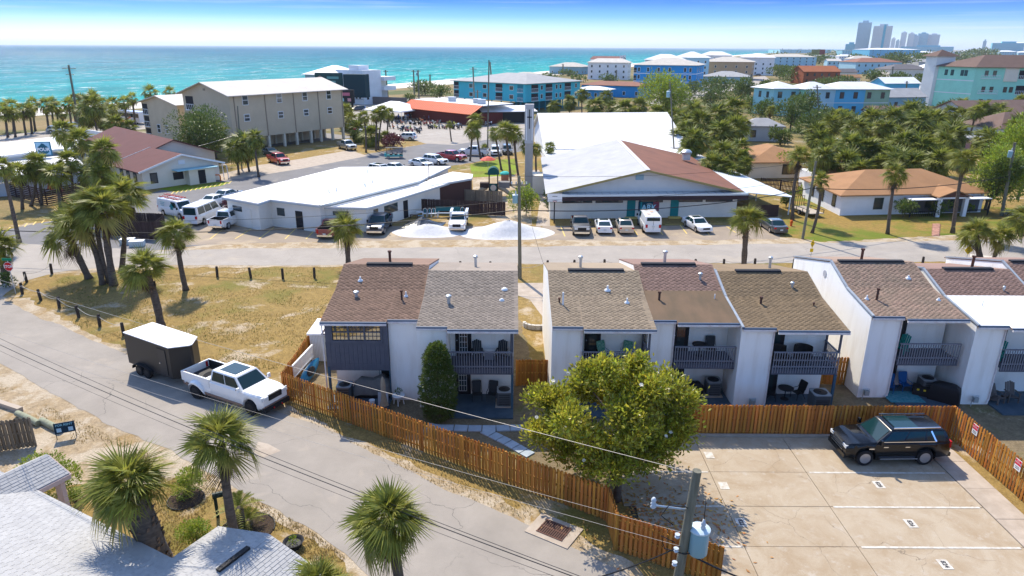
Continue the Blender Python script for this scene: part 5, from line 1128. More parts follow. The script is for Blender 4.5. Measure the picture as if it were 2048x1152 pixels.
# logo blot on the van side (a round head-like teal emblem and text lines)
for s in (-1,):
    lg_ = MB(); lg_.box((.55, s * 1.0, 1.3), (.5, .02, .55)); lg_.box((.55, s * 1.0, 1.62), (.34, .022, .2)); lg_.box((.55, s * 1.002, 1.42), (.8, .018, .16)); lg_.obj('side_emblem', mat('teal_vinyl', (.02, .22, .24)), lv)
    for k in range(3): MB().box((-1.35, s * 1.005, 1.75 - k * .2), (1.0 - k * .15, .01, .07)).obj('side_lettering', mat('pale_blue_vinyl', (.25, .45, .5)), lv)
# --- lots further back
car2('pickup', (528, 318), (590, 336), PRD, 'red pickup on the condominium driveway', None)
car2('pickup', (664, 290), (728, 308), PSV, 'silver crew-cab pickup before the condominium garage', None)
car2('suv', (838, 281), (786, 279), PW, 'white SUV by the burgundy hedge', None)
GW = 'white cars lined up behind the white-roofed office'
car2('suv', (742, 346), (784, 352), PW, 'white SUV with dark sunroof behind the white-roofed office', GW, sunroof=True)
car2('sedan', (774, 340), (812, 345), PW, 'white hatchback second in the row behind the office', GW)
car2('sedan', (822, 330), (862, 336), PW, 'white saloon beside the gap in the row behind the office', GW)
car2('suv', (846, 325), (896, 331), PW, 'white SUV next to the bright red pickup', GW)
car2('pickup', (876, 318), (932, 324), PRD, 'bright red pickup near the green lawn', None)
car2('pickup', (974, 312), (920, 310), PW, 'white pickup beside the bright red pickup', None)
car1('suv', (991, 309), -88, PW, 'white SUV facing out beside the church palms', None)
car1('suv', (1014, 307), -86, PGY, 'dark SUV facing out beside the church palms', None)
car2('sedan', (524, 306), (560, 314), PGY, 'dark car in the shade under the condominium', None)
car2('coupe', (698, 262), (738, 258), PRD, 'red coupe beyond the condominium corner', None)
car2('sedan', (715, 268), (752, 262), PW, 'white car beside the red coupe', None)
car2('coupe', (760, 219), (734, 221), PYL, 'yellow sports car by the grey wall', None)
car2('suv', (729, 222), (706, 222), PNV, 'dark teal SUV by the black roadside sign', None)
for i, (x, y, m_, lb) in enumerate(((118, 266, PSV, 'silver car parked along the beach road palms'), (150, 258, PW, 'white van-like car under the beach palms'), (240, 252, PRD, 'red vehicle by the beach road bus'), (1262, 186, PGY, 'grey car at the corner of the bright blue condominium'), (1490, 158, PRD, 'red car by the tan block garage'), (1515, 152, PNV, 'navy car beside the tan block'), (1655, 292, PW, 'white car glimpsed between the palms'), (780, 204, PBL, 'blue car by the white modern house'))):
    car1('suv', (x, y), 10 + i * 25, m_, lb, None)
# golf cart
gc = thing('golf_cart', 'turquoise six-seat golf cart with flat canopy', 'golf cart', P(788, 316), math.atan2(-.15, -1))
MB().b2((-1.7, -.6, .3), (1.7, .6, .62)).obj('body', PTQ, gc); MB().box((1.55, 0, .75), (.5, 1.1, .4), taper=.7).obj('cowl', PTQ, gc); MB().b2((-1.75, -.65, 1.9), (1.5, .65, 1.98)).obj('canopy', M_TRIM, gc)
for x in (-1.2, -.3, .6): MB().b2((x - .3, -.55, .62), (x + .15, .55, .82)).obj('seat', M_TRIM, gc); MB().b2((x - .38, -.55, .82), (x - .28, .55, 1.25)).obj('seat_back', M_TRIM, gc)
for x in (-1.65, 1.35):
    for s in (1, -1): MB().tube([(x, s * .58, .6), (x * .98, s * .58, 1.9)], .025, 6).obj('canopy_post', M_TRIM, gc); add_wheel(gc, x * .8, s * .58, .25, .2, M_RIM, False)
# ------------------------------------------------------------------ motorcycles
def bike_mesh(pm):
    mb = MB(); rot = Matrix.Rotation(math.pi / 2, 4, 'X')
    for x in (-.75, .78):
        k = MB(rot); k.lathe([(.2, -.06), (.32, -.06), (.33, 0), (.32, .06), (.2, .06)], 10); mb.cur = 1; mb.add([(p[0] + x, p[1], p[2] + .33) for p in k.v], k.f)
    mb.cur = 1; mb.box((0, 0, .42), (.75, .3, .4)); mb.box((-.5, 0, .62), (.7, .28, .14)); mb.box((-.35, 0, .8), (.55, .3, .1))
    mb.tube([(.78, .12, .33), (.5, .12, 1.0)], .03, 5); mb.tube([(.78, -.12, .33), (.5, -.12, 1.0)], .03, 5); mb.tube([(.35, .42, 1.08), (.5, .2, 1.05), (.5, -.2, 1.05), (.35, -.42, 1.08)], .02, 5)
    mb.cur = 0; mb.box((.22, 0, .82), (.6, .3, .26), taper=.7); mb.box((-.85, 0, .66), (.5, .2, .12)); mb.box((.82, 0, .68), (.4, .18, .06)); mb.box((.62, 0, .95), (.2, .34, .3), taper=.7)
    mb.box((-.75, .26, .6), (.5, .14, .28)); mb.box((-.75, -.26, .6), (.5, .14, .28))
    mb.cur = 2; mb.tube([(.2, -.2, .3), (-.9, -.22, .3)], .045, 6); mb.box((.66, 0, .88), (.08, .16, .16)); mb.box((0, 0, .45), (.3, .36, .2))
    return mb.mesh('motorcycle', [pm, M_TRIM, M_CHROME])
BIK = [(n, bike_mesh(p)) for n, p in (('black', PBK), ('red', PRD), ('navy', PNV), ('silver', PSV), ('white', PW), ('yellow', PYL), ('orange', POR), ('blue', PBL))]
r = random.Random(12); rows = []
for (x0, y0, x1, y1, n) in ((760, 238, 818, 240, 9), (768, 246, 842, 250, 11), (775, 256, 845, 262, 8), (798, 262, 842, 266, 4), (845, 250, 885, 248, 6), (852, 257, 920, 258, 9), (880, 241, 960, 240, 11), (900, 248, 925, 256, 4), (926, 244, 975, 243, 7), (970, 252, 985, 250, 2), (822, 244, 845, 244, 4)):
    for k in range(n):
        u = (k + .5) / n; c = P(x0 + (x1 - x0) * u + r.uniform(-1.5, 1.5), y0 + (y1 - y0) * u + r.uniform(-.7, .7))
        nm, me = r.choice(BIK[:1] * 5 + BIK[1:2] * 2 + BIK[2:4] * 2 + BIK)
        o = link('motorcycle', me, None, c, (R(-9), 0, r.choice((1.9, 2.1, -1.2, 1.5)) + r.uniform(-.25, .25))); tag(o, nm + ' motorcycle leaning on its stand in the crowded bike lot', 'motorcycle', 'motorcycles parked before the orange-roofed bar')
# ================================================================== buildings of the town
def wallm(n, c, k=.9):
    c = tuple(min(.8, x * 1.22) for x in c); return mat('wall_' + n, c, tuple(x * k for x in c), .4, .85)
WT = wallm('tan_siding', (.46, .38, .265)); WTL = wallm('cream_siding', (.52, .47, .37)); WBE = wallm('beige_block', (.62, .56, .46)); WTQ = wallm('turquoise', (.06, .42, .5)); WBL = wallm('bright_blue', (.025, .24, .5)); WBR = wallm('ochre', (.42, .28, .16)); WWH = wallm('white_wall', (.75, .75, .74)); WMI = wallm('mint', (.27, .58, .46)); WAQ = wallm('aqua', (.25, .5, .55)); WPB = wallm('powder_blue', (.33, .5, .56)); WGN = wallm('sage', (.25, .36, .24)); WSK = wallm('sky_blue', (.1, .38, .55)); WGR = wallm('grey_wall', (.4, .41, .42)); WST = wallm('slate_blue', (.2, .33, .38)); WPK = wallm('salmon', (.5, .22, .18)); WRS = wallm('rust', (.3, .09, .04)); WTE = wallm('teal_wall', (.03, .2, .26))
def roofm(n, c, k=.85): return mat('roof_' + n, c, tuple(x * k for x in c), .5, .85, .2, 6)
RW = mat('roof_white_metal', (.72, .72, .72), (.56, .54, .51), .3, .6, lo=.5, hi=.85); RCR = roofm('cream_metal', (.66, .6, .52)); RTN = roofm('tan', (.5, .46, .4)); RGY = roofm('grey', (.34, .34, .34)); RMR = roofm('maroon', (.13, .05, .047)); RRD = roofm('red_brown', (.26, .12, .08)); ROR = roofm('orange_tan', (.34, .18, .085)); RDK = roofm('dark_grey', (.14, .13, .135)); RRU = roofm('rust', (.36, .12, .05)); RBR = roofm('brown', (.16, .105, .085)); RBRT = mat('roof_orange_metal', (.62, .08, .012), rough=.6)
M_FRAME = mat('white_frame', (.72, .73, .72), rough=.5)
class Bl:
    def __init__(s, name, label, B, th, lr, ll, h, wm, cat='building', z0=0.0, thl=None, group=None):
        s.t = thing(name, label, cat, (B[0], B[1], 0), R(th), group); s.lr, s.ll, s.h, s.z0, s.wm = lr, ll, h, z0, wm
        sk = R((thl if thl is not None else th + 90) - th); s.ux = Vector((1, 0, 0)); s.uy = Vector((math.cos(sk), math.sin(sk), 0))
    def p(s, u, v, z=0.0): return s.ux * u + s.uy * v + Vector((0, 0, z))
    def walls(s, name='wall'):
        MB().prism([s.p(0, 0, s.z0), s.p(s.lr, 0, s.z0), s.p(s.lr, s.ll, s.z0), s.p(0, s.ll, s.z0)], (0, 0, s.h - s.z0)).obj(name, s.wm, s.t, fix=True); return s
    def hip(s, rise, m, o=.6, inset=None, th=.15, u0=0, u1=None, v0=0, v1=None, z=None):
        u1 = u1 or s.lr; v1 = v1 or s.ll; z = z or s.h; k = inset if inset is not None else min(u1 - u0, v1 - v0) / 2
        a = [s.p(u0 - o, v0 - o, z), s.p(u1 + o, v0 - o, z), s.p(u1 + o, v1 + o, z), s.p(u0 - o, v1 + o, z)]
        if u1 - u0 >= v1 - v0: r0, r1 = s.p(u0 + k, (v0 + v1) / 2, z + rise), s.p(u1 - k, (v0 + v1) / 2, z + rise); fs = [(4, 5, 9, 8), (5, 6, 9), (6, 7, 8, 9), (7, 4, 8)]
        else: r0, r1 = s.p((u0 + u1) / 2, v0 + k, z + rise), s.p((u0 + u1) / 2, v1 - k, z + rise); fs = [(4, 5, 8), (5, 6, 9, 8), (6, 7, 9), (7, 4, 8, 9)]
        b = [q + Vector((0, 0, th)) for q in a]
        MB().add(a + b + [r0 + Vector((0, 0, th)), r1 + Vector((0, 0, th))], [(3, 2, 1, 0)] + [(i, (i + 1) % 4, 4 + (i + 1) % 4, 4 + i) for i in range(4)] + fs).obj('roof', m, s.t, fix=True); return s
    def gable(s, rise, m, axis='u', o=.5, th=.15, wall=True, name='roof', fascia=None):
        if axis == 'u': f = lambda a, b, z: s.p(a, b, z); A, B_ = s.lr, s.ll
        else: f = lambda a, b, z: s.p(b, a, z); A, B_ = s.ll, s.lr
        sl = rise / (B_ / 2); ze = s.h - o * sl
        pr = [(-o, ze), (B_ / 2, s.h + rise), (B_ + o, ze), (B_ + o, ze + th), (B_ / 2, s.h + rise + th), (-o, ze + th)]
        q0 = [f(-o, b, z) for b, z in pr]; q1 = [f(A + o, b, z) for b, z in pr]; n = 6
        MB().add(q0 + q1, [(0, 1, 4, 5), (1, 2, 3, 4), (6, 7, 10, 11), (7, 8, 9, 10)] + [(i, (i + 1) % n, n + (i + 1) % n, n + i) for i in range(n)]).obj(name, m, s.t, fix=True)
        if wall:
            w = [f(0.002, 0, s.h - .01), f(.002, B_, s.h - .01), f(.002, B_ / 2, s.h + rise - .02)]
            MB().prism(w, f(A - .004, 0, 0) - f(0, 0, 0)).obj('gable_wall', s.wm, s.t, fix=True)
        if fascia:
            for a in (-o - .03, A + o + .03):
                for b0, b1, z0, z1 in ((-o, B_ / 2, ze, s.h + rise), (B_ / 2, B_ + o, s.h + rise, ze)):
                    MB().beam(f(a, b0, z0 + .08), f(a, b1, z1 + .08), .05, .26).obj('barge_board', fascia, s.t)
        return s
    def flat(s, m, o=.4, th=.25):
        MB().prism([s.p(-o, -o, s.h), s.p(s.lr + o, -o, s.h), s.p(s.lr + o, s.ll + o, s.h), s.p(-o, s.ll + o, s.h)], (0, 0, th)).obj('roof', m, s.t, fix=True); return s
    def slabbox(s, name, face, u0, u1, z0, z1, d0, d1, m, par=None):
        """box on a face: u along the face, d outward from it"""
        if face == 'R': f = lambda u, d, z: s.p(u, -d, z)
        else: f = lambda u, d, z: s.p(-d, u, z)
        q = [f(u0, d0, z0), f(u1, d0, z0), f(u1, d1, z0), f(u0, d1, z0)]
        return MB().prism(q, (0, 0, z1 - z0)).obj(name, m, par or s.t, fix=True)
    def win(s, face, u, z, w, h, m=None, bars=False):
        f = s.slabbox('window', face, u - w / 2 - .12, u + w / 2 + .12, z - .12, z + h + .12, -.05, .05, m or M_FRAME); s.slabbox('pane', face, u - w / 2, u + w / 2, z, z + h, .052, .06, M_GLASS, f)
        if bars: s.slabbox('sash_bar', face, u - w / 2, u + w / 2, z + h / 2 - .05, z + h / 2 + .05, .062, .08, M_FRAME, f)
        return s
    def wins(s, face, us, zs, w, h, m=None, bars=False):
        for u in us:
            for z in zs: s.win(face, u, z, w, h, m, bars)
        return s
    def balc(s, face, u0, u1, z, h=2.3, m=M_DARK, rail=M_FRAME, proj=.0, inner=None):
        b = s.slabbox('balcony', face, u0, u1, z, z + h, -.05, .03, inner or m)  # flat panel on the wall, dark by default to paint a recess's shade
        s.slabbox('balcony_rail', face, u0, u1, z + 1.0, z + 1.1, .06 + proj, .14 + proj, rail, b); s.slabbox('balcony_deck', face, u0 - .1, u1 + .1, z - .15, z + .02, .031, .2 + proj, rail, b)
        n = max(2, int((u1 - u0) / .5)); 
        for k in range(n + 1): u = u0 + (u1 - u0) * k / n; s.slabbox('rail_post', face, u - .03, u + .03, z + .02, z + 1.0, .07 + proj, .12 + proj, rail, b)
        return s
    def posts(s, face, us, z0, z1, w=.3, d=.3, m=None, off=0):
        for u in us: s.slabbox('post', face, u - w / 2, u + w / 2, z0, z1, -d + off, off, m or M_FRAME)
        return s
# ---- big tan condominium on a parking undercroft
b = Bl('condominium_block', 'large tan condominium with cream gable roof over an open parking level', (-54.5, 137.7), 55, 28.5, 13.2, 11.0, WT, z0=2.6, thl=152).walls(); b.gable(2.1, RCR, 'u', .9)
b.wins('R', (3.5, 11.5, 18.0, 24.5), (9.0,), 1.1, 1.7, None, True).wins('R', (3.5, 11.5, 18.0, 24.5), (5.9,), 1.1, 1.2, None, True)
for u in (1.0, 8.0, 15.0, 21.5, 28.2): b.slabbox('downpipe', 'R', u - .08, u + .08, 2.6, 11.0, 0, .12, mat('tan_trim', (.3, .24, .18)))
for u in (.4, 5, 8.2, 12, 15.2, 19, 21.7, 25, 28.1): b.posts('R', (u,), 0, 2.59, .45, .45, WTL)
for u in (3, 6.5, 10, 13.5, 17, 20.5, 24, 27): MB().b2((u - .2, 5, 0), (u + .2, 5.4, 2.59)).obj('post', WTL, b.t); 
MB().prism([b.p(.3, 5.5, 0), b.p(28.2, 5.5, 0), b.p(28.2, 5.8, 0), b.p(.3, 5.8, 0)], (0, 0, 2.59)).obj('rear_garage_wall', WT, b.t, fix=True)
b.slabbox('end_garage_wall', 'L', .4, 12.8, 0, 2.59, -.3, -.02, WT)
for z in (4.3, 7.8): b.balc('L', 10.2, 12.4, z, 2.6)
b.slabbox('gable_vent', 'L', 6.3, 6.9, 11.6, 12.0, .0, .08, mat('tan_trim', (.3, .24, .18)))
b2 = Bl('condominium_block', 'smaller tan condominium with cream roof by the beach road', (-69.5, 148), 55, 12, 13.5, 8.3, WT, thl=146).walls(); b2.gable(1.5, RCR, 'u', .7)
b2.wins('L', (5.0, 8.0), (2.2,), 1.0, 1.6, None, True).wins('R', (4, 8), (5.0, 2.0), .9, 1.3)
for z in (.6, 3.2, 5.8): b2.balc('L', 11.3, 13.2, z, 2.2)
# ---- maroon-roofed beige buildings
b = Bl('shop_building', 'beige gabled building with maroon roof and blue awning', (-53.6, 100.2), 49, 11.6, 9.5, 2.75, WBE).walls(); b.gable(1.75, RMR, 'v', .7, fascia=M_FRAME)
b.wins('L', (2.5, 5.0, 7.4), (.9,), .9, 1.2, M_DARK); b.win('R', 1.6, .9, .8, 1.3, M_DARK)
b.slabbox('vent_louvre', 'R', 5.4, 6.4, 3.1, 3.7, .0, .08, M_FRAME)
aw = b.slabbox('awning', 'R', 4.3, 10.6, 2.35, 2.45, .0, 1.9, mat('pale_blue_awning', (.3, .55, .62), rough=.5)); b.slabbox('porch_room', 'R', 6.2, 10.2, 0, 2.33, 0, 1.3, WBE); b.slabbox('doorway', 'R', 7.6, 8.7, .05, 2.1, 1.3, 1.33, M_DARK); b.slabbox('window', 'R', 4.4, 5.9, .9, 2.0, 0, .05, M_DARK)
b = Bl('shop_building', 'long beige building with broad maroon roof behind the gabled one', (-59, 108), 46, 13, 26, 3.2, WBE).walls(); b.gable(2.4, RMR, 'v', .6)
MB().box((7, 9, 5.1), (.8, .8, .3)).obj('roof_vent', M_GALV, b.t)
# ---- flat restaurant with the sign
# (built below with the polygon roofs)
# sign POUR
B_ = PY(90, 311, 112); sg = thing('shop_sign', 'teal square shop sign with a mountain badge and one white word', 'sign', (B_.x, 112, 0), R(8)); zc = B_.z
MB().b2((-1.15, -.1, zc), (1.15, .1, zc + 2.2)).obj('board', mat('sign_teal', (.03, .16, .24)), sg); MB().b2((-1.02, -.13, zc + .12), (1.02, -.101, zc + 2.08)).obj('panel', mat('sign_pale', (.3, .5, .62)), sg)
MB().add([(.9 * math.cos(a * .196), -.14, zc + .95 + .72 * math.sin(a * .196)) for a in range(32)], [list(range(32))]).obj('badge', mat('sign_deep', (.02, .13, .18)), sg, fix=True)
MB().poly([(-.8, -.145, zc + 1.2), (.8, -.145, zc + 1.2), (.2, -.145, zc + 1.85), (-.1, -.145, zc + 1.95)]).obj('mountain', mat('sign_deep2', (.015, .09, .13)), sg, fix=True)
text_obj('lettering', 'POUR', .72, Matrix.Translation((0, -.155, zc + .95)) @ Matrix.Rotation(R(90), 4, 'X'), M_PVC, sg, .02)
MB().b2((-.05, -.05, 0), (.05, .05, zc)).obj('post', M_TRIM, sg)
# ---- polygon roofs: the flat white office
def poly_building(name, label, px, z, th, wm, rm, inset=.55, cat='building'):
    q = [P(x, y, z) for x, y in px]; c = sum(q, Vector()) / len(q); t = thing(name, label, cat, (c.x, c.y, 0)); off = Vector((c.x, c.y, 0))
    top = [p - off for p in q]; MB().prism([Vector((p.x, p.y, z)) for p in top], (0, 0, th)).obj('roof', rm, t, fix=True)
    MB().prism([Vector((p.x, p.y, z - .02)) for p in top], (0, 0, -.14)).obj('fascia', mat('grey_fascia', (.45, .5, .53)), t, fix=True)
    ins = []
    n = len(top)
    for i in range(n):
        a, b_, d = top[i - 1], top[i], top[(i + 1) % n]; e1 = (b_ - a).normalized(); e2 = (d - b_).normalized(); nn = (Vector((-e1.y, e1.x, 0)) + Vector((-e2.y, e2.x, 0)))
        nn = nn.normalized() if nn.length > .1 else Vector((-e1.y, e1.x, 0)); ins.append(Vector((b_.x, b_.y, 0)) + Vector((nn.x, nn.y, 0)) * inset)
    MB().prism(ins, (0, 0, z - .16)).obj('wall', wm, t, fix=True); return t, ins, off
def panel_between(t, a, b_, u0, u1, z0, z1, m, name, d=.05):
    a, b_ = Vector(a), Vector(b_); e = (b_ - a); L = e.length; e.normalize(); n = Vector((e.y, -e.x, 0)); p = a + e * u0 + n * d / 2; q = a + e * u1 + n * d / 2
    return MB().beam(Vector((p.x, p.y, (z0 + z1) / 2)), Vector((q.x, q.y, (z0 + z1) / 2)), d, z1 - z0).obj(name, m, t)
WPL = wallm('pale_block', (.62, .6, .55))
t, ins, off = poly_building('office_building', 'low white-roofed office with long eaves beside the street parking', [(443, 396), (516, 409), (541, 401), (640, 413), (838, 364), (902, 334), (682, 336)], 3.15, .14, WPL, M_WROOF)
panel_between(t, ins[0], ins[1], 1.0, 2.6, 1.8, 2.4, M_GLASS, 'window'); panel_between(t, ins[0], ins[1], 3.2, 4.2, .1, 2.2, WPL, 'door', .09)
panel_between(t, ins[2], ins[3], .9, 2.0, 1.4, 2.3, M_GLASS, 'window'); panel_between(t, ins[2], ins[3], 3.6, 4.6, .05, 2.2, M_DARK, 'doorway')
for x, y in ((658, 385), (673, 382), (728, 370), (745, 366), (731, 374), (742, 350), (735, 345)): p = P(x, y, 3.3); vent(t, p.x, p.y, 3.29, .45, .09, 'pipe')
p = P(858, 360, 3.3); MB().tube([(p.x - off.x, p.y - off.y, 3.2), (p.x - off.x, p.y - off.y, 5.4)], .05, 8).obj('mast', M_RUST, t)
mb = MB(); a, b_ = P(640, 412, 3.3) - off, P(838, 363, 3.3) - off; mb.beam(a, b_, .3, .22); mb.obj('roof_kerb', M_GALV, t)
for x, y, w in ((585, 361, 1.6), (600, 356, 1.2), (700, 350, .8)): p = P(x, y, 3.3) - off; MB().box((p.x, p.y, 3.295), (w, .3, .012)).obj('roof_patch', mat('tar_patch', (.25, .22, .2)), t)
t, ins, off = poly_building('office_wing', 'lower white-roofed wing of the office beside the brown yard fence', [(641, 415), (734, 417), (747, 414), (886, 371), (938, 354), (840, 366)], 2.8, .12, WPL, M_WROOF)
panel_between(t, ins[0], ins[1], .8, 2.6, 1.9, 2.35, M_GLASS, 'window'); panel_between(t, ins[2], ins[3], .6, 1.4, 1.5, 2.3, M_GLASS, 'window'); panel_between(t, ins[2], ins[3], 2.6, 5.2, 1.3, 2.3, M_GLASS, 'window'); panel_between(t, ins[2], ins[3], 6.4, 7.3, .05, 2.2, M_DARK, 'doorway')
t, ins, off = poly_building('brown_lean_to', 'brown shed with white roof behind the brown yard fence', [(862, 372), (944, 358), (946, 350), (905, 345), (855, 362)], 2.9, .12, mat('brown_shed', (.075, .04, .035)), M_WROOF, .2)
poly_building('restaurant', 'low restaurant with white flat roof behind the teal square sign', [(-60, 324), (112, 302), (180, 300), (152, 272), (-60, 296)], 3.5, .3, WGR, RW)
poly_building('restaurant_wing', 'white-roofed lean-to of the restaurant behind the palms', [(-60, 358), (62, 352), (170, 332), (150, 312), (60, 316), (-60, 332)], 2.7, .12, WGR, RW)
# ---- long hall (banner) and church
b = Bl('community_hall', 'long white hall with grey and brown gable roof and a banner between teal doors', (4.6, 83.6), 4, 23.4, 27.5, 3.25, WPL, thl=89).walls()
sl = [(-.6, 3.1), (11.7, 5.9), (24.0, 3.1)]
for (u0, z0_), (u1, z1_), m, nm in ((sl[0], sl[1], roofm('pale_grey_membrane', (.42, .42, .43)), 'grey_roof'), (sl[1], sl[2], mat('roof_brown_hall', (.21, .09, .055), (.16, .07, .045), .35, .85, .3, 8), 'brown_roof')):
    q = [b.p(u0, -1.0, z0_), b.p(u1, -1.0, z1_), b.p(u1, 28.2, z1_), b.p(u0, 28.2, z0_)]; MB().prism(q, (0, 0, .2)).obj(nm, m, b.t, fix=True)
MB().beam(b.p(11.7, -1.0, 6.12), b.p(11.7, 28.2, 6.12), .5, .1).obj('ridge_cap', RW, b.t)
MB().prism([b.p(0, .01, 3.24), b.p(23.4, .01, 3.24), b.p(11.7, .01, 5.8)], b.uy * 27).obj('gable_wall', wallm('grey_gable', (.5, .5, .48)), b.t, fix=True)
for (u0, z0_), (u1, z1_) in ((sl[0], sl[1]), (sl[1], sl[2])): MB().beam(b.p(u0, -1.05, z0_ + .1), b.p(u1, -1.05, z1_ + .1), .06, .25).obj('barge_board', mat('olive_trim', (.3, .24, .1)), b.t)
b.slabbox('gable_vent', 'R', 10.4, 11.4, 4.75, 5.4, 0, .08, mat('vent_blue', (.25, .38, .45)))
ca = b.slabbox('canopy', 'R', -.4, 24.2, 3.05, 3.3, .03, 1.6, mat('canopy_metal', (.55, .62, .66), rough=.4, metal=.3)); b.slabbox('canopy_fascia', 'R', -.45, 24.25, 2.55, 3.04, 1.4, 1.62, mat('fascia_brown', (.05, .032, .035)), ca)
for u in range(0, 24): b.slabbox('canopy_rib', 'R', u + .2, u + .26, 3.301, 3.34, .05, 1.6, M_GALV, ca)
for u0, u1 in ((1.5, 5.2), (5.6, 9.0), (11.0, 14.0), (15.8, 19.0), (19.4, 22.8)):
    f = b.slabbox('window', 'R', u0, u1, 1.95, 2.5, 0, .05, mat('fascia_brown', (.05, .032, .035)))
    for k in range(4): w = (u1 - u0) / 4; b.slabbox('pane', 'R', u0 + w * k + .06, u0 + w * (k + 1) - .06, 2.05, 2.45, .051, .06, M_GLASS, f)
M_TEAL = mat('teal_door', (.01, .2, .21), rough=.5)
for u in (9.55, 15.1 - .1): d = b.slabbox('door', 'R', u - .0, u + 1.15 * .9, .2, 2.3, 0, .06, M_TEAL); b.slabbox('door_step', 'R', u - .2, u + 1.3, .0, .18, .0, .6, M_YEL, d)
# banner
bn = Bl('banner', 'dark teal and red banner with bold pale lettering on the hall wall', b.t.location + Matrix.Rotation(R(4), 3, 'Z') @ Vector((10.95, -.09, 0)), 4, 2.6, .03, 2.05, mat('banner_teal', (.01, .07, .11)), 'banner', .85).walls('cloth')
MB().b2((1.85, -.012, .86), (2.58, -.002, 2.04)).obj('red_field', mat('banner_red', (.25, .07, .1)), bn.t); MB().b2((.25, -.012, .86), (.45, -.002, 2.04)).obj('stripe', mat('banner_stripe', (.02, .3, .34)), bn.t)
text_obj('lettering', 'ARK', .95, Matrix.Translation((1.32, -.03, 1.3)) @ Matrix.Rotation(R(90), 4, 'X'), mat('banner_ink', (.45, .75, .85)), bn.t, .03)
MB().tube([(1.0, -.03, 1.72), (1.2, -.03, 1.85), (1.45, -.03, 1.85), (1.7, -.03, 1.73)], .025, 5).obj('arc_mark', M_PVC, bn.t); MB().tube([(1.1, -.03, 1.68), (1.4, -.03, 1.75), (1.6, -.03, 1.67)], .02, 5).obj('arc_mark', M_PVC, bn.t)
# church behind
b = Bl('church', 'church with big white standing-seam roof', (6.0, 124), 8, 25.5, 34, 2.9, WWH, thl=92).walls()
MB().prism([b.p(-.6, -.8, 2.85), b.p(26.1, -.8, 2.85), b.p(26.1, 17, 7.5), b.p(-.6, 17, 7.5)], (0, 0, .15)).obj('front_roof', RW, b.t, fix=True); MB().prism([b.p(-.6, 17, 7.5), b.p(26.1, 17, 7.5), b.p(26.1, 35, 2.85), b.p(-.6, 35, 2.85)], (0, 0, .15)).obj('rear_roof', RW, b.t, fix=True)
MB().prism([b.p(25.4, 0, 2.85), b.p(25.4, 34, 2.85), b.p(25.4, 17, 7.4)], b.ux * .2).obj('gable_wall', WWH, b.t, fix=True); MB().prism([b.p(0, 0, 2.85), b.p(0, 34, 2.85), b.p(0, 17, 7.4)], b.ux * .2).obj('gable_wall', WWH, b.t, fix=True)
for k in range(44): u = -.5 + k * .61; MB().beam(b.p(u, -.8, 3.02), b.p(u, 17, 7.67), .04, .05).obj('roof_seam', mat('seam_white', (.55, .56, .58)), b.t)
b = Bl('church_annex', 'white-roofed annex joining the hall and the church', (6.5, 112.5), 4, 25, 11, 2.7, WWH).walls(); b.flat(RW, .7, .15)
MB().prism([b.p(13, 1, 2.86), b.p(24, 1, 2.86), b.p(17, 1, 4.2)], b.uy * 9).obj('cross_gable', RW, b.t, fix=True)
ex = thing('exhaust_fan', 'steel kitchen exhaust hood on the brown hall roof', 'vent', P(1372, 318, 4.3)); ex.location.z = 4.2; MB().box((0, 0, .4), (1.0, 1.0, .8)).obj('base', M_GALV, ex); MB().lathe([(.75, 0), (.8, .3), (.5, .6), (.3, .65)], 14, (0, 0, .85)).obj('hood', M_GALV, ex, smooth=40)
tw = thing('bell_tower', 'slim pale concrete bell tower with a cross', 'tower', (2.3, 99.4, 0)); MB().b2((-.55, -.5, 0), (.55, .5, 7.2)).obj('shaft', wallm('tower_grey', (.3, .28, .25)), tw); MB().b2((-.62, -.55, 7.2), (.62, .55, 12.5)).obj('head', wallm('tower_pale', (.36, .36, .36)), tw)
MB().b2((-.06, -.6, 9.2), (.06, -.551, 11.8)).obj('cross', M_TRIM, tw); MB().b2((-.35, -.6, 10.7), (.35, -.556, 10.85)).obj('cross', M_TRIM, tw)
for s in (-1, 1): MB().b2((s * .4 - .05, -.61, 7.6), (s * .4 + .05, -.552, 11.9)).obj('fin', M_PVC, tw)
MB().b2((.56, -.5, 0), (2.5, 3, 2.6)).obj('base_room', WBE, tw)
# lean-to carport right of the hall
c_ = Bl('carport', 'pale metal carport roof sloping beside the hall over a brown fence', (28.3, 85.5), 4, 7.0, 20, 2.2, M_TRIM, thl=89)
MB().prism([c_.p(0, 0, 3.05), c_.p(7.2, .5, 2.2), c_.p(4.2, 20, 2.6), c_.p(0, 20, 3.1)], (0, 0, .08)).obj('roof', mat('carport_metal', (.62, .66, .68), rough=.4), c_.t, fix=True)
for u, v in ((6.8, .6), (4.1, 19), (6.0, 9)): MB().b2((u - .06, v - .06, 0), (u + .06, v + .06, 2.2)).obj('post', M_PVC, c_.t)
MB().b2((1.2, -.4, 0), (5.0, -.3, 1.5)).obj('screen', M_BROWNF, c_.t)
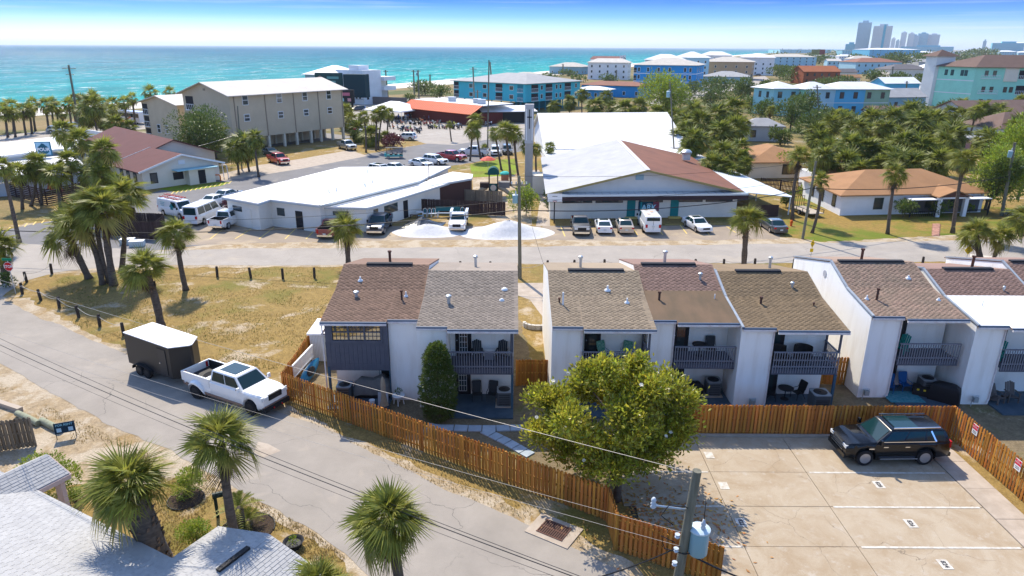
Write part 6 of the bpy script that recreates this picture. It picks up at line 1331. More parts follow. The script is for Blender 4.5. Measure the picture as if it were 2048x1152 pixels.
# ---- ranch house
b = Bl('ranch_house', 'white ranch house with orange-tan hip roof and porch awnings', (41.4, 86.2), 7, 19.5, 11.5, 2.55, WWH, thl=91, cat='house').walls(); b.hip(2.1, ROR, .6)
b.wins('L', (2.0, 5.5, 8.5), (.9,), .8, 1.3, M_DARK); b.win('R', 5.0, .7, 1.3, 1.5); b.wins('R', (12.0, 15.5), (.8,), 1.0, 1.3, M_DARK)
b.slabbox('porch_gable_front', 'R', 12.0, 15.8, 2.3, 2.55, 1.9, 2.1, M_FRAME)
q = [b.p(11.6, -2.4, 2.5), b.p(13.9, -2.4, 3.35), b.p(13.9, 3.5, 3.35), b.p(11.6, 3.5, 2.5)]; MB().prism(q, (0, 0, .12)).obj('porch_roof', ROR, b.t, fix=True); q = [b.p(13.9, -2.4, 3.35), b.p(16.2, -2.4, 2.5), b.p(16.2, 3.5, 2.5), b.p(13.9, 3.5, 3.35)]; MB().prism(q, (0, 0, .12)).obj('porch_roof', ROR, b.t, fix=True)
MB().prism([b.p(11.8, -2.1, 2.5), b.p(16.0, -2.1, 2.5), b.p(13.9, -2.1, 3.25)], b.uy * .2).obj('pediment', mat('brown_pediment', (.12, .06, .045)), b.t, fix=True)
for u0, u1 in ((8.3, 11.9), (16.0, 19.2)): b.slabbox('awning', 'R', u0, u1, 2.15, 2.25, 0, 2.0, RW); b.posts('R', (u0 + .1, u1 - .1), 0, 2.15, .1, .1, M_TRIM, 1.9)
b.posts('R', (12.1, 15.7), 0, 2.5, .5, .5, M_FRAME, 2.1); b.slabbox('porch_dark', 'R', 8.4, 19.0, .1, 2.2, 0, .05, mat('porch_shade_wall', (.12, .12, .13))); b.slabbox('porch_rail', 'R', 8.4, 12.0, .7, .8, 1.8, 1.9, M_TRIM); b.slabbox('porch_rail', 'R', 16.0, 19.0, .7, .8, 1.8, 1.9, M_TRIM)  # dark panel paints the porch shade over the white wall
for k in range(14): b.slabbox('baluster', 'R', 8.5 + k * .26, 8.54 + k * .26, .1, .7, 1.82, 1.88, M_TRIM)
MB().prism([b.p(3, 11.6, 2.6), b.p(16, 11.6, 2.6), b.p(14, 16, 3.6), b.p(4, 16, 3.6)], (0, 0, .15)).obj('rear_roof', ROR, b.t, fix=True); MB().prism([b.p(3, 11.5, 0), b.p(16, 11.5, 0), b.p(16, 20, 0), b.p(3, 20, 0)], (0, 0, 2.6)).obj('rear_wall', WWH, b.t, fix=True)
cp_ = Bl('patio_cover', 'white flat patio roof with yellow wall behind the ranch house', (47, 104), 6, 17, 6, 2.7, wallm('mustard', (.6, .38, .08))).walls(); cp_.flat(RW, .6, .12)
b = Bl('bungalow', 'orange-tan roofed bungalow behind the dark board fence', (38.5, 112.5), 5, 10, 13, 2.5, WBE, thl=88, cat='house').walls(); b.hip(1.9, ROR, .6); b.win('R', 6.5, .7, 2.2, 1.4, M_DARK)
b = Bl('bungalow', 'second orange-tan roofed bungalow glimpsed between the palms', (53.5, 113), 5, 10, 9, 2.5, WBE, cat='house').walls(); b.hip(1.5, ROR, .6); b.win('R', 4, .7, 2.2, 1.2, M_DARK)
# ---- orange-roofed bar
b = Bl('bar_building', 'bar with bright orange metal roof and white flat roof behind', (-10.5, 186), 122, 0.1, .1, 3, WRS)
t = b.t; t.rotation_euler = (0, 0, 0); t.location = (0, 0, 0)
L0, L1 = Vector((-33.0, 210, 0)), Vector((-11, 188, 0)); ax = (L1 - L0).normalized(); nb = Vector((-ax.y, ax.x, 0)); nb = nb if nb.y > 0 else -nb
t.location = (L0 + L1) / 2; o_ = t.location.copy()
def q4(s0, s1, d0, d1, z0, z1): a, c = L0 + ax * s0 - o_, L1 + ax * s1 - o_; return [a + nb * d0 + Vector((0, 0, z0)), c + nb * d0 + Vector((0, 0, z0)), c + nb * d1 + Vector((0, 0, z1)), a + nb * d1 + Vector((0, 0, z1))]
MB().prism(q4(0, 0, 0, 4.2, 2.9, 5.0), (0, 0, .12)).obj('orange_roof', RBRT, t, fix=True)
Lw = (L1 - L0).length
for k in range(34):
    u = Lw * k / 33; a = L0 + ax * u - o_; MB().beam(a + Vector((0, 0, 3.06)), a + nb * 4.2 + Vector((0, 0, 5.16)), .12, .12).obj('roof_rib', RBRT, t)
MB().prism(q4(.3, -.3, 4.2, 16, 4.9, 4.9), (0, 0, .2)).obj('flat_roof', RW, t, fix=True); MB().prism(q4(.5, -.5, .8, 15.5, 0, 0), (0, 0, 2.9)).obj('wall', mat('bar_red', (.12, .025, .02)), t, fix=True)
for s_, d_ in ((8, 9), (11, 8), (-1.5, 8)): p = (L0 + L1) / 2 + ax * s_ + nb * d_ - o_; MB().box((p.x, p.y, 5.7), (2.2, 1.6, 1.3)).obj('roof_unit', M_GALV, t)
b = Bl('bar_annex', 'white-roofed annex with dark fence beside the bar', (-8, 196), 10, 14, 10, 3.2, M_TRIM, thl=110).walls(); b.gable(1.0, RW, 'u', .8)
# ---- beach condos
b = Bl('beach_condominium', 'turquoise condominium on stilts with grey hip roof and white balconies', (4.0, 233), 49, 30, 33, 8.6, WTQ, z0=2.9).walls(); b.hip(2.6, RGY, 1.0, 12)
for z in (3.2, 6.0): b.balc('R', 3.0, 6.5, z, 2.3).balc('R', 10.5, 14.0, z, 2.3).balc('R', 21, 24.5, z, 2.3).balc('L', 10, 13, z, 2.3).balc('L', 1.0, 3.4, z, 2.3, inner=WTE).balc('L', 30.5, 32.8, z, 2.3); b.wins('R', (8.4, 16.4, 18.6, 27.5), (z + .6,), .9, 1.3).wins('L', (6.0, 18, 24.5), (z + .6,), 1.6, 1.2)
b.posts('R', [1 + k * 3.2 for k in range(10)], 0, 2.88, .3, .3, WTE); b.posts('L', [2 + k * 4.3 for k in range(8)], 0, 2.88, .3, .3, WTE); MB().prism([b.p(3, 6, 0), b.p(27, 6, 0), b.p(27, 7, 0), b.p(3, 7, 0)], (0, 0, 2.85)).obj('undercroft_wall', WTE, b.t, fix=True)
pv = Bl('roof_pavilion', 'white open pavilion behind the turquoise condominium roof', (2, 285), 10, 9, 6, 9.6, M_FRAME, z0=8.6, thl=110); pv.hip(.8, RTN, .7); [pv.posts('R', (u,), 0, 9.6, .25, .25) for u in (.2, 3, 6, 8.8)]; MB().prism([pv.p(0, 0, 0), pv.p(9, 0, 0), pv.p(9, 6, 0), pv.p(0, 6, 0)], (0, 0, 8.0)).obj('wall', WWH, pv.t, fix=True)
b = Bl('beach_condominium', 'bright blue three-storey condominium with pale tan hip roof', (91.5, 364), 68, 28, 31, 11.5, WBL, thl=163).walls(); b.hip(3.4, RTN, 1.0, 12)
for z, hh in ((8.4, 1.9), (4.8, 1.9)): b.wins('L', (2.8, 5.4, 13.0, 18.5, 23.8, 28.4), (z,), 1.1, hh); b.wins('R', (5, 12, 20), (z,), 1.2, hh)
for z in (3.4, 7.3): b.slabbox('band', 'L', -.05, 31.05, z, z + .35, 0, .06, M_FRAME); b.slabbox('band', 'R', -.05, 28, z, z + .35, 0, .06, M_FRAME)
for z in (4.0, 7.8): b.balc('L', 29.6, 30.9, z, 2.4)
for (lb, B0, th, lr, ll, h, wm, rm, rise, typ) in (
    ('ochre three-storey block with tan hip roof', (156, 476), 69, 26, 33, 11.2, WBR, RTN, 3, 'hip'), ('white-roofed beach house behind the bright blue condominium', (98, 420), 75, 16, 22, 13.2, WWH, RW, 3, 'hip'), ('cream-roofed beach house beside the bright blue condominium', (74, 470), 70, 10, 26, 10.5, WWH, RCR, 2.5, 'hip'), ('tall white-roofed house behind the bright blue condominium', (122, 455), 75, 20, 22, 14, WPB, RW, 3.5, 'hip'), ('white-roofed block behind the ochre one', (200, 560), 70, 22, 26, 13, WWH, RW, 3, 'hip'), ('low white-roofed block behind the ochre block', (178, 600), 70, 15, 25, 14, WWH, RW, 3, 'hip'), ('grey-roofed single-storey house before the ochre block', (136, 420), 69, 20, 26, 4.0, WST, RGY, 2.8, 'hip'),
    ('low bright blue shop with red-brown roof', (54, 300), 60, 12, 27, 4.6, WBL, RRD, 1.5, 'hip'), ('white-roofed blue snack shack', (37, 290), 60, 9, 13, 3.6, WBL, RW, 1.2, 'hip'), ('small pale house with chimney near the beach', (52, 560), 60, 18, 26, 5.5, WST, RTN, 3, 'hip'),
    ('blue beach house with broad white hip roof', (-64, 262), 50, 14, 17, 9.8, WST, RW, 3.2, 'hip')):
    b = Bl('town_building', lb, B0, th, lr, ll, h, wm, thl=th + 95).walls(); b.hip(rise, rm, .8)
    nz_ = max(1, int(h / 3.4)); zs = [1.0 + k * 3.3 for k in range(nz_)]
    b.wins('L', [ll * (k + .5) / 5 for k in range(5)], zs, 1.0, 1.4).wins('R', [lr * (k + .5) / 3 for k in range(3)], zs, 1.0, 1.4)
b = Bl('villa', 'white stepped villa with brown tiled roof by the sea', (99, 680), 60, 14, 27, 9.5, WWH, thl=172).walls(); b.gable(2.4, roofm('tile_brown', (.25, .11, .09)), 'v', .6)
b.wins('L', (4, 10, 22), (2.0, 6.0), 2.0, 1.6, WTE)
for k in range(4): MB().box((k * 4 + 1, -.2, 11.5), (1.6, .6, 3.2)).obj('parapet_scroll', WWH, b.t)
b = Bl('modern_house', 'white cubic modern beach house with narrow windows', (-53.5, 258), 55, 9, 14, 11.5, WWH).walls(); b.flat(WWH, .05, .3)
b.wins('L', (2.0, 4.0), (9.3,), .5, .7, M_DARK).wins('L', (2.0, 3.8, 8.0), (5.2, 2.0), .7, 2.2, M_DARK).wins('R', (2.0,), (8.2, 5.0, 1.8), .8, 2.2, M_DARK)
MB().b2((1.0, 3, 11.5), (6, 8, 13.4)).obj('stair_tower', WWH, b.t)
for z in (4.6, 8.0): MB().b2((9.0, -1.5, z), (15.0, 7, z + 1.4)).obj('terrace', WWH, b.t)
MB().b2((9.05, 1, 0), (13, 8, 4.6)).obj('terrace_wall', WGR, b.t); MB().b2((9.05, 1, 6.0), (12.5, 8, 8.0)).obj('terrace_wall', WBE, b.t)
# ---- pastel row
for lb, px, th, lr, ll, wl, wr in (('aqua end unit of the pastel row houses', (1548, 178), 4, 8.5, 9, WAQ, WAQ), ('mint and powder-blue unit of the pastel row houses', (1612, 179), 4, 9.5, 8, WMI, WPB), ('sky-blue and sage unit of the pastel row houses', (1672, 179), 4, 17.5, 9, WSK, WSK)):
    c = P(px[0], px[1], 8.0); b = Bl('row_house', lb, c, th, lr, ll, 8.0, wl, thl=112, group='pastel row houses').walls(); b.hip(2.0, RW, .8)
    if wr is not wl: b.slabbox('side_cladding', 'R', .02, lr, .05, 7.95, 0, .05, wr)
    if lr > 15: b.slabbox('side_cladding', 'R', 9.6, lr, .05, 7.95, 0, .05, WGN)
    b.wins('R', [lr * (k + .5) / (2 if lr < 12 else 4) for k in range(2 if lr < 12 else 4)], (5.4, 1.2), 1.1, 1.7, M_DARK).wins('L', (2.5, 6), (5.4, 1.2), .9, 1.6, M_DARK); b.slabbox('band', 'R', 0, lr, 3.9, 4.1, .051, .09, M_FRAME)
    if lr > 15: b.balc('L', .5, 4, .6, 2.3)
# ---- mint condominium at the right
c = P(1965, 130, 14.5); b = Bl('mint_condominium', 'tall mint-green condominium with brown roof and stair tower', (160, 252), -14, 34, 15, 14.0, WMI, thl=108).walls(); b.hip(4.0, RBR, 1.0, 8)
MB().prism([b.p(-1, 15.2, 0), b.p(5, 15.2, 0), b.p(5, 20, 0), b.p(-1, 20, 0)], (0, 0, 17.5)).obj('stair_tower', wallm('pale_grey_tower', (.6, .6, .58)), b.t, fix=True)
bt = [b.p(-2, 14.2, 17.5), b.p(6, 14.2, 17.5), b.p(6, 21, 17.5), b.p(-2, 21, 17.5)]; MB().add(bt + [b.p(2, 17.6, 19.8)], [(3, 2, 1, 0), (0, 1, 4), (1, 2, 4), (2, 3, 4), (3, 0, 4)]).obj('tower_roof', RBR, b.t, fix=True)
b.wins('L', (3.5, 5.0, 9, 11.5), (11.2,), 1.0, 1.7, M_DARK); b.slabbox('band', 'L', 0, 15, 9.4, 9.7, 0, .05, M_FRAME); b.slabbox('band', 'L', 0, 15, 5.0, 5.3, 0, .05, M_FRAME)
b.slabbox('cream_bay', 'R', 9, 13, 9.5, 14, 0, .3, WBE); b.slabbox('cream_bay', 'R', 18, 34, 9.5, 14, 0, .3, WBE)
for z in (10.4, 5.4, 1.0): b.balc('R', 2.0, 8.0, z, 2.8, inner=WMI).balc('R', 13.4, 17.6, z, 2.8).balc('R', 21, 29, z, 2.8, inner=WMI)
b.wins('R', (3.5, 6.0, 10.2, 12.0, 19.5, 23, 26), (11.3, 6.0, 1.8), .9, 1.6, M_DARK)
# ---- scattered houses beyond the grove
HS = (('grey-roofed cottage behind the palm thicket', 1520, 282, 70, 28, WGR, RGY, 'hip'), ('slate-blue single-storey house with pale roof', 1800, 222, 92, 24, WST, RGY, 'gable'), ('vivid blue cottage with white roof', 1800, 190, 66, 20, WSK, RW, 'gable'), ('rust-roofed rustic house among trees', 1640, 168, 70, 22, WRS, RRU, 'gable'), ('white house with chimney and red-brown roof', 1752, 148, 86, 20, WPB, RRD, 'hip'), ('tan house with dark hip roof', 1815, 158, 74, 16, WBE, RDK, 'hip'), ('pale blue cottage under a white pyramid roof', 1872, 158, 50, 18, WSK, RW, 'hip'), ('long blue hotel with white hip roof', 1782, 116, 90, 14, WSK, RW, 'hip'), ('pale blue motel with cream hip roof', 1582, 132, 84, 16, WPB, RTN, 'hip'), ('white warehouse roof near the sea', 1605, 106, 90, 6, WAQ, RW, 'flat'), ('white cottage beside the pale blue motel', 1665, 140, 24, 16, WPB, RCR, 'gable'), ('grey-roofed house beside the white chimney house', 1722, 134, 44, 14, WWH, RTN, 'hip'),
      ('long grey-roofed house below the salmon roof', 1868, 136, 64, 10, WGR, RGY, 'gable'), ('salmon-roofed cottage among oaks', 1868, 126, 30, 6, WPK, mat('roof_salmon', (.6, .2, .18)), 'flat'), ('white house with open roof terrace', 1890, 113, 40, 8, WWH, RW, 'flat'), ('small grey cottage beside the blue cottage', 1860, 186, 34, 12, WWH, RGY, 'gable'), ('grey roof below the vivid blue cottage', 1780, 174, 46, 8, WST, RGY, 'hip'), ('white octagonal cottage beyond the mint condominium', 2010, 115, 26, 9, WPB, RW, 'hip'), ('white pavilion roof beyond the mint condominium', 2052, 114, 34, 7, WPB, RW, 'hip'), ('white cottages east of the blue hotel', 1850, 112, 30, 6, WWH, RW, 'hip'), ('brown-roofed house below the mint condominium', 2010, 262, 150, 26, WGR, RBR, 'gable'), ('two-storey motel with tan roof and blue rail', 2062, 300, 140, 34, WWH, RBR, 'hip'), ('white boxy shed among the palms', 1748, 305, 26, 18, WWH, RW, 'flat'), ('salmon garden wall house by the palms', 1932, 302, 40, 12, WPK, RGY, 'flat'), ('cream house with wooden deck behind slate roof', 1690, 158, 40, 12, WBE, RDK, 'gable'), ('white-roofed block with a view of the sea', 1650, 118, 46, 6, WWH, RW, 'flat'), ('pale beach hotel near the far towers', 1700, 112, 34, 10, WAQ, RW, 'flat'))
HS += tuple((l, x, y, w, h, wm, rm, k) for l, x, y, w, h, wm, rm, k in (('white-roofed cottage half hidden in the far oaks', 1940, 108, 18, 5, WWH, RW, 'hip'), ('white-roofed cottage at the foot of the far towers', 1690, 122, 26, 8, WWH, RW, 'hip'), ('tiny white cottage beyond the blue hotel', 1905, 118, 22, 5, WWH, RW, 'gable'), ('grey cottage between the oaks', 1835, 124, 26, 6, WGR, RGY, 'hip'), ('pink-tinted cottage by the oaks', 1700, 166, 30, 10, WBE, ROR, 'gable'), ('white cottage by the rust-roofed house', 1600, 150, 20, 8, WWH, RW, 'gable'), ('dark shed roof by the pastel row', 1770, 240, 60, 10, WGR, RBR, 'gable')))
for i, (lb, x, y, w, h, wm, rm, k) in enumerate(HS):
    A, C = P(x - w / 2, y), P(x + w / 2, y); c = (A + C) / 2; s = (c - Vector((0, 0, CAM_H))).length / FPX; W_ = w * s; Hh = max(2.4, h * s * .95); D = max(6.0, W_ * .6); th = -6 + (i * 37) % 19
    b = Bl('house', lb, A, th, W_, D, Hh, wm, 'house', thl=th + 88).walls()
    if k == 'hip': b.hip(min(3.2, D * .25), rm, .5)
    elif k == 'gable': b.gable(min(3.0, D * .22), rm, 'u', .5)
    else: b.flat(rm, .5, .4)
    nw = max(2, min(7, int(W_ / 4))); nf = max(1, int(Hh / 3.3)); b.wins('R', [W_ * (q + .5) / nw for q in range(nw)], [Hh / nf * q + Hh / nf * .3 for q in range(nf)], 1.0, min(1.4, Hh / nf * .5), M_DARK)
# ---- far high-rises
def tower(lb, x0, x1, ytop, Y, d, m, m2=None, name='high_rise'):
    a, b_ = PY(x0, ytop, Y), PY(x1, ytop, Y); W_ = b_.x - a.x; t = thing(name, lb, 'tower', ((a.x + b_.x) / 2, Y, 0), R(-28)); h = a.z
    MB().b2((-W_ / 2, -d / 2, 0), (W_ / 2, d / 2, h)).obj('wall', m, t); n = max(4, int(h / 3.6)); fl = MB()
    for k in range(1, n): fl.b2((-W_ / 2 - .4, -d / 2 - .4, h * k / n), (W_ / 2 + .4, d / 2 + .4, h * k / n + .9))
    stuff(fl.obj('floor_slabs', m2 or M_FRAME, t)); MB().b2((-W_ * .2, -d * .3, h), (W_ * .25, d * .3, h + 6)).obj('roof_plant', m, t)
    return t
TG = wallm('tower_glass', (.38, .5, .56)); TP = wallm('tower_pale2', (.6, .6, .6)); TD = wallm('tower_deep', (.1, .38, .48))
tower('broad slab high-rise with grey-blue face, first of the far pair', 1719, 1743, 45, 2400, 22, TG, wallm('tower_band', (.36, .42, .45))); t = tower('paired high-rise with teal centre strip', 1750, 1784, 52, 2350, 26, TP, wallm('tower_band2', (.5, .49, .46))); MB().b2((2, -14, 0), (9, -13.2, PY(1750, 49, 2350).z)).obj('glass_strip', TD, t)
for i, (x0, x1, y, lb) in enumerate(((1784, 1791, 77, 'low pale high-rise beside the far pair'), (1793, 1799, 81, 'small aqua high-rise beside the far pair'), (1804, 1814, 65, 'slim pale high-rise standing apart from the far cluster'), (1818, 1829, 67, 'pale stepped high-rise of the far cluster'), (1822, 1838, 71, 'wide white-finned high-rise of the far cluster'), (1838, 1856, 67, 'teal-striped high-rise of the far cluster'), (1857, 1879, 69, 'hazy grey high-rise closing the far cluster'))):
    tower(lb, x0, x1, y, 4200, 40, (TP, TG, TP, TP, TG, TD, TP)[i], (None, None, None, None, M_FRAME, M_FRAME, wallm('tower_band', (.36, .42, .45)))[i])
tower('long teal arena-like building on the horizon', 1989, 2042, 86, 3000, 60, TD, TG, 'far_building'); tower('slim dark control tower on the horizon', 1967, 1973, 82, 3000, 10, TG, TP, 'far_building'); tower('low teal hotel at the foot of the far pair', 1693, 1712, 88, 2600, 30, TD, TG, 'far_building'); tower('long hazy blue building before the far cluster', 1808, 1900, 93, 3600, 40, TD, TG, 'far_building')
dm = thing('arena_dome', 'pale hazy domed roof at the far edge', 'building', PY(2040, 85, 5000)); dm.location.z = 0; MB().lathe([(150, 0), (145, 25), (115, 45), (70, 58), (20, 64), (1, 65)], 24).obj('dome', TP, dm, smooth=True)
# ---- oaks and tree masses on the right
r = random.Random(31); mm = MB()
for k in range(420):
    x = r.uniform(1540, 2120); y = 101 + 24 * r.random() ** 1.7; c = P(x, y); 
    if c.y > 6000: continue
    s = r.uniform(2.2, 4.6) * (1 + c.y / 5000); leaf_blob(mm, (c.x, c.y, s * .6), (s * 1.6, s * 1.6, s * .75), 16, s * .9, r, .6, asp=.8)
tag(stuff(mm.obj('far_tree_canopy', M_BUSH)), 'far-off dark green tree canopy spreading to the horizon', 'trees')
for i, (x, y, w, h) in enumerate(((1560, 158, 46, 20), (1590, 166, 50, 26), (1640, 128, 50, 14), (1755, 170, 40, 22), (1790, 176, 44, 26), (1710, 122, 30, 10), (1800, 136, 56, 24), (1845, 134, 48, 22), (1850, 182, 50, 26), (1880, 190, 40, 26), (1700, 140, 36, 12), (1650, 178, 60, 16), (1690, 172, 40, 14), (1960, 118, 60, 14), (1920, 124, 50, 12), (1565, 146, 60, 12), (1625, 150, 30, 10), (1990, 130, 50, 12), (1540, 190, 40, 22), (1880, 170, 30, 18), (1770, 130, 34, 10), (1900, 210, 40, 24), (1500, 190, 40, 18), (1140, 152, 40, 10), (1100, 160, 40, 10), (1220, 165, 40, 14), (1160, 165, 30, 12), (850, 190, 60, 24), (880, 196, 44, 22), (820, 205, 30, 14))):
    bush_px((x, y), w, h, M_BUSH if i % 4 else M_HEDGE, 'dark rounded oak among the beach cottages', 420, 1.0, 6, 'oaks among the beach cottages', 'tree', 'oak_tree', trunk=.3)
# ================================================================== foreground house
SH_WHITE = shingle_mat('pale_grey_shingle', (0.40, 0.395, 0.385), (0.36, 0.355, 0.35), 0.06)
fh = thing('house', 'single-storey house with pale grey shingle roofs in the front yard of palms', 'house', (-15, 19, 0)); nv = Vector((-.475, -.88, 0)); dv = Vector((.88, -.475, 0))
def roofplane(nm, A, B, C, D, seed):
    A, B, C, D = map(Vector, (A, B, C, D)); M_ = mbw(fh)
    M_.prism([A, B, C, D], (0, 0, -.1)); rf = M_.obj(nm, SH_WHITE, fh, fix=True); m2 = mbw(fh); shingles(m2, A, B, C, D, .15, .31, seed, .012); stuff(m2.obj('shingles', SH_WHITE, rf)); return rf
Z = Vector((0, 0, 1)); E0 = Vector((-19.5, 24.3, 2.62)); E1 = E0 + dv * 8.35
A0, B0 = E0 - dv * 9, E1 + dv * 7; up_ = nv * 7 + Z * 1.9
roofplane('main_roof', A0, B0, B0 + up_, A0 + up_, 1)
F1 = Vector((-11.15, 22.05, 2.66)); apx = F1 + dv * 2.75 + Z * .72; F2 = F1 + dv * 5.5
roofplane('wing_roof', F1 + nv * 9, F1, apx, apx + nv * 9, 2); roofplane('wing_roof', F2, F2 + nv * 9, apx + nv * 9, apx, 3)
pa = P(94, 908, 3.3); pr_ = P(139, 946, 2.66); pl_ = pa * 2 - pr_; pl_.z = 2.66
roofplane('porch_roof', pr_ + nv * 4.5, pr_, pa, pa + nv * 4.5, 4); roofplane('porch_roof', pl_, pl_ + nv * 4.5, pa + nv * 4.5, pa, 5)
mb = mbw(fh); w0, w1 = E0 + nv * .5 - dv * 8, E1 + nv * .5 + dv * 6.5; mb.prism([Vector((p.x, p.y, 0)) for p in (w0, w1, w1 + nv * 12, w0 + nv * 12)], (0, 0, 2.5)); mb.obj('wall', WWH, fh, fix=True)
mb = mbw(fh); q = [F1 + dv * .4 + nv * .5, F2 - dv * .4 + nv * .5, F2 - dv * .4 + nv * 8, F1 + dv * .4 + nv * 8]; mb.prism([Vector((p.x, p.y, 0)) for p in q], (0, 0, 2.55)); mb.obj('wing_wall', WWH, fh, fix=True)
M_PINKW = mat('pale_pink_post', (.55, .42, .38)); mb = mbw(fh); pp = pr_ + nv * .35 - dv * .25; mb.b2((pp.x - .13, pp.y - .13, 0), (pp.x + .13, pp.y + .13, 2.55)); mb.obj('porch_post', M_PINKW, fh)
mb = mbw(fh); mb.beam(pr_ - Z * .14, pr_ + nv * 2.2 - Z * .14, .12, .2); mb.obj('porch_fascia', M_PINKW, fh); mb = mbw(fh); mb.beam(pr_ - Z * .14, pa - Z * .14, .1, .2); mb.obj('porch_fascia', M_PINKW, fh)
for a, b_ in ((E0, E1), (F1, F1 + nv * 2.0), (F1, apx), (apx, F2)):
    mb = mbw(fh); mb.beam(a - Z * .12, b_ - Z * .12, .06, .16); mb.obj('fascia', M_FRAME, fh)
mb = mbw(fh); mb.beam(apx + nv * .9 + Z * .05, apx + nv * 2.2 + Z * .05, .18, .09); mb.obj('ridge_vent', M_TRIM, fh)
# ================================================================== poles and wires
M_POLE = mat('greyed_pole', (0.2, 0.19, 0.145), (0.13, 0.125, 0.095), 2.5, .9, .5, 18, stretch=(4, 4, .4)); M_WIRE = mat('black_cable', (.02, .02, .022), rough=.6); M_WIREL = mat('bare_aluminium_cable', (.4, .37, .34), rough=.5, metal=.3); M_CAN = mat('transformer_blue_grey', (.22, .38, .44), rough=.4); M_PORC = mat('porcelain', (.45, .5, .55), rough=.3)
def pole(base, top, r0, label, can=None, arms=(), ins=True, name='utility_pole'):
    base, top = Vector(base), Vector(top); t = thing(name, label, 'utility pole', base); c = top - base; MB().tube([(0, 0, -.1), c * .5, c], [r0, r0 * .9, r0 * .78], 10).obj('shaft', M_POLE, t, smooth=40)
    if can:
        z, sx_, sc = can; o = c * (z / c.z) + Vector((sx_, -.05, 0)); k = MB(); k.lathe([(.27 * sc, 0), (.3 * sc, .05 * sc), (.3 * sc, .85 * sc), (.27 * sc, .88 * sc)], 18, o); k.obj('transformer', M_CAN, t, smooth=40); k = MB(); k.lathe([(.33 * sc, 0), (.33 * sc, .05 * sc), (.2 * sc, .12 * sc), (.02, .13 * sc)], 18, o + Vector((0, 0, .88 * sc))); k.obj('transformer_lid', mat('can_lid', (.5, .6, .64), rough=.4), t, smooth=40)
        k = MB(); k.lathe([(.05, 0), (.08, .06), (.05, .12), (.08, .18), (.05, .24), (.03, .34)], 10, o + Vector((.06 * sc, -.1, .98 * sc))); k.obj('bushing', M_PORC, t, smooth=True); MB().tube([o + Vector((.06 * sc, -.1, 1.3 * sc)), o + Vector((.05, -.1, 1.9)), Vector((c.x * .85, c.y, c.z - 1.0))], .012, 5).obj('jumper', M_WIRE, t)
    for z, dx in arms:
        o = c * (z / c.z); MB().beam(o - Vector((dx, 0, 0)), o + Vector((dx, 0, 0)), .1, .12).obj('crossarm', M_POLE, t)
        for s in (-1, -.4, .4, 1): k = MB(); k.lathe([(.04, 0), (.07, .08), (.04, .16), (.06, .22)], 8, o + Vector((dx * s * .92, 0, .07))); k.obj('insulator', M_PORC, t)
    return t
np_ = pole((4.85, 17.2, 0), (5.3, 17.0, 8.62), .165, 'grey-green utility pole carrying a blue-grey transformer beside the cedar fence', can=(5.75, .42, .95))
for a, b_ in (((.4, -.1, 7.2), (-.75, -.35, 7.55)),): MB().tube([a, b_], .035, 6).obj('cutout_arm', M_GALV, np_)
k = MB(); k.lathe([(.05, 0), (.09, .06), (.05, .1), (.09, .16), (.05, .2), (.08, .28), (.04, .36)], 10, (-.75, -.35, 7.45)); k.obj('cutout', M_PORC, np_, smooth=True)
for z in (6.35, 5.85, 5.35): k = MB(); k.lathe([(.04, 0), (.08, .05), (.05, .1), (.08, .15)], 10, (.05, -.28, z)); k.obj('spool_insulator', M_PORC, np_)
MB().tube([(-.1, -.25, 6.8), (-.5, -.35, 7.2), (-.3, -.3, 7.5), (.2, -.25, 7.45), (.55, -.2, 7.1)], .015, 5).obj('jumper', M_WIRE, np_); MB().tube([(0, -.28, 6.2), (-.45, -.35, 6.5), (-.3, -.3, 6.0), (.3, -.3, 5.8), (.7, -.3, 5.85)], .018, 5).obj('jumper', M_WIRE, np_)
NP = Vector((5.22, 17.0, -.4))
MBs = P(1040, 557); mt = PY(1038, 352, MBs.y); mp_ = pole(MBs, (mt.x, MBs.y, mt.z), .17, 'weathered utility pole between the townhouse blocks with a pale transformer', can=(7.0, -.36, .8), arms=((8.6, .7),))
Bq = P(1605, 478); tq = PY(1632, 322, Bq.y); pole(Bq, tq, .15, 'bare leaning utility pole on the ranch house lawn')
Br = P(2003, 432); tr_ = PY(2030, 285, Br.y); rp_ = pole(Br, tr_, .2, 'stout street light pole with pale transformer beside the lime-tipped trees', can=(7.4, -.4, .85)); MB().tube([(0.9, 0, 6.0), (1.5, -.3, 6.6), (1.9, -.5, 6.4)], .03, 6).obj('lamp_arm', M_GALV, rp_); MB().lathe([(.05, .2), (.22, .1), (.24, 0), (.05, -.02)], 12, (1.95, -.5, 6.2)).obj('lamp', M_PVC, rp_)
Bb = P(160, 262); tb_ = PY(137, 130, Bb.y); pole(Bb, tb_, .28, 'tall leaning beach-road pole with crossarm against the sea', arms=((tb_.z - .8, 1.6), (tb_.z - 2.2, 1.0)))
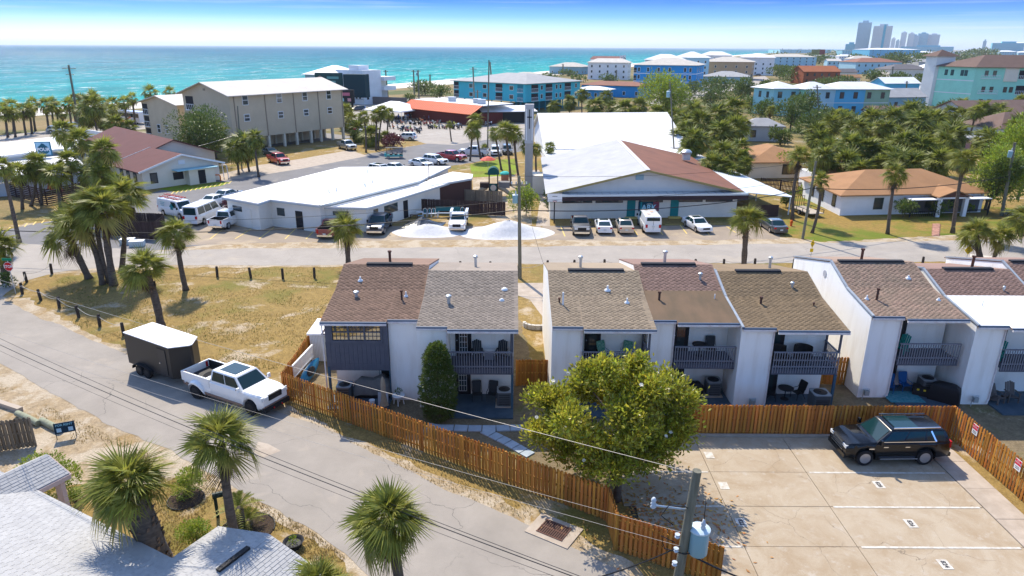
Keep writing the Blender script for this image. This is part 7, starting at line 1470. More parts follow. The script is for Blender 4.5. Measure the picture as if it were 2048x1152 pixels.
for (b_, tp, lb) in (((484, 340), (475, 212), 'thin pole before the large tan condominium'), ((950, 238), (946, 134), 'floodlight pole at the end of the orange-roofed bar'), ((956, 236), (955, 180), 'short pole beside the bar floodlight'), ((829, 198), (827, 140), 'seaside pole beyond the orange-roofed bar, by its pair'), ((838, 200), (836, 140), 'second seaside pole beyond the bar with transformers'), ((860, 172), (860, 149), 'small pole among the beach trees'), ((776, 196), (771, 140), 'pole before the white modern house'), ((983, 160), (980, 124), 'pole behind the turquoise condominium'), ((1350, 330), (1340, 164), 'pole with twin transformers in the palm thicket'), ((1126, 150), (1126, 128), 'far pole by the small chimney house'), ((1232, 160), (1233, 140), 'far pole before the white villa'), ((1495, 200), (1503, 148), 'thin pole by the side road'), ((1446, 150), (1446, 128), 'thin pole before the grey-roofed house'), ((1640, 262), (1634, 170), 'pole between the pastel row and the grove'), ((1782, 172), (1786, 133), 'wood pole by the vivid blue cottage'), ((1812, 192), (1814, 162), 'wood pole by the slate-blue house'), ((975, 310), (978, 120), 'tall slim pole by the lawn palms')):
    B1 = P(*b_); T1 = PY(tp[0], tp[1], B1.y); pole(B1, T1, max(.13, B1.y * .0011), lb, can=(T1.z * .82, -.5, 1.1) if 'transformers' in lb else None, arms=((T1.z - .6, 1.0),) if B1.y > 150 else ())
WN = [0]
def wire(p, q, sag, r, m, label, n=18):
    p, q = Vector(p), Vector(q); t = thing('power_line', label, 'cable', p); pts = [p.lerp(q, i / n) - Vector((0, 0, sag * 4 * (i / n) * (1 - i / n))) - p for i in range(n + 1)]
    MB().tube(pts, r, 5).obj('strand', m, t); return t
wire(NP + Z * 8.95, PY(-210, 488, 46), .5, .008, M_WIREL, 'pale aluminium cable from the transformer pole top across the cedar fence')
wire(NP + Z * 6.85, PY(-150, 610, 36), .4, .006, M_WIREL, 'upper thin pale line from the transformer pole over the street')
wire(NP + Z * 6.35, PY(-150, 632, 35), .4, .006, M_WIREL, 'lower thin pale line from the transformer pole over the street')
for k, (a, b_, r_, lb) in enumerate((((-40, 658), (1180, 1160), .009, 'upper of the two dark street cables'), ((-40, 671), (1165, 1160), .014, 'thick lower dark street cable'), ((-40, 683), (1150, 1168), .006, 'thinnest dark cable below the pair over the street'))):
    wire(P(a[0], a[1], 7.3 - k * .15), P(b_[0], b_[1], 7.3 - k * .15), .32, r_, M_WIRE, lb)
wire(NP + Vector((.3, 0, 6.0)), P(1600, 1190, 5.0), .15, .03, M_WIRE, 'black service cable from the transformer towards the court'); wire(NP + Vector((-.2, 0, 6.4)), P(1100, 1175, 5.2), .2, .022, M_WIRE, 'black service cable dropping from the pole over the street')
MP = Vector((mt.x, MBs.y, 0)); mzz = PY(1038, 420, MBs.y).z
wire(MP + Z * mzz, PY(-160, 452, 66), 1.3, .045, M_WIRE, 'thick black street cable passing the corner lot palms'); wire(MP + Z * mzz, Bq + (tq - Bq) * .66, .9, .045, M_WIRE, 'thick black street cable from mid pole to the ranch lawn pole'); wire(Bq + (tq - Bq) * .66, Br + (tr_ - Br) * .55, .7, .045, M_WIRE, 'thick black cable from the ranch lawn pole to the light pole')
wire(MP + Z * (mzz + .9), PY(-160, 430, 66), 1.2, .018, M_WIRE, 'thin upper street line passing the corner lot palms'); wire(MP + Z * (mzz + .9), Bq + (tq - Bq) * .8, .7, .018, M_WIRE, 'thin upper street line passing the long hall'); wire(tq, Br + (tr_ - Br) * .9, .5, .014, M_WIRE, 'thin top line over the ranch lawn'); wire(mt, tq, .6, .014, M_WIRE, 'thin top line from mid pole to lawn pole')
wire(PY(-30, 370, 92), PY(478, 268, 122), 1.0, .03, M_WIREL, 'pale cable crossing above the maroon roofs')
wire(mt, Vector((2.3, 48.5, 5.0)), .3, .012, M_WIRE, 'guy-like drop line from the mid pole to the tan townhouse'); 
# ================================================================== signs
def sign(name, label, base, rz, cat='sign'): return thing(name, label, cat, base, rz)
Bs = P(32, 588); st = sign('stop_sign', 'red octagonal STOP sign with green street blade above', Bs, R(-4)); stc = PY(17, 533, Bs.y).z; dx = PY(17, 533, Bs.y).x - Bs.x
MB().tube([(0, 0, 0), (dx, 0.03, stc + .55)], .035, 6).obj('post', M_GALV, st)
def octo(r_, y): return [(dx + r_ * math.cos(R(22.5 + 45 * i)), y, stc + r_ * math.sin(R(22.5 + 45 * i))) for i in range(8)]
MB().add(octo(.42, -.03), [list(range(8))]).obj('white_border', M_PVC, st, fix=True); MB().prism(octo(.385, -.05), (0, .018, 0)).obj('face', mat('stop_red', (.55, .015, .02), rough=.4), st, fix=True); text_obj('lettering', 'STOP', .32, Matrix.Translation((dx, -.06, stc)) @ Matrix.Rotation(R(90), 4, 'X'), M_PVC, st, .008)
MB().b2((dx - .45, -.02, stc + .5), (dx + .4, .02, stc + .72)).obj('street_blade', mat('sign_green', (.01, .2, .1)), st)
for (b_, c, lb) in (((1620, 524), (1625, 487), 'yellow diamond warning sign seen edge-on behind the mottled townhouse roof'), ((1931, 526), (1937, 500), 'yellow diamond warning sign by the speed-hump markings')):
    B1 = P(*b_); C1 = PY(c[0], c[1], B1.y); s_ = sign('warning_sign', lb, B1, 0); d_ = C1 - B1; MB().tube([(0, 0, 0), (d_.x, 0, d_.z + .4)], .03, 6).obj('post', M_GALV, s_); w_ = .2 if '-on' in lb else .42
    MB().prism([(d_.x - w_, -.05, d_.z), (d_.x, -.05, d_.z - .45), (d_.x + w_, -.05, d_.z), (d_.x, -.05, d_.z + .45)], (0, .02, 0)).obj('face', mat('sign_yellow', (.75, .5, .01), rough=.4), s_, fix=True); MB().prism([(d_.x - w_ * .8, -.05, d_.z - .85), (d_.x + w_ * .8, -.05, d_.z - .85), (d_.x + w_ * .8, -.05, d_.z - .5), (d_.x - w_ * .8, -.05, d_.z - .5)] if '-on' in lb else [(d_.x + .02, -.05, d_.z + .5), (d_.x + .42, -.05, d_.z + .5), (d_.x + .42, -.05, d_.z + 1.0), (d_.x + .02, -.05, d_.z + 1.0)], (0, .02, 0)).obj('plate', mat('sign_yellow', (.75, .5, .01), rough=.4) if '-on' in lb else M_PVC, s_, fix=True)
    for z in (.12, -.05, -.2): MB().box((d_.x, -.065, d_.z + z), (w_ * .9, .008, .05)).obj('legend_bar', M_INK, s_)
fr = sign('yard_sign', 'dark blue FOR RENT board on metal legs beside the street', P(134, 876), R(24)); MB().b2((-.48, -.03, .35), (.48, .03, .95)).obj('board', mat('navy_board', (.008, .03, .06)), fr)
for s in (-.45, .45): MB().tube([(s, 0, 0), (s, 0, .98)], .02, 6).obj('leg', M_TRIM, fr)
text_obj('lettering', 'FOR RENT', .17, Matrix.Translation((0, -.035, .83)) @ Matrix.Rotation(R(90), 4, 'X'), mat('sign_blue_ink', (.2, .45, .6)), fr, .004)
for s in (-.27, .27): MB().b2((s - .11, -.036, .43), (s + .11, -.031, .66)).obj('pale_square', mat('sign_square', (.3, .5, .7)), fr)
for (x, y) in ((1953, 856), (2029, 916)):
    Yv = {1953: 31.4, 2029: 28.2}[x]; c = PY(x, y, Yv); s_ = sign('warning_placard', 'red and white no-parking placard nearer the fence corner' if x < 2000 else 'red and white no-parking placard midway along the side fence', (23.86, Yv, 1.25), R(-90)); MB().b2((-.2, -.02, 0), (.2, 0, .55)).obj('plate', M_PVC, s_); MB().b2((-.19, -.026, .27), (.19, -.021, .54)).obj('red_field', mat('placard_red', (.6, .02, .05)), s_)
    text_obj('lettering', 'NO\nPARKING', .1, Matrix.Translation((0, -.03, .44)) @ Matrix.Rotation(R(90), 4, 'X'), M_PVC, s_)
    for z in (.08, .16): MB().b2((-.13, -.026, z), (.13, -.021, z + .03)).obj('text_line', M_INK, s_)
# billboard and roadside sign
bbp = Vector((-63.5, 250, 0)); bb = sign('billboard', 'dark double-faced billboard on a rust column near the sea', bbp, R(-14), 'billboard'); zc = PY(711, 170, 250).z
MB().tube([(0, 1, 0), (0, 1, zc - 2)], .5, 10).obj('column', M_RUST, bb); MB().b2((-5.2, -.3, zc - 4.2), (5.2, .1, zc + 4.0)).obj('panel', mat('billboard_teal', (.015, .06, .06)), bb); MB().b2((5.5, -.2, zc - 4.0), (13.5, 3.2, zc + 3.6)).obj('rear_panel', mat('billboard_dark', (.01, .04, .05)), bb); MB().b2((-5.6, -1.4, zc - 4.6), (13, -.3, zc - 4.4)).obj('catwalk', M_GALV, bb)
for k, (w_, z) in enumerate(((4.4, 2.4), (3.2, 1.0), (4.6, -.5))): MB().b2((-.6, -.34, zc + z - .4), (-.6 + w_, -.305, zc + z + .4)).obj('text_line', mat('billboard_ink', (.12, .3, .28)), bb)
MB().b2((-.4, -.345, zc - 2.6), (4.4, -.305, zc - 1.5)).obj('pink_bar', mat('billboard_pink', (.6, .2, .25)), bb); MB().lathe([(.1, -2.0), (.9, -1.9), (.75, .2), (.7, 1.2), (.95, 1.6), (.9, 2.6), (.1, 3.0)], 10, (-3.2, -.34, zc), sy=.04).obj('figure', mat('billboard_figure', (.4, .28, .22)), bb)
rs = sign('roadside_sign', 'black roadside marquee sign with bright lettering', Vector((-57, 240, 0)), R(-10)); zz = PY(710, 208, 240).z
MB().b2((-4.2, -.4, zz + .2), (4.2, .4, zz + 4.6)).obj('cabinet', M_TRIM, rs)
for i, (x, z, w_, m_) in enumerate(((-2.4, 3.2, 2.4, (.3, .6, .7)), (1.4, 3.2, 3.0, (.5, .15, .2)), (-1.0, 1.4, 3.4, (.3, .6, .6)), (2.6, 1.4, 1.2, (.6, .3, .3)))): MB().b2((x - w_ / 2, -.45, zz + z - .5), (x + w_ / 2, -.405, zz + z + .5)).obj('lettering_block', mat('marquee_%d' % i, m_), rs)
for s in (-3.4, 3.4): MB().b2((s - .3, -.3, 0), (s + .3, .3, zz + .2)).obj('leg', M_TRIM, rs)
fb = sign('billboard', 'far billboard with olive and red panels among cottages', P(1632, 120), 0, 'billboard'); s_ = 1.35; MB().b2((-10, -.5, 9), (4, .5, 18)).obj('olive_panel', mat('bb_olive', (.2, .2, .06)), fb); MB().b2((4, -.5, 9), (14, .5, 18)).obj('red_panel', mat('bb_red', (.2, .03, .03)), fb); MB().tube([(2, 0, 0), (2, 0, 9)], .6, 8).obj('column', M_TRIM, fb)
# ================================================================== street edge: bollards and rope
M_BOL = mat('dark_timber_bollard', (.075, .06, .05), (.045, .037, .03), 4, .9, .5, 20, stretch=(4, 4, .5)); bm_ = MB(); bm_.lathe([(.115, -.1), (.12, .5), (.112, .95), (.09, 1.0)], 12); bme = bm_.mesh('timber_bollard', M_BOL, 40)
M_ROPE = mat('pale_rope', (.5, .45, .38), rough=.9)
def bollards(pxs, lab, grp, rope=True):
    pv = None
    for i, p in enumerate(pxs):
        B1 = P(*p); o = link('timber_bollard', bme, None, B1, (ru(-.06, .06), ru(-.06, .06), ru(0, 6))); tag(o, lab, 'bollard', grp)
        if rope and pv is not None and (B1 - pv).length < 12:
            k = thing('rope', 'sagging rope strung between timber bollards ' + ('along the side street' if 'side' in grp else 'along the main street'), 'rope', pv, 0, 'ropes between bollards'); d = B1 - pv; MB().tube([d * (j / 10) + Vector((0, 0, .85 - 1.0 * (j / 10) * (1 - j / 10))) for j in range(11)], .018, 5).obj('strand', M_ROPE, k)
        pv = B1
bollards(((104, 548), (54, 565), (45, 588), (82, 601), (119, 617), (158, 635), (200, 653), (248, 671)), 'dark timber bollard edging the dry lot along the side street', 'bollards along the side street')
bollards(((435, 554), (502, 556), (566, 558), (629, 556)), 'dark timber bollard edging the dry lot along the main street', 'bollards on the lot edge of the main street', False)
bollards(((921, 543), (981, 543), (1034, 552), (1094, 541), (1148, 540), (1209, 539), (1270, 538), (1330, 538), (1390, 538), (1447, 538), (1509, 537), (1586, 537)), 'timber bollard roped along the street behind the townhouses', 'bollards behind the townhouses')
bollards(((1844, 533), (1906, 533)), 'timber bollard by the warning signs behind the townhouses', 'bollards by the warning signs', False)
# logs, mailbox, pot, drain
for a, b_, lb in (((-30, 800), (42, 824), 'squared pale timber beam lying on the dirt'), ((36, 832), (78, 852), 'round weathered log lying between beam and yard sign'), ((84, 846), (122, 866), 'round weathered log lying against the yard sign')):
    p, q = P(*a), P(*b_); t = thing('log', lb, 'log', p); d = q - p
    if 'squared' in lb: MB().beam((0, 0, .14), d + Z * .14, .3, .26).obj('timber', mat('pale_timber', (.4, .33, .26)), t)
    else: MB().tube([(0, 0, .17), d * .5 + Z * .18, d + Z * .17], [.18, .19, .17], 12).obj('timber', mat('lichen_log', (.3, .32, .22), (.22, .22, .16), 4, .9), t, smooth=50)
mbx = thing('mailbox', 'black mailbox on a thick post beside the smooth palm', 'mailbox', P(436, 1034), R(25)); MB().b2((-.07, -.07, 0), (.07, .07, 1.05)).obj('post', mat('mail_green', (.012, .03, .026), rough=.4), mbx); k = MB(); k.rings([[(x, .11 * math.cos(a), 1.16 + .11 * math.sin(a)) for a in (0, .5, 1.0, 1.57, 2.1, 2.6, 3.14)] + [(x, -.11, 1.05), (x, .11, 1.05)] for x in (-.1, .42)]); k.obj('box', mat('mail_green', (.012, .03, .026), rough=.4), mbx, fix=True)
pt = thing('planter', 'black tub planter with a small green plant on dry grass', 'planter', P(588, 1094)); MB().lathe([(.3, 0), (.42, .3), (.44, .32), (.38, .3), (.3, .2)], 18).obj('tub', M_TRIM, pt, 40); k = MB(); leaf_blob(k, (0, 0, .35), (.2, .2, .15), 60, .12, random.Random(2)); k.obj('plant', M_LIME, pt)
for (x, y) in ((372, 1000), (495, 1060)): k = thing('mulch_ring', 'dark mulch bed ringed by edging under the ' + ('juniper' if x < 400 else 'cycads'), 'planting bed', P(x, y)); MB().lathe([(.1, .05), (.75 if x < 400 else 1.1, .05), (.8 if x < 400 else 1.15, .0)], 20).obj('mulch', mat('mulch', (.06, .04, .028), (.03, .02, .015), 12, .95), k); MB().tube([((.8 if x < 400 else 1.15) * math.cos(a * .33), (.8 if x < 400 else 1.15) * math.sin(a * .33), .05) for a in range(16)], .03, 5).obj('edging', M_TRIM, k)
dr = thing('storm_drain', 'rusty storm drain grate set in a pale concrete apron', 'drain', P(1108, 1062), R(-32)); MB().b2((-1.05, -.75, -.05), (1.05, .75, .05)).obj('apron', M_WALK, dr); MB().b2((-.62, -.45, .051), (.62, .45, .056)).obj('pit', M_DARK, dr)
for k in range(13): MB().b2((-.6 + k * .1 - .022, -.44, .058), (-.6 + k * .1 + .022, .44, .085)).obj('bar', mat('rust_grate', (.16, .08, .055), (.1, .05, .04), 9, .8), dr)
for s in (-.45, 0, .45): MB().b2((-.64, s - .03, .0585), (.64, s + .03, .08)).obj('cross_bar', mat('rust_grate', (.16, .08, .055)), dr)
fence((P(-90, 915).x, P(-90, 915).y), (P(72, 893).x, P(72, 893).y), 1.7, 'weathered grey board fence beside the porch roof', M_OLDW, .2, True, 'weathered_fence')
# ================================================================== backyard things
sh = thing('garden_shed', 'white resin garden shed with flat white roof behind the cedar fence', 'shed', (-12.55, 43.6, 0)); MB().b2((-.85, -1.2, 0), (.75, 1.3, 1.95)).obj('wall', mat('shed_cream', (.55, .54, .48)), sh); MB().b2((-.98, -1.35, 1.95), (.85, 1.4, 2.06)).obj('roof', M_WTOP, sh)
for k in range(8): MB().b2((-.82 + k * .1, -1.225, .05), (-.76 + k * .1, -1.2, 1.9)).obj('door_slat', M_PVC, sh)
for k in range(10): MB().b2((.05, -1.225, .1 + k * .18), (.7, -1.2, .24 + k * .18)).obj('side_slat', mat('shed_cream', (.55, .54, .48)), sh)
fr_ = thing('window_frame_panel', 'brown-framed panel lying on the shed roof', 'frame', (-12.0, 43.0, 2.07));
for a, b_ in (((-.5, -.9), (.6, -.9)), ((-.5, .9), (.6, .9)), ((-.5, -.9), (-.5, .9)), ((.6, -.9), (.6, .9))): MB().beam((a[0], a[1], .04), (b_[0], b_[1], .04), .07, .07).obj('frame_bar', mat('brown_frame', (.08, .05, .05)), fr_)
ky = thing('kayak', 'blue kayak leaning in the corner by the cedar fence', 'kayak', (-12.95, 39.9, .35), R(80)); k = MB(); n_ = 9
k.rings([[(-1.5 + 3.0 * i / n_, max(.03, .36 * math.sin(math.pi * (i + .15) / (n_ + .3)) ** .6) * math.cos(a), .14 + .2 * max(.2, math.sin(math.pi * (i + .15) / (n_ + .3))) * math.sin(a)) for a in [q * .785 for q in range(8)]] for i in range(n_ + 1)]); k.obj('hull', mat('kayak_blue', (.01, .13, .26), rough=.35), ky, smooth=60, fix=True); ky.rotation_euler = (R(55), R(-12), R(80)); MB().lathe([(.3, 0), (.26, .03)], 14, (0, 0, .33), 1.6, .8).obj('cockpit', M_TRIM, ky)
lr_ = thing('white_railing_panel', 'white balustrade panel leaning on the cedar fence', 'railing', (-13.35, 38.4, .75), R(84)); MB().beam((0, 0, .8), (3.2, 0, .8), .1, .1).obj('top_rail', M_PVC, lr_); MB().beam((0, 0, 0), (3.2, 0, 0), .06, .08).obj('bottom_rail', M_PVC, lr_)
for k in range(22): MB().b2((.05 + k * .146, -.02, .04), (.09 + k * .146, .02, .75)).obj('spindle', M_PVC, lr_)
um = thing('closed_umbrella', 'folded beige patio umbrella beside the enclosed porch', 'umbrella', P(769, 820)); MB().tube([(0, 0, 0), (0, 0, 2.1)], .025, 6).obj('pole', M_GALV, um); MB().lathe([(.28, .35), (.2, .6), (.13, 1.0), (.15, 1.6), (.11, 1.95), (.02, 2.15)], 9).obj('canopy', mat('beige_canvas', (.42, .32, .22), (.34, .25, .17), 6, .9), um, smooth=40)
ts = thing('side_table', 'round white plastic side table holding a plant', 'table', P(798, 808)); MB().lathe([(.36, .55), (.38, .58), (.36, .62)], 18).obj('top', M_PVC, ts)
for a in range(4): MB().tube([(.24 * math.cos(a * 1.57), .24 * math.sin(a * 1.57), .56), (.3 * math.cos(a * 1.57), .3 * math.sin(a * 1.57), 0)], .03, 6).obj('leg', M_PVC, ts)
pp = thing('potted_plant', 'small green pot plant on the white side table', 'plant', P(798, 808) + Z * .62); MB().lathe([(.08, 0), (.11, .14)], 10).obj('pot', M_GALV, pp); k = MB(); leaf_blob(k, (0, 0, .25), (.2, .2, .16), 60, .13, random.Random(3)); k.obj('leaves', M_BUSH, pp)
bk = thing('bucket', 'white bucket in the cluttered porch', 'bucket', (-8.15, 36.2, .1)); MB().lathe([(.13, 0), (.17, .34), (.18, .36)], 14).obj('pail', M_PVC, bk); wb_ = thing('leaning_board', 'white board leaning in the cluttered porch', 'board', (-7.5, 36.25, .1), 0); MB().box((0, 0, .4), (.6, .03, .8), M=Matrix.Rotation(R(-12), 3, 'X').to_4x4()).obj('panel', mat('grey_board', (.5, .5, .52)), wb_)
tp_ = thing('covered_motorcycle', 'motorcycle under a grey tarpaulin in the open porch', 'motorcycle', (-8.3, 37.5, .1)); k = MB(); k.rings([[(x, y, z * f) for y, z in ((-.5, .25), (-.45, .7), (-.2, 1.15), (.15, 1.2), (.45, .8), (.5, .25))] for x, f in ((-1.1, .7), (-.7, 1.0), (0, .92), (.6, 1.15), (1.0, .95), (1.15, .7))]); k.obj('tarpaulin', mat('grey_tarp', (.2, .19, .17), (.15, .14, .13), 3, .8), tp_, smooth=50, fix=True); MB().b2((-.9, -.4, 0), (1.0, .4, .3)).obj('frame', M_TRIM, tp_)
def ac(loc, label, s=1.0):
    t = thing('air_conditioner', label, 'air conditioner', loc, 0, 'outdoor condenser units'); h = .85 * s; w = .42 * s; k = MB()
    q = [(-w + .08, -w), (w - .08, -w), (w, -w + .08), (w, w - .08), (w - .08, w), (-w + .08, w), (-w, w - .08), (-w, -w + .08)]; k.prism([(x, y, .06) for x, y in q], (0, 0, h)); k.obj('casing', mat('ac_grey', (.09, .1, .105), rough=.5), t, fix=True)
    MB().prism([(x * 1.03, y * 1.03, h + .06) for x, y in q], (0, 0, .06)).obj('top_cover', mat('ac_top', (.26, .28, .29), rough=.5), t, fix=True); MB().lathe([(.34 * s, 0), (.34 * s, .01), (.1, .03), (.02, .06)], 18, (0, 0, h + .121)).obj('fan_grille', M_TRIM, t)
    MB().b2((-w - .1, -w - .1, 0), (w + .1, w + .1, .06)).obj('pad', M_WALK, t)
    for z in range(6): MB().b2((-w + .1, -w - .012, .15 + z * .12), (w - .1, -w + .001, .18 + z * .12)).obj('louvre', M_TRIM, t)
    return t
ac((-.42, 36.5, .1), 'grey condenser unit by the slate-blue post of the grey-tan townhouse'); ac((12.2, 37.9, .1), 'dark rounded condenser unit below the lounge-chair balcony'); ac((17.9, 36.1, .1), 'tall grey condenser unit by the umber-roofed end townhouse', 1.15); ac((-9.9, 37.0, .1), 'condenser unit in the cluttered open porch'); ac((25.4, 38.3, .1), 'dark condenser unit behind the covered grill')
def adirondack(m):
    k = MB()
    for i in range(5): k.box((-.22 + i * .11, .32, .68 + (.08 - abs(i - 2) * .05)), (.09, .03, .75), M=Matrix.Rotation(R(-22), 3, 'X').to_4x4())
    for i in range(5): k.b2((-.27, -.3 + i * .12, .36 - i * .03), (.27, -.2 + i * .12, .385 - i * .03))
    for s in (-1, 1): k.b2((s * .29 - .05, -.35, .58), (s * .29 + .05, .3, .61)); k.b2((s * .28 - .02, -.33, 0), (s * .28 + .02, -.24, .58)); k.beam((s * .26, -.25, .3), (s * .26, .5, .04), .03, .1)
    return k.mesh('adirondack_chair', m)
def sling(m):
    k = MB(); k.box((0, .3, .72), (.5, .03, .75), M=Matrix.Rotation(R(-18), 3, 'X').to_4x4()); k.box((0, 0, .4), (.5, .5, .03))
    for s in (-1, 1): k.tube([(s * .27, -.28, 0), (s * .28, -.26, .6), (s * .28, .25, .62), (s * .27, .4, 1.05)], .02, 5); k.tube([(s * .27, .35, 0), (s * .27, .1, .4)], .02, 5)
    return k.mesh('patio_chair', [m])
def put(me, nm, loc, rz, label, cat='chair', grp=None): return tag(link(nm, me, None, loc, (0, 0, rz)), label, cat, grp)
MTE = mat('teal_plastic', (.01, .24, .2), rough=.4); MDK = mat('charcoal_plastic', (.035, .04, .045), rough=.5); MBLC = mat('blue_canvas', (.01, .09, .26), rough=.7); MGR = mat('green_floral', (.02, .2, .13), (.25, .4, .3), 9, .8)
A_DK, A_TE, A_GY, S_DK, S_BL, S_GR = adirondack(MDK), adirondack(MTE), adirondack(mat('taupe_plastic', (.13, .11, .1))), sling(MDK), sling(MBLC), sling(MGR)
put(A_DK, 'adirondack_chair', (-2.0, 37.25, 2.6), .15, 'dark adirondack chair beside the glazed balcony door'); put(A_DK, 'adirondack_chair', (-.6, 37.25, 2.6), -.2, 'dark adirondack chair at the open end of the balcony'); put(S_DK, 'patio_chair', (-2.05, 37.0, .1), .12, 'dark sling chair near the ground-floor glazed door'); put(S_DK, 'patio_chair', (-1.15, 37.0, .1), -.2, 'dark sling chair near the small ground-floor window')
put(S_GR, 'patio_chair', (5.4, 37.3, 2.6), .5, 'green floral balcony chair next to the dark door'); put(S_GR, 'patio_chair', (6.7, 37.3, 2.6), -.5, 'green floral balcony chair next to the post'); put(S_DK, 'patio_chair', (11.9, 38.1, 2.6), -.1, 'black lounge chair on the recessed balcony'); put(A_TE, 'adirondack_chair', (9.9, 37.7, .1), .1, 'teal adirondack chair below the recessed balcony')
put(A_TE, 'adirondack_chair', (23.6, 38.6, 2.6), -.9, 'teal adirondack chair on the balcony beside the blank white wall'); put(S_BL, 'patio_chair', (23.1, 38.3, .1), -.4, 'blue canvas chair half hidden by the white bay'); put(S_BL, 'patio_chair', (24.2, 38.5, .1), .1, 'blue canvas chair on the turquoise rug'); put(A_TE, 'adirondack_chair', (28.9, 37.8, 2.6), -.9, 'teal adirondack chair above the white-coated roof unit patio'); put(A_GY, 'adirondack_chair', (28.9, 37.0, .1), .4, 'taupe adirondack chair beside the white bay'); put(A_GY, 'adirondack_chair', (29.9, 37.2, .1), -.1, 'taupe adirondack chair in the middle of the pale patio')
tbm = MB(); tbm.lathe([(.45, .7), (.46, .73)], 18); tbm.lathe([(.03, .0), (.03, .7)], 6); tbm.lathe([(.25, 0), (.22, .03)], 12); tme = tbm.mesh('bistro_table', M_DARK)
put(tme, 'bistro_table', (16.4, 37.3, .1), 0, 'dark metal bistro table on the blue-black patio', 'table'); put(sling(M_TRIM), 'patio_chair', (15.5, 37.2, .1), 1.3, 'black metal chair between bistro table and white bay'); put(sling(M_TRIM), 'patio_chair', (17.2, 37.4, .1), -1.2, 'black metal chair between bistro table and condenser unit'); put(tme, 'bistro_table', (11.2, 38.0, 2.6), 0, 'small dark table on the recessed balcony', 'table')
wk = MB(); wk.lathe([(.3, 0), (.5, .25), (.55, .55), (.5, .55), (.42, .3), (.1, .25)], 16); 
for q in range(9): a = R(20 + q * 17.5); wk.box((.5 * math.cos(a), .5 * math.sin(a), .75), (.16, .06, .5), a - 1.57)
wkm = wk.mesh('wicker_chair', mat('dark_wicker', (.03, .026, .025), rough=.8)); put(wkm, 'wicker_chair', (15.6, 37.0, 2.6), .3, 'dark round wicker tub chair near the white bay'); put(wkm, 'wicker_chair', (17.0, 37.1, 2.6), -.3, 'dark round wicker tub chair near the side railing')
def grill(loc, rz, label, sc=1.0):
    t = thing('covered_grill', label, 'grill', loc, rz); k = MB(); k.rings([[(x * sc * f, y * sc * f2, z * sc) for x, y in ((-.75, -.35), (.75, -.35), (.75, .35), (-.75, .35))] for z, f, f2 in ((.02, 1.05, 1.05), (.6, 1.0, 1.0), (.9, .95, .9), (1.12, .6, .55), (1.18, .3, .3))]); k.obj('cover', mat('black_cover', (.014, .014, .016), rough=.55), t, smooth=60, fix=True); return t
grill((25.9, 37.2, .03), R(-40), 'grill under a large black cover beside the white bay', 1.05); grill((11.0, 37.8, .1), .1, 'grill under a black cover beside the teal chair', .75)
rug = thing('outdoor_rug', 'turquoise patterned rug on the recessed patio', 'rug', (23.6, 37.6, .1)); MB().b2((-1.0, -.7, .0), (1.1, .75, .012)).obj('weave', mat('rug_turq', (.03, .2, .24), (.12, .3, .32), 5, .95), rug)
bn_ = thing('storage_tote', 'dark storage tote with yellow latches on the patio', 'tote', (24.95, 38.0, .1), R(-25)); MB().b2((-.45, -.3, 0), (.45, .3, .55)).obj('tub', M_TRIM, bn_); [MB().box((s, -.31, .4), (.12, .03, .1)).obj('latch', mat('latch_yellow', (.7, .5, .02)), bn_) for s in (-.2, .15)]
for (x, y, lb) in ((-4.0, 36.0, 'gas meter on the grey-tan townhouse bay wall'), (14.1, 36.2, 'gas meter at the foot of the umber townhouse bay'), (21.35, 37.45, 'gas meter at the corner of the tall blank wall'), (27.4, 36.65, 'green-grey gas meter before the white-coated townhouse')):
    g_ = thing('gas_meter', lb, 'meter', (x, y, 0)); MB().box((0, 0, .45), (.26, .2, .3)).obj('body', mat('meter_grey', (.3, .33, .33)), g_); MB().tube([(-.2, 0, 0), (-.2, 0, .7), (.15, 0, .7), (.15, 0, .6)], .025, 6).obj('pipe', M_GALV, g_)
mic = thing('balcony_table', 'small white box table between the two dark balcony chairs', 'table', (-1.3, 37.3, 2.6)); MB().b2((-.25, -.2, .05), (.25, .2, .5)).obj('box', M_GREYL, mic); MB().b2((-.28, -.23, .5), (.28, .23, .54)).obj('top', M_PVC, mic)
fo = thing('foliage_ball', 'hanging plant ball under the balcony eave', 'plant', (-1.3, 37.5, 4.75)); k = MB(); leaf_blob(k, (0, 0, -.1), (.16, .16, .14), 80, .08, random.Random(8)); k.obj('leaves', M_BUSH, fo)
# stepping stone walks
sw = thing('stepping_stone_walk', 'pale paver walk curving behind the cedar fence', 'path', P(885, 858)); r = random.Random(6); so = sw.location
wp = [P(*p) for p in ((852, 853), (880, 857), (908, 857), (936, 858), (964, 858), (992, 858), (1020, 857), (1048, 857))] ; wq = [P(*p) for p in ((968, 862), (984, 870), (1000, 878), (1016, 886), (1032, 895), (1047, 904), (1062, 912))]
for L_ in (wp, wq):
    for i in range(len(L_) - 1):
        a, b_ = L_[i], L_[i + 1]; c = (a + b_) / 2 - so; d = b_ - a; MB().box((c.x, c.y, .03), (d.length - .05, .62, .07 + r.uniform(-.01, .01)), math.atan2(d.y, d.x)).obj('paver', mat('pale_paver', (.4, .46, .5), (.33, .38, .42), 2, .9, rndo=.08), sw)
gw = thing('gravel_strip', 'strip of white pebbles before the grey-tan townhouse patio', 'gravel', P(985, 824)); k = MB(); r = random.Random(9)
for i in range(500): k.box((r.uniform(-1.3, .95), r.uniform(-.22, .28), .05), (r.uniform(.05, .1),) * 2 + (.06,), r.uniform(0, 3))
stuff(k.obj('pebbles', mat('white_pebble', (.5, .48, .46), rough=.8, rnd=.3), gw))
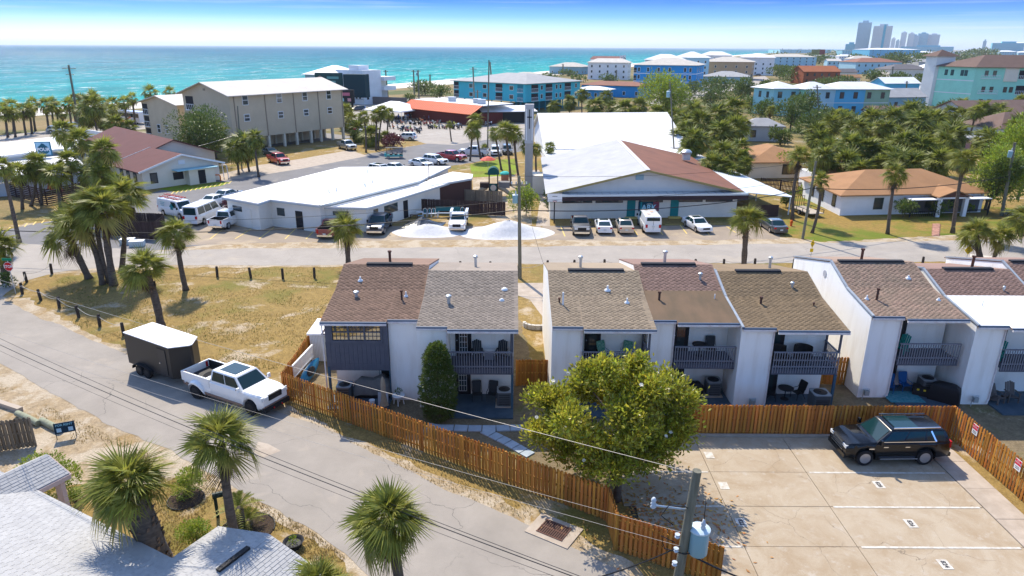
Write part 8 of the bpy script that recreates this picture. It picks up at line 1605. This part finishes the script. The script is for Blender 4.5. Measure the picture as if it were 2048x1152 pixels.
for px_, nm in (((1450, 842), 'u'),):
    cw = thing('round_pavers', 'round concrete pavers before the recessed patio', 'path', (10.9, 36.0, 0))
    for i in range(4):
        for j in range(9): MB().lathe([(.2, 0), (.21, .05), (.19, .065)], 12, (-1.9 + j * .44 + (i % 2) * .2, -.55 + i * .4, .0)).obj('paver', mat('round_paver', (.36, .35, .34), rndo=.1), cw)
# rubble behind the tan townhouse gap
wl = thing('curved_block_wall', 'low curved pale block wall beside the side wall of the tan townhouse', 'wall', P(1075, 652)); 
for i in range(9): a = R(190 + i * 20); MB().box((1.0 * math.cos(a), .7 * math.sin(a), .18), (.36, .22, .36), a + 1.57).obj('block', mat('pale_block2', (.5, .47, .42), rndo=.1), wl)
# ================================================================== street-side yard, playground, patio, people
fence((P(820, 424).x, P(820, 424).y), (P(1010, 432).x, P(1010, 432).y), 1.75, 'long dark brown board fence behind the row of old chairs', M_BROWNF, .16, False, 'brown_fence', w=.155)
fence((P(852, 398).x, P(852, 398).y), (P(1004, 406).x, P(1004, 406).y), 1.6, 'weathered grey board fence below the playground', M_OLDW, .2, False, 'grey_fence', w=.19)
fence((P(535, 434).x, P(535, 434).y), (P(590, 450).x, P(590, 450).y), 1.9, 'brown screen panels against the office wall', M_BROWNF, .18, False, 'screen_fence', w=.17)
fence((P(1520, 378).x, P(1520, 378).y), (P(1600, 388).x, P(1600, 388).y), 1.7, 'dark picket fence before the orange-roofed bungalow', M_BROWNF, .2, False, 'picket_fence')
fence((P(1500, 352).x, P(1500, 352).y), (P(1600, 352).x, P(1600, 352).y), 1.9, 'dark board fence closing the bungalow yard', M_BROWNF, .2, False, 'board_fence')
for a, b_, lb in (((212, 470), (312, 480), 'dark brown bin enclosure wall facing the street'), ((312, 480), (332, 462), 'dark brown bin enclosure wall on its office side'), ((232, 456), (330, 460), 'dark brown bin enclosure rear wall')): fence((P(*a).x, P(*a).y), (P(*b_).x, P(*b_).y), 1.9, lb, M_BROWNF, .17, False, 'bin_enclosure', w=.165)
for (x, y, lb) in ((275, 492, 'white metal box lying by the bin enclosure'), (256, 488, 'larger white metal box by the bin enclosure')): k = thing('metal_box', lb, 'box', P(x, y), .2); MB().b2((-.7, -.4, 0), (.7, .4, .55)).obj('case', mat('box_white', (.5, .58, .6)), k); MB().b2((-.72, -.42, .55), (.72, .42, .6)).obj('lid', M_PVC, k)
# slatted patio fence
sf = thing('slatted_fence', 'brown horizontal-slat fence round the restaurant patio', 'fence', P(90, 420)); so = sf.location; cs = [P(*p) for p in ((5, 388), (95, 410), (240, 380))]
for a, b_ in zip(cs[:-1], cs[1:]):
    a, b_ = a - so, b_ - so; n_ = max(2, int((b_ - a).length / 2))
    for k in range(n_):
        p, q = a.lerp(b_, k / n_), a.lerp(b_, (k + 1) / n_)
        for z in range(8): MB().beam(p + Z * (.15 + z * .26), q + Z * (.15 + z * .26), .03, .17).obj('slat', M_BROWNF, sf)
        MB().b2((p.x - .06, p.y - .06, 0), (p.x + .06, p.y + .06, 2.2)).obj('post', M_BROWNF, sf)
for (x, y, m_, lb) in ((104, 380, MTE, 'lime folding chair inside the slatted patio'),): put(adirondack(mat('lime_plastic', (.3, .5, .12))), 'adirondack_chair', P(x, y), .4, lb)
for (x, y, lb) in ((104, 392, 'closed red parasol inside the slatted patio, by the lime chair'), (123, 396, 'closed red parasol beside the slatted fence post')): k = thing('closed_parasol', lb, 'parasol', P(x, y)); MB().tube([(0, 0, 0), (0, 0, 2.9)], .03, 6).obj('pole', M_GALV, k); MB().lathe([(.4, .9), (.25, 1.6), (.15, 2.5), (.02, 3.0)], 8).obj('canopy', mat('parasol_red', (.5, .03, .06), rough=.8), k)
for k in range(7): put(tme, 'bistro_table', P(70 + k * 22, 384 - (k % 3) * 5), 0, 'dark table on the slatted restaurant patio', 'table', 'tables on the restaurant patio')
# sand piles and tarp
def pile(c, rx, ry, h, label, name='sand_pile'):
    k = MB(); n_, m_ = 28, 12; rg = []; r = random.Random(int(c.x * 10))
    for j in range(m_ + 1):
        f = 1 - j / m_; rr_ = []
        for i in range(n_): a = 2 * math.pi * i / n_; w = f * (1 + .14 * mnoise.noise(Vector((math.cos(a) * 1.5, math.sin(a) * 1.5, c.x + f)))); rr_.append((rx * w * math.cos(a), ry * w * math.sin(a), h * (1 - f) ** .8 * (1 + .05 * r.uniform(-1, 1)) * (math.cos(f * 3.14) * .5 + .5) ** .35 if j else 0))
        rg.append(rr_)
    k.rings(rg, cap=False); t = thing(name, label, 'sand pile', c); k.obj('heap', mat('white_sand', (.62, .61, .6), (.52, .51, .5), 3, .95, .4, 20), t, smooth=True, fix=True); return t
pile(P(1018, 466), 5.6, 3.2, 1.5, 'white sand heap spreading before the brown fence'); pile(P(858, 464), 4.4, 2.6, .95, 'white sand heap under a dark tarpaulin')
tpn = thing('tarpaulin', 'shiny dark tarpaulin draped over the sand heap', 'tarpaulin', P(846, 452)); k = MB(); G_ = 12
for i in range(G_):
    for j in range(G_): pass
vv = [((i / G_ - .5) * 4.6 + (j / G_ - .5) * .6, (j / G_ - .5) * 3.6, max(.06, 1.15 * (1 - abs(i / G_ - .5) * 1.9) * (1 - abs(j / G_ - .5) * 1.7)) + .09 * mnoise.noise(Vector((i * .9, j * .9, 3)))) for i in range(G_ + 1) for j in range(G_ + 1)]
k.add(vv, [(i * (G_ + 1) + j, (i + 1) * (G_ + 1) + j, (i + 1) * (G_ + 1) + j + 1, i * (G_ + 1) + j + 1) for i in range(G_) for j in range(G_)]); k.obj('sheet', mat('black_tarp', (.03, .035, .04), rough=.25, spec=.7), tpn, fix=True)
# old chairs, bench, headboard
def old_chair():
    k = MB(); k.b2((-.22, -.22, .42), (.22, .22, .47))
    for sx_ in (-.19, .19):
        for sy_ in (-.19, .19): k.tube([(sx_, sy_, .43), (sx_ * 1.1, sy_ * 1.1, 0)], .02, 5)
    k.tube([(-.2, .2, .45), (-.24, .26, .8), (-.15, .28, 1.0), (0, .29, 1.06), (.15, .28, 1.0), (.24, .26, .8), (.2, .2, .45)], .028, 6); k.cur = 1; k.b2((-.05, .24, .47), (.05, .27, 1.02)); return k.mesh('old_chair', [M_PVC, mat('teal_seat', (.05, .25, .3))])
oc = old_chair()
for i, (x, y) in enumerate(((850, 434), (859, 434), (867, 434), (874, 434), (916, 432), (925, 432))): put(oc, 'old_chair', P(x, y), 0, 'white oval-backed chair with teal seat against the brown fence', 'chair', 'oval-backed chairs set out along the brown fence')
bnc = thing('bench', 'teal-backed slatted bench among the old chairs', 'bench', P(896, 434)); MB().b2((-1.5, .1, .75), (1.5, .16, 1.25)).obj('backrest', mat('teal_panel', (.02, .13, .15)), bnc); MB().b2((-1.4, -.3, .5), (1.0, .1, .56)).obj('seat', M_PVC, bnc)
for x in (-1.3, .9): MB().b2((x - .04, -.28, 0), (x + .04, .05, .5)).obj('leg', M_PVC, bnc)
hb = thing('headboard', 'orange-brown wooden headboard leaning on the brown fence', 'headboard', P(943, 428)); MB().b2((-1.3, -.03, .55), (1.3, .03, 1.35)).obj('panel', mat('orange_wood', (.42, .14, .03), rough=.5), hb); [MB().b2((s - .06, -.03, 0), (s + .06, .03, .55)).obj('leg', mat('orange_wood', (.42, .14, .03)), hb) for s in (-1.22, 1.22)]
tb2 = thing('side_table', 'pale blue side table beside the old chairs', 'table', P(840, 434)); MB().b2((-.4, -.25, .6), (.4, .25, .66)).obj('top', M_PVC, tb2); [MB().b2((x - .03, y - .03, 0), (x + .03, y + .03, .6)).obj('leg', M_PVC, tb2) for x in (-.36, .36) for y in (-.2, .2)]; MB().b2((-.34, -.2, .15), (.34, .2, .2)).obj('shelf', mat('pale_blue_shelf', (.3, .5, .6)), tb2)
bx_ = thing('wooden_bench', 'low red-brown wooden stool beside the side table', 'stool', P(828, 436)); MB().b2((-.5, -.15, .35), (.5, .15, .42)).obj('top', M_RUST, bx_); [MB().b2((x - .04, -.12, 0), (x + .04, .12, .35)).obj('leg', M_RUST, bx_) for x in (-.4, .4)]
for (x, y, lb) in ((568, 446, 'grey bin beside the office doorway'),): k = thing('bin', lb, 'bin', P(x + 8, y + 2)); MB().lathe([(.3, 0), (.38, .8), (.4, .85)], 14).obj('tub', mat('bin_grey', (.25, .3, .32)), k)
# playground
pg = thing('playground_tower', 'brown playground tower with green arched roof and slides', 'playground', P(987, 392)); M_PB = mat('play_brown', (.055, .035, .03)); M_PG = mat('play_green', (.01, .08, .075))
for x in (-.6, .6):
    for y in (-.6, .6): MB().b2((x - .07, y - .07, 0), (x + .07, y + .07, 3.3)).obj('post', M_PB, pg)
rg = []
for y in (-.75, .75): rg.append([(.8 * math.cos(a * .314), y, 3.2 + .95 * math.sin(a * .314)) for a in range(11)] + [(-.75, y, 3.15), (.75, y, 3.15)])
MB().rings(rg).obj('arched_roof', M_PG, pg, fix=True); MB().b2((-.65, -.65, 1.2), (.65, .65, 1.3)).obj('deck', M_PB, pg); MB().b2((-.6, -.66, .3), (.6, -.6, 1.9)).obj('panel', M_PG, pg); MB().cyl((0, -.68, 1.3), (0, -.64, 1.3), .42, n=18).obj('round_panel', mat('play_cream', (.6, .5, .4)), pg); MB().b2((-.5, -.69, .45), (.5, -.66, .7)).obj('yellow_panel', mat('play_yellow', (.6, .5, .02)), pg)
MB().tube([(.6, 0, 1.3), (1.6, -.2, .9), (2.4, -.5, .35), (3.0, -.7, .2)], [.3, .3, .28, .25], 8).obj('slide', mat('play_tan', (.4, .32, .22)), pg, smooth=True); MB().tube([(-.9, 0, 1.2), (-1.8, -.3, 1.0), (-2.6, -.9, .5), (-2.9, -1.6, .2)], [.3, .3, .28, .25], 8).obj('slide', mat('play_tan', (.4, .32, .22)), pg, smooth=True); MB().b2((.7, -.3, 1.2), (2.3, .9, 2.0)).obj('side_box', mat('play_grey', (.2, .19, .18)), pg); MB().b2((-1.9, -.4, 1.2), (-.7, .6, 1.9)).obj('side_box', M_PB, pg)
ub = thing('lawn_parasol', 'open red parasol on the bright lawn', 'parasol', P(976, 344)); MB().tube([(0, 0, 0), (0, 0, 2.3)], .03, 6).obj('pole', M_GALV, ub); MB().lathe([(1.35, 2.05), (1.3, 2.1), (.7, 2.45), (.05, 2.65)], 10).obj('canopy', mat('parasol_coral', (.6, .09, .06), rough=.7), ub)
hp = thing('playhouse', 'small toddler climber with aqua roof by the playground', 'playhouse', P(1010, 362)); MB().b2((-.6, -.5, 0), (.6, .5, 1.1)).obj('wall', mat('play_brick', (.35, .16, .1)), hp); MB().lathe([(.85, 1.1), (.8, 1.3), (.4, 1.5)], 8).obj('roof', mat('aqua_plastic', (.03, .4, .36)), hp)
bh = thing('basketball_hoop', 'basketball hoop with white backboard before the hall', 'basketball hoop', P(1108, 447)); MB().tube([(0, 0, 0), (0, 0, 2.6)], .07, 8).obj('post', M_TRIM, bh); MB().b2((-.85, -.5, 2.7), (.85, -.45, 3.75)).obj('backboard', M_PVC, bh); MB().beam((0, 0, 2.6), (0, -.45, 3.0), .08, .08).obj('arm', M_TRIM, bh); MB().tube([(.23 * math.cos(a * .5), -.75 + .23 * math.sin(a * .5), 2.85) for a in range(13)], .015, 5).obj('rim', mat('hoop_red', (.5, .05, .02)), bh)
for a, b_ in (((-.85, 3.72), (.85, 3.72)), ((-.85, 2.73), (.85, 2.73)), ((-.3, 3.4), (.3, 3.4)), ((-.3, 2.95), (.3, 2.95))): MB().beam((a[0], -.51, a[1]), (b_[0], -.51, b_[1]), .015, .05).obj('board_line', M_TRIM, bh)
# orange arch and white frame by the blue awning
oa = thing('orange_arch', 'small orange tube arch on the lawn by the blue awning', 'arch', P(434, 362)); MB().tube([(-.6, 0, 0), (-.6, 0, .8), (-.45, 0, .95), (.45, 0, .95), (.6, 0, .8), (.6, 0, 0)], .09, 6).obj('tube', mat('orange_tube', (.75, .16, .01)), oa)
wf_ = thing('goal_frame', 'leaning white frame beside the orange arch', 'frame', P(452, 356)); MB().beam((-.3, 0, 0), (-.4, .1, 2.2), .1, .1).obj('bar', M_PVC, wf_); MB().beam((.4, 0, 0), (.3, .1, 2.0), .1, .1).obj('bar', M_PVC, wf_); MB().beam((-.4, .1, 2.2), (.3, .1, 2.0), .1, .1).obj('bar', M_PVC, wf_)
# ranch flatbed trailer, hydrant
tr2 = thing('flatbed_trailer', 'empty utility trailer with pale deck and mesh ramp on the lawn', 'trailer', P(1612, 428), R(100)); MB().b2((-2.2, -1.0, .5), (2.2, 1.0, .58)).obj('deck', mat('pale_deck', (.45, .38, .3), (.35, .3, .24), 3, .9), tr2)
for s in (-1, 1): MB().beam((-2.2, s, .95), (2.2, s, .95), .05, .05).obj('rail', M_TRIM, tr2); add_wheel(tr2, -.2, s * 1.12, .33, .2, M_RIM, False); [MB().b2((x - .03, s - .03, .5), (x + .03, s + .03, .95)).obj('stake', M_TRIM, tr2) for x in (-2.1, -.7, .7, 2.1)]
for k in range(7): MB().b2((2.18, -.9 + k * .3 - .02, .58), (2.24, -.9 + k * .3 + .02, 1.9)).obj('ramp_bar', M_TRIM, tr2)
MB().beam((2.2, -.95, 1.9), (2.2, .95, 1.9), .06, .06).obj('ramp_top', M_TRIM, tr2)
hy = thing('fire_hydrant', 'small orange hydrant at the lawn edge', 'hydrant', P(1582, 452)); MB().lathe([(.16, 0), (.13, .1), (.13, .5), (.17, .52), (.13, .66), (.03, .74)], 12).obj('barrel', mat('hydrant_orange', (.7, .12, .02)), hy, smooth=40); MB().cyl((-.2, 0, .42), (.2, 0, .42), .06, n=8).obj('outlet', mat('hydrant_orange', (.7, .12, .02)), hy)
bp_ = thing('brick_path', 'pink brick path across the ranch lawn', 'path', P(1868, 458)); o_ = bp_.location; A1, A2, B1, B2 = (P(*p) - o_ for p in ((1864, 472), (1878, 472), (1866, 448), (1880, 448)))
for j in range(16):
    for i in range(4):
        a = A1.lerp(A2, (i + .5) / 4).lerp(B1.lerp(B2, (i + .5) / 4), (j + .5) / 16); MB().box((a.x, a.y, .03), ((A2 - A1).length / 4 - .03, (B1 - A1).length / 16 - .03, .06)).obj('brick', mat('path_brick', (.42, .22, .16), rndo=.2), bp_)
# tents, portable toilets, container by the bar
for (x, y, w, d, h, lb) in ((792, 236, 14, 12, 2.6, 'large white marquee tent at the motorcycle lot'), (873, 238, 6, 6, 2.4, 'small white canopy tent before the bar')):
    t = thing('event_tent', lb, 'tent', P(x, y), R(-30)); c = [(-w / 2, -d / 2, h), (w / 2, -d / 2, h), (w / 2, d / 2, h), (-w / 2, d / 2, h)]; MB().add(c + [(-w * .12, 0, h + 2.2), (w * .12, 0, h + 2.2)], [(0, 1, 5, 4), (1, 2, 5), (2, 3, 4, 5), (3, 0, 4)]).obj('canopy', mat('tent_white', (.8, .8, .79), rough=.6), t, fix=True)
    for q in c: MB().tube([(q[0] * .97, q[1] * .97, 0), (q[0] * .97, q[1] * .97, h)], .06, 6).obj('leg', M_PVC, t)
    for i in range(4): a, b_ = c[i], c[(i + 1) % 4]; MB().beam((a[0], a[1], h - .12), (b_[0], b_[1], h - .12), .03, .3).obj('valance', mat('tent_white', (.8, .8, .79)), t)
for (x, m_, lb) in ((977, (.03, .18, .35), 'blue portable toilet beside the bar'), (988, (.55, .08, .03), 'red-orange portable toilet beside the blue one'), (994, (.6, .1, .04), 'red-orange portable toilet at the end of the row')): t = thing('portable_toilet', lb, 'portable toilet', P(x, 246)); MB().b2((-.75, -.75, 0), (.75, .75, 2.5)).obj('cabin', mat('loo%d' % x, m_), t); MB().lathe([(1.0, 2.5), (.9, 2.7), (.3, 2.85)], 4).obj('roof', M_PVC, t)
bn3 = thing('event_banner', 'pale blue printed banner on the bar wall', 'banner', P(905, 238), R(-40)); MB().b2((-2.6, -.05, .6), (2.6, .05, 2.6)).obj('cloth', mat('banner_pale', (.25, .5, .55), (.5, .6, .6), .8, .7), bn3)
gwall = thing('garden_wall', 'grey wall behind the yellow sports car', 'wall', P(745, 208), R(-20)); MB().b2((-16, 0, 0), (14, .4, 2.6)).obj('panel', mat('grey_wall_panel', (.2, .17, .16)), gwall)
ws = thing('white_wall', 'long white garden wall by the beach road', 'wall', P(185, 283), R(-36)); MB().b2((-12, 0, 0), (10, .3, 2.4)).obj('panel', WWH, ws)
bus = thing('bus', 'white and dark coach parked on the beach road', 'bus', P(268, 246), R(-35)); MB().b2((-5.5, -1.25, .5), (5.5, 1.25, 3.2)).obj('body', PW, bus); MB().b2((-5.3, -1.28, 1.7), (5.3, 1.28, 2.7)).obj('windows', M_AUTOG, bus); [add_wheel(bus, x, s * 1.1, .5, .3, M_RIM, False) for x in (-3.6, 3.6) for s in (-1, 1)]
trk = thing('skid_loader', 'orange-red machinery beside the beach road coach', 'machinery', P(236, 254), R(-20)); MB().b2((-1.6, -.9, .4), (1.6, .9, 1.4)).obj('body', POR, trk); MB().b2((-.8, -.7, 1.4), (.6, .7, 2.6)).obj('cab', M_AUTOG, trk); MB().beam((1.2, .6, 1.4), (4.2, .6, 2.6), .2, .3).obj('boom', POR, trk); [add_wheel(trk, x, s * .9, .5, .35, M_RIM, False) for x in (-1, 1) for s in (-1, 1)]
# ------------------------------------------------------------------ people (one continuous skinned body each)
def person_mesh(pose, shirt, pants, hair, skin=(.42, .25, .17), H=1.75):
    J = {'pel': (0, 0, .95), 'sp': (0, .01, 1.2), 'ch': (0, 0, 1.42), 'nk': (0, -.01, 1.52), 'hd': (0, -.03, 1.62), 'tp': (0, -.02, 1.74)}
    st = .22 if pose == 'walk' else .03
    for s, n in ((1, 'l'), (-1, 'r')):
        J['hp' + n] = (s * .1, 0, .9); J['kn' + n] = (s * .11, -st * s * .6 - .02, .5); J['an' + n] = (s * .11, -st * s + (.06 if pose == 'walk' else .02), .09); J['to' + n] = (s * .12, -st * s - .15, .04); J['sh' + n] = (s * .19, 0, 1.43)
        if pose == 'carry': J['el' + n] = (s * .25, -.08, 1.16); J['wr' + n] = (s * .2, -.32, 1.1); J['ha' + n] = (s * .17, -.42, 1.1)
        else: J['el' + n] = (s * .25, .03 + st * s * .4, 1.15); J['wr' + n] = (s * .27, st * s * .8 - .05, .92); J['ha' + n] = (s * .27, st * s - .07, .83)
    RD = {'pel': .14, 'sp': .13, 'ch': .15, 'nk': .055, 'hd': .095, 'tp': .07}; E_ = [('pel', 'sp'), ('sp', 'ch'), ('ch', 'nk'), ('nk', 'hd'), ('hd', 'tp')]
    for n in 'lr': RD.update({'hp' + n: .1, 'kn' + n: .065, 'an' + n: .045, 'to' + n: .035, 'sh' + n: .07, 'el' + n: .048, 'wr' + n: .035, 'ha' + n: .035}); E_ += [('pel', 'hp' + n), ('hp' + n, 'kn' + n), ('kn' + n, 'an' + n), ('an' + n, 'to' + n), ('ch', 'sh' + n), ('sh' + n, 'el' + n), ('el' + n, 'wr' + n), ('wr' + n, 'ha' + n)]
    ks = list(J); me = bpy.data.meshes.new('person'); me.from_pydata([Vector(J[k]) for k in ks], [(ks.index(a), ks.index(b)) for a, b in E_], []); o = bpy.data.objects.new('tmp', me); COL.objects.link(o); md = o.modifiers.new('s', 'SKIN'); o.modifiers.new('d', 'SUBSURF').levels = 1
    for i, k in enumerate(ks): me.skin_vertices[0].data[i].radius = (RD[k], RD[k] * (.75 if k in ('sp', 'ch', 'pel') else 1)); me.skin_vertices[0].data[i].use_root = (k == 'pel')
    dg = bpy.context.evaluated_depsgraph_get(); m2 = bpy.data.meshes.new_from_object(o.evaluated_get(dg)); bpy.data.objects.remove(o); m2.name = 'person'; m2.materials.clear()
    for n, c in (('skin', skin), ('shirt', shirt), ('pants', pants), ('hair', hair)): m2.materials.append(mat('%s_%.2f_%.2f_%.2f' % (n, *c), c, rough=.8))
    for f in m2.polygons:
        c = f.center; f.use_smooth = True
        f.material_index = 3 if (c.z > 1.66 or (c.z > 1.58 and c.y > .0)) else 0 if c.z > 1.5 else 1 if (c.z > .98 and (abs(c.x) < .23 or c.z > 1.2)) else 2 if (c.z > .07 and abs(c.x) < .21) else 0 if c.z > .2 else 3
    m2.transform(Matrix.Scale(H / 1.75, 4)); return m2
DKH = (.03, .02, .015)
PM = {'dark': person_mesh('walk', (.03, .03, .035), (.05, .05, .055), DKH), 'child': person_mesh('walk', (.5, .02, .03), (.02, .04, .08), (.1, .06, .03), H=1.2), 'carry': person_mesh('carry', (.02, .02, .025), (.05, .055, .07), (.2, .18, .16)), 'red': person_mesh('stand', (.4, .05, .06), (.04, .05, .1), DKH), 'white': person_mesh('stand', (.6, .58, .55), (.05, .06, .12), (.08, .05, .03)), 'blue': person_mesh('walk', (.05, .12, .3), (.03, .03, .04), DKH), 'black': person_mesh('stand', (.02, .02, .02), (.02, .02, .03), DKH)}
def put_person(k, loc, rz, label, grp=None): return tag(link('person', PM[k], None, loc, (0, 0, rz)), label, 'person', grp)
put_person('dark', P(201, 520), R(25), 'person in dark clothes walking behind the child on the street'); put_person('child', P(204, 528), R(20), 'child in a red shirt walking on the street'); put_person('carry', P(804, 434), R(8), 'person in black shirt carrying a cardboard box'); put_person('blue', P(746, 448), R(160), 'person in blue shirt leaning by the dark blue pickup'); put_person('red', P(408, 360), 0, 'person in red shirt in the shade by the blue awning')
cb = thing('cardboard_box', 'brown cardboard box held by the person in black', 'box', P(804, 434) + Vector((.06, -.42, .98)), R(8)); MB().b2((-.28, -.22, 0), (.28, .18, .36)).obj('carton', mat('cardboard', (.4, .24, .13)), cb); MB().b2((-.04, -.222, .362), (.04, .18, .364)).obj('tape', mat('packing_tape', (.5, .36, .2)), cb)
r = random.Random(17)
for i in range(34):
    kk = r.choice(('red', 'white', 'blue', 'black', 'dark')); x = r.uniform(795, 905) if i < 26 else r.uniform(930, 985); y = r.uniform(232, 244); put_person(kk, P(x, y), r.uniform(0, 6.28), {'red': 'person in a red shirt', 'white': 'person in a white shirt', 'blue': 'person in a blue shirt', 'black': 'person in black standing', 'dark': 'person in dark clothes walking'}[kk] + ' among the crowd by the event tents', 'crowd by the event tents')
# more palms filling the groves
r = random.Random(23)
for i in range(46):
    x, y = r.choice(((r.uniform(1360, 1500), r.uniform(215, 345)), (r.uniform(1630, 1900), r.uniform(230, 335)), (r.uniform(1630, 1900), r.uniform(230, 335)), (r.uniform(1900, 2048), r.uniform(205, 300))))
    if 1490 < x < 1640: continue
    lb, gp = ('shaggy sabal palm in the thicket beside the church', 'thicket of palms beside the church') if x < 1600 else ('shaggy sabal palm in the grove behind the orange-roofed ranch house', 'grove of palms behind the ranch house')
    palm_h((x, y), r.uniform(3.2, 5.5), r.uniform(50, 70) * (.75 if y < 250 else 1), lb, gp, shag=True)
# ================================================================== dry grass tufts
def in_poly(x, y, pg):
    c = False; j = len(pg) - 1
    for i in range(len(pg)):
        if (pg[i][1] > y) != (pg[j][1] > y) and x < (pg[j][0] - pg[i][0]) * (y - pg[i][1]) / (pg[j][1] - pg[i][1]) + pg[i][0]: c = not c
        j = i
    return c
def tufts(label, pg, n, h, m, seed, thr=-.1):
    r = random.Random(seed); k = MB(); xs = [p[0] for p in pg]; ys = [p[1] for p in pg]
    for _ in range(n):
        x, y = r.uniform(min(xs), max(xs)), r.uniform(min(ys), max(ys))
        if not in_poly(x, y, pg): continue
        b = P(x, y)
        if mnoise.noise(Vector((b.x * .35, b.y * .35, seed))) < thr: continue
        for q in range(4):
            a = r.uniform(0, 6.28); l = h * r.uniform(.5, 1.3); o = Vector((math.cos(a), math.sin(a), 0)); s = Vector((-o.y, o.x, 0)) * .013; k.add([b - s, b + s, b + o * l * .6 + Vector((0, 0, l))], [(0, 1, 2)])
    tag(stuff(k.obj('dry_grass', m)), label, 'grass')
M_TUFT = mat('dry_grass_blade', (.43, .32, .12), rough=.9, rnd=.3, hue=.02, transl=.3); M_TUFTG = mat('green_grass_blade', (.17, .2, .04), rough=.9, rnd=.35, hue=.03, transl=.3)
tufts('short dry grass tufts over the vacant corner lot', [(110, 548), (330, 534), (680, 534), (655, 640), (560, 735), (420, 762), (262, 702), (120, 640)], 14000, .09, M_TUFT, 3)
tufts('green weeds among the dry grass of the vacant lot', [(110, 548), (330, 534), (680, 534), (655, 640), (560, 735), (420, 762), (262, 702), (120, 640)], 9000, .09, M_TUFTG, 8, .12)
tufts('ragged dry grass on the street verge by the cedar fence', [(570, 800), (700, 852), (900, 930), (1060, 1000), (1190, 1060), (1190, 1105), (1050, 1040), (900, 985), (760, 915), (600, 835)], 8000, .09, M_TUFT, 4, -.25)
tufts('patchy grass on the front yard of palms', [(330, 960), (420, 945), (620, 1060), (700, 1120), (640, 1130), (440, 1050), (350, 1110), (250, 1050)], 9000, .08, M_TUFT, 5, -.25)
tufts('sparse grass in the dirt yard by the logs', [(-60, 740), (60, 795), (220, 870), (330, 920), (200, 950), (140, 880), (-60, 900)], 6000, .08, M_TUFT, 6, .1)
# ================================================================== sea air
hz = MB(); hz.b2((-30000, -150, -7), (45000, 60000, 150)); m = bpy.data.materials.new('sea_haze'); m.use_nodes = True; m.node_tree.nodes.clear(); o_ = m.node_tree.nodes.new('ShaderNodeOutputMaterial'); v_ = m.node_tree.nodes.new('ShaderNodeVolumePrincipled')
v_.inputs['Color'].default_value = (.82, .9, 1, 1); v_.inputs['Density'].default_value = 0.00006; v_.inputs['Anisotropy'].default_value = 0.2; m.node_tree.links.new(v_.outputs[0], o_.inputs['Volume'])
hzo = hz.obj('haze', m); stuff(hzo); tag(hzo, 'thin pale sea haze over the coast', 'haze')
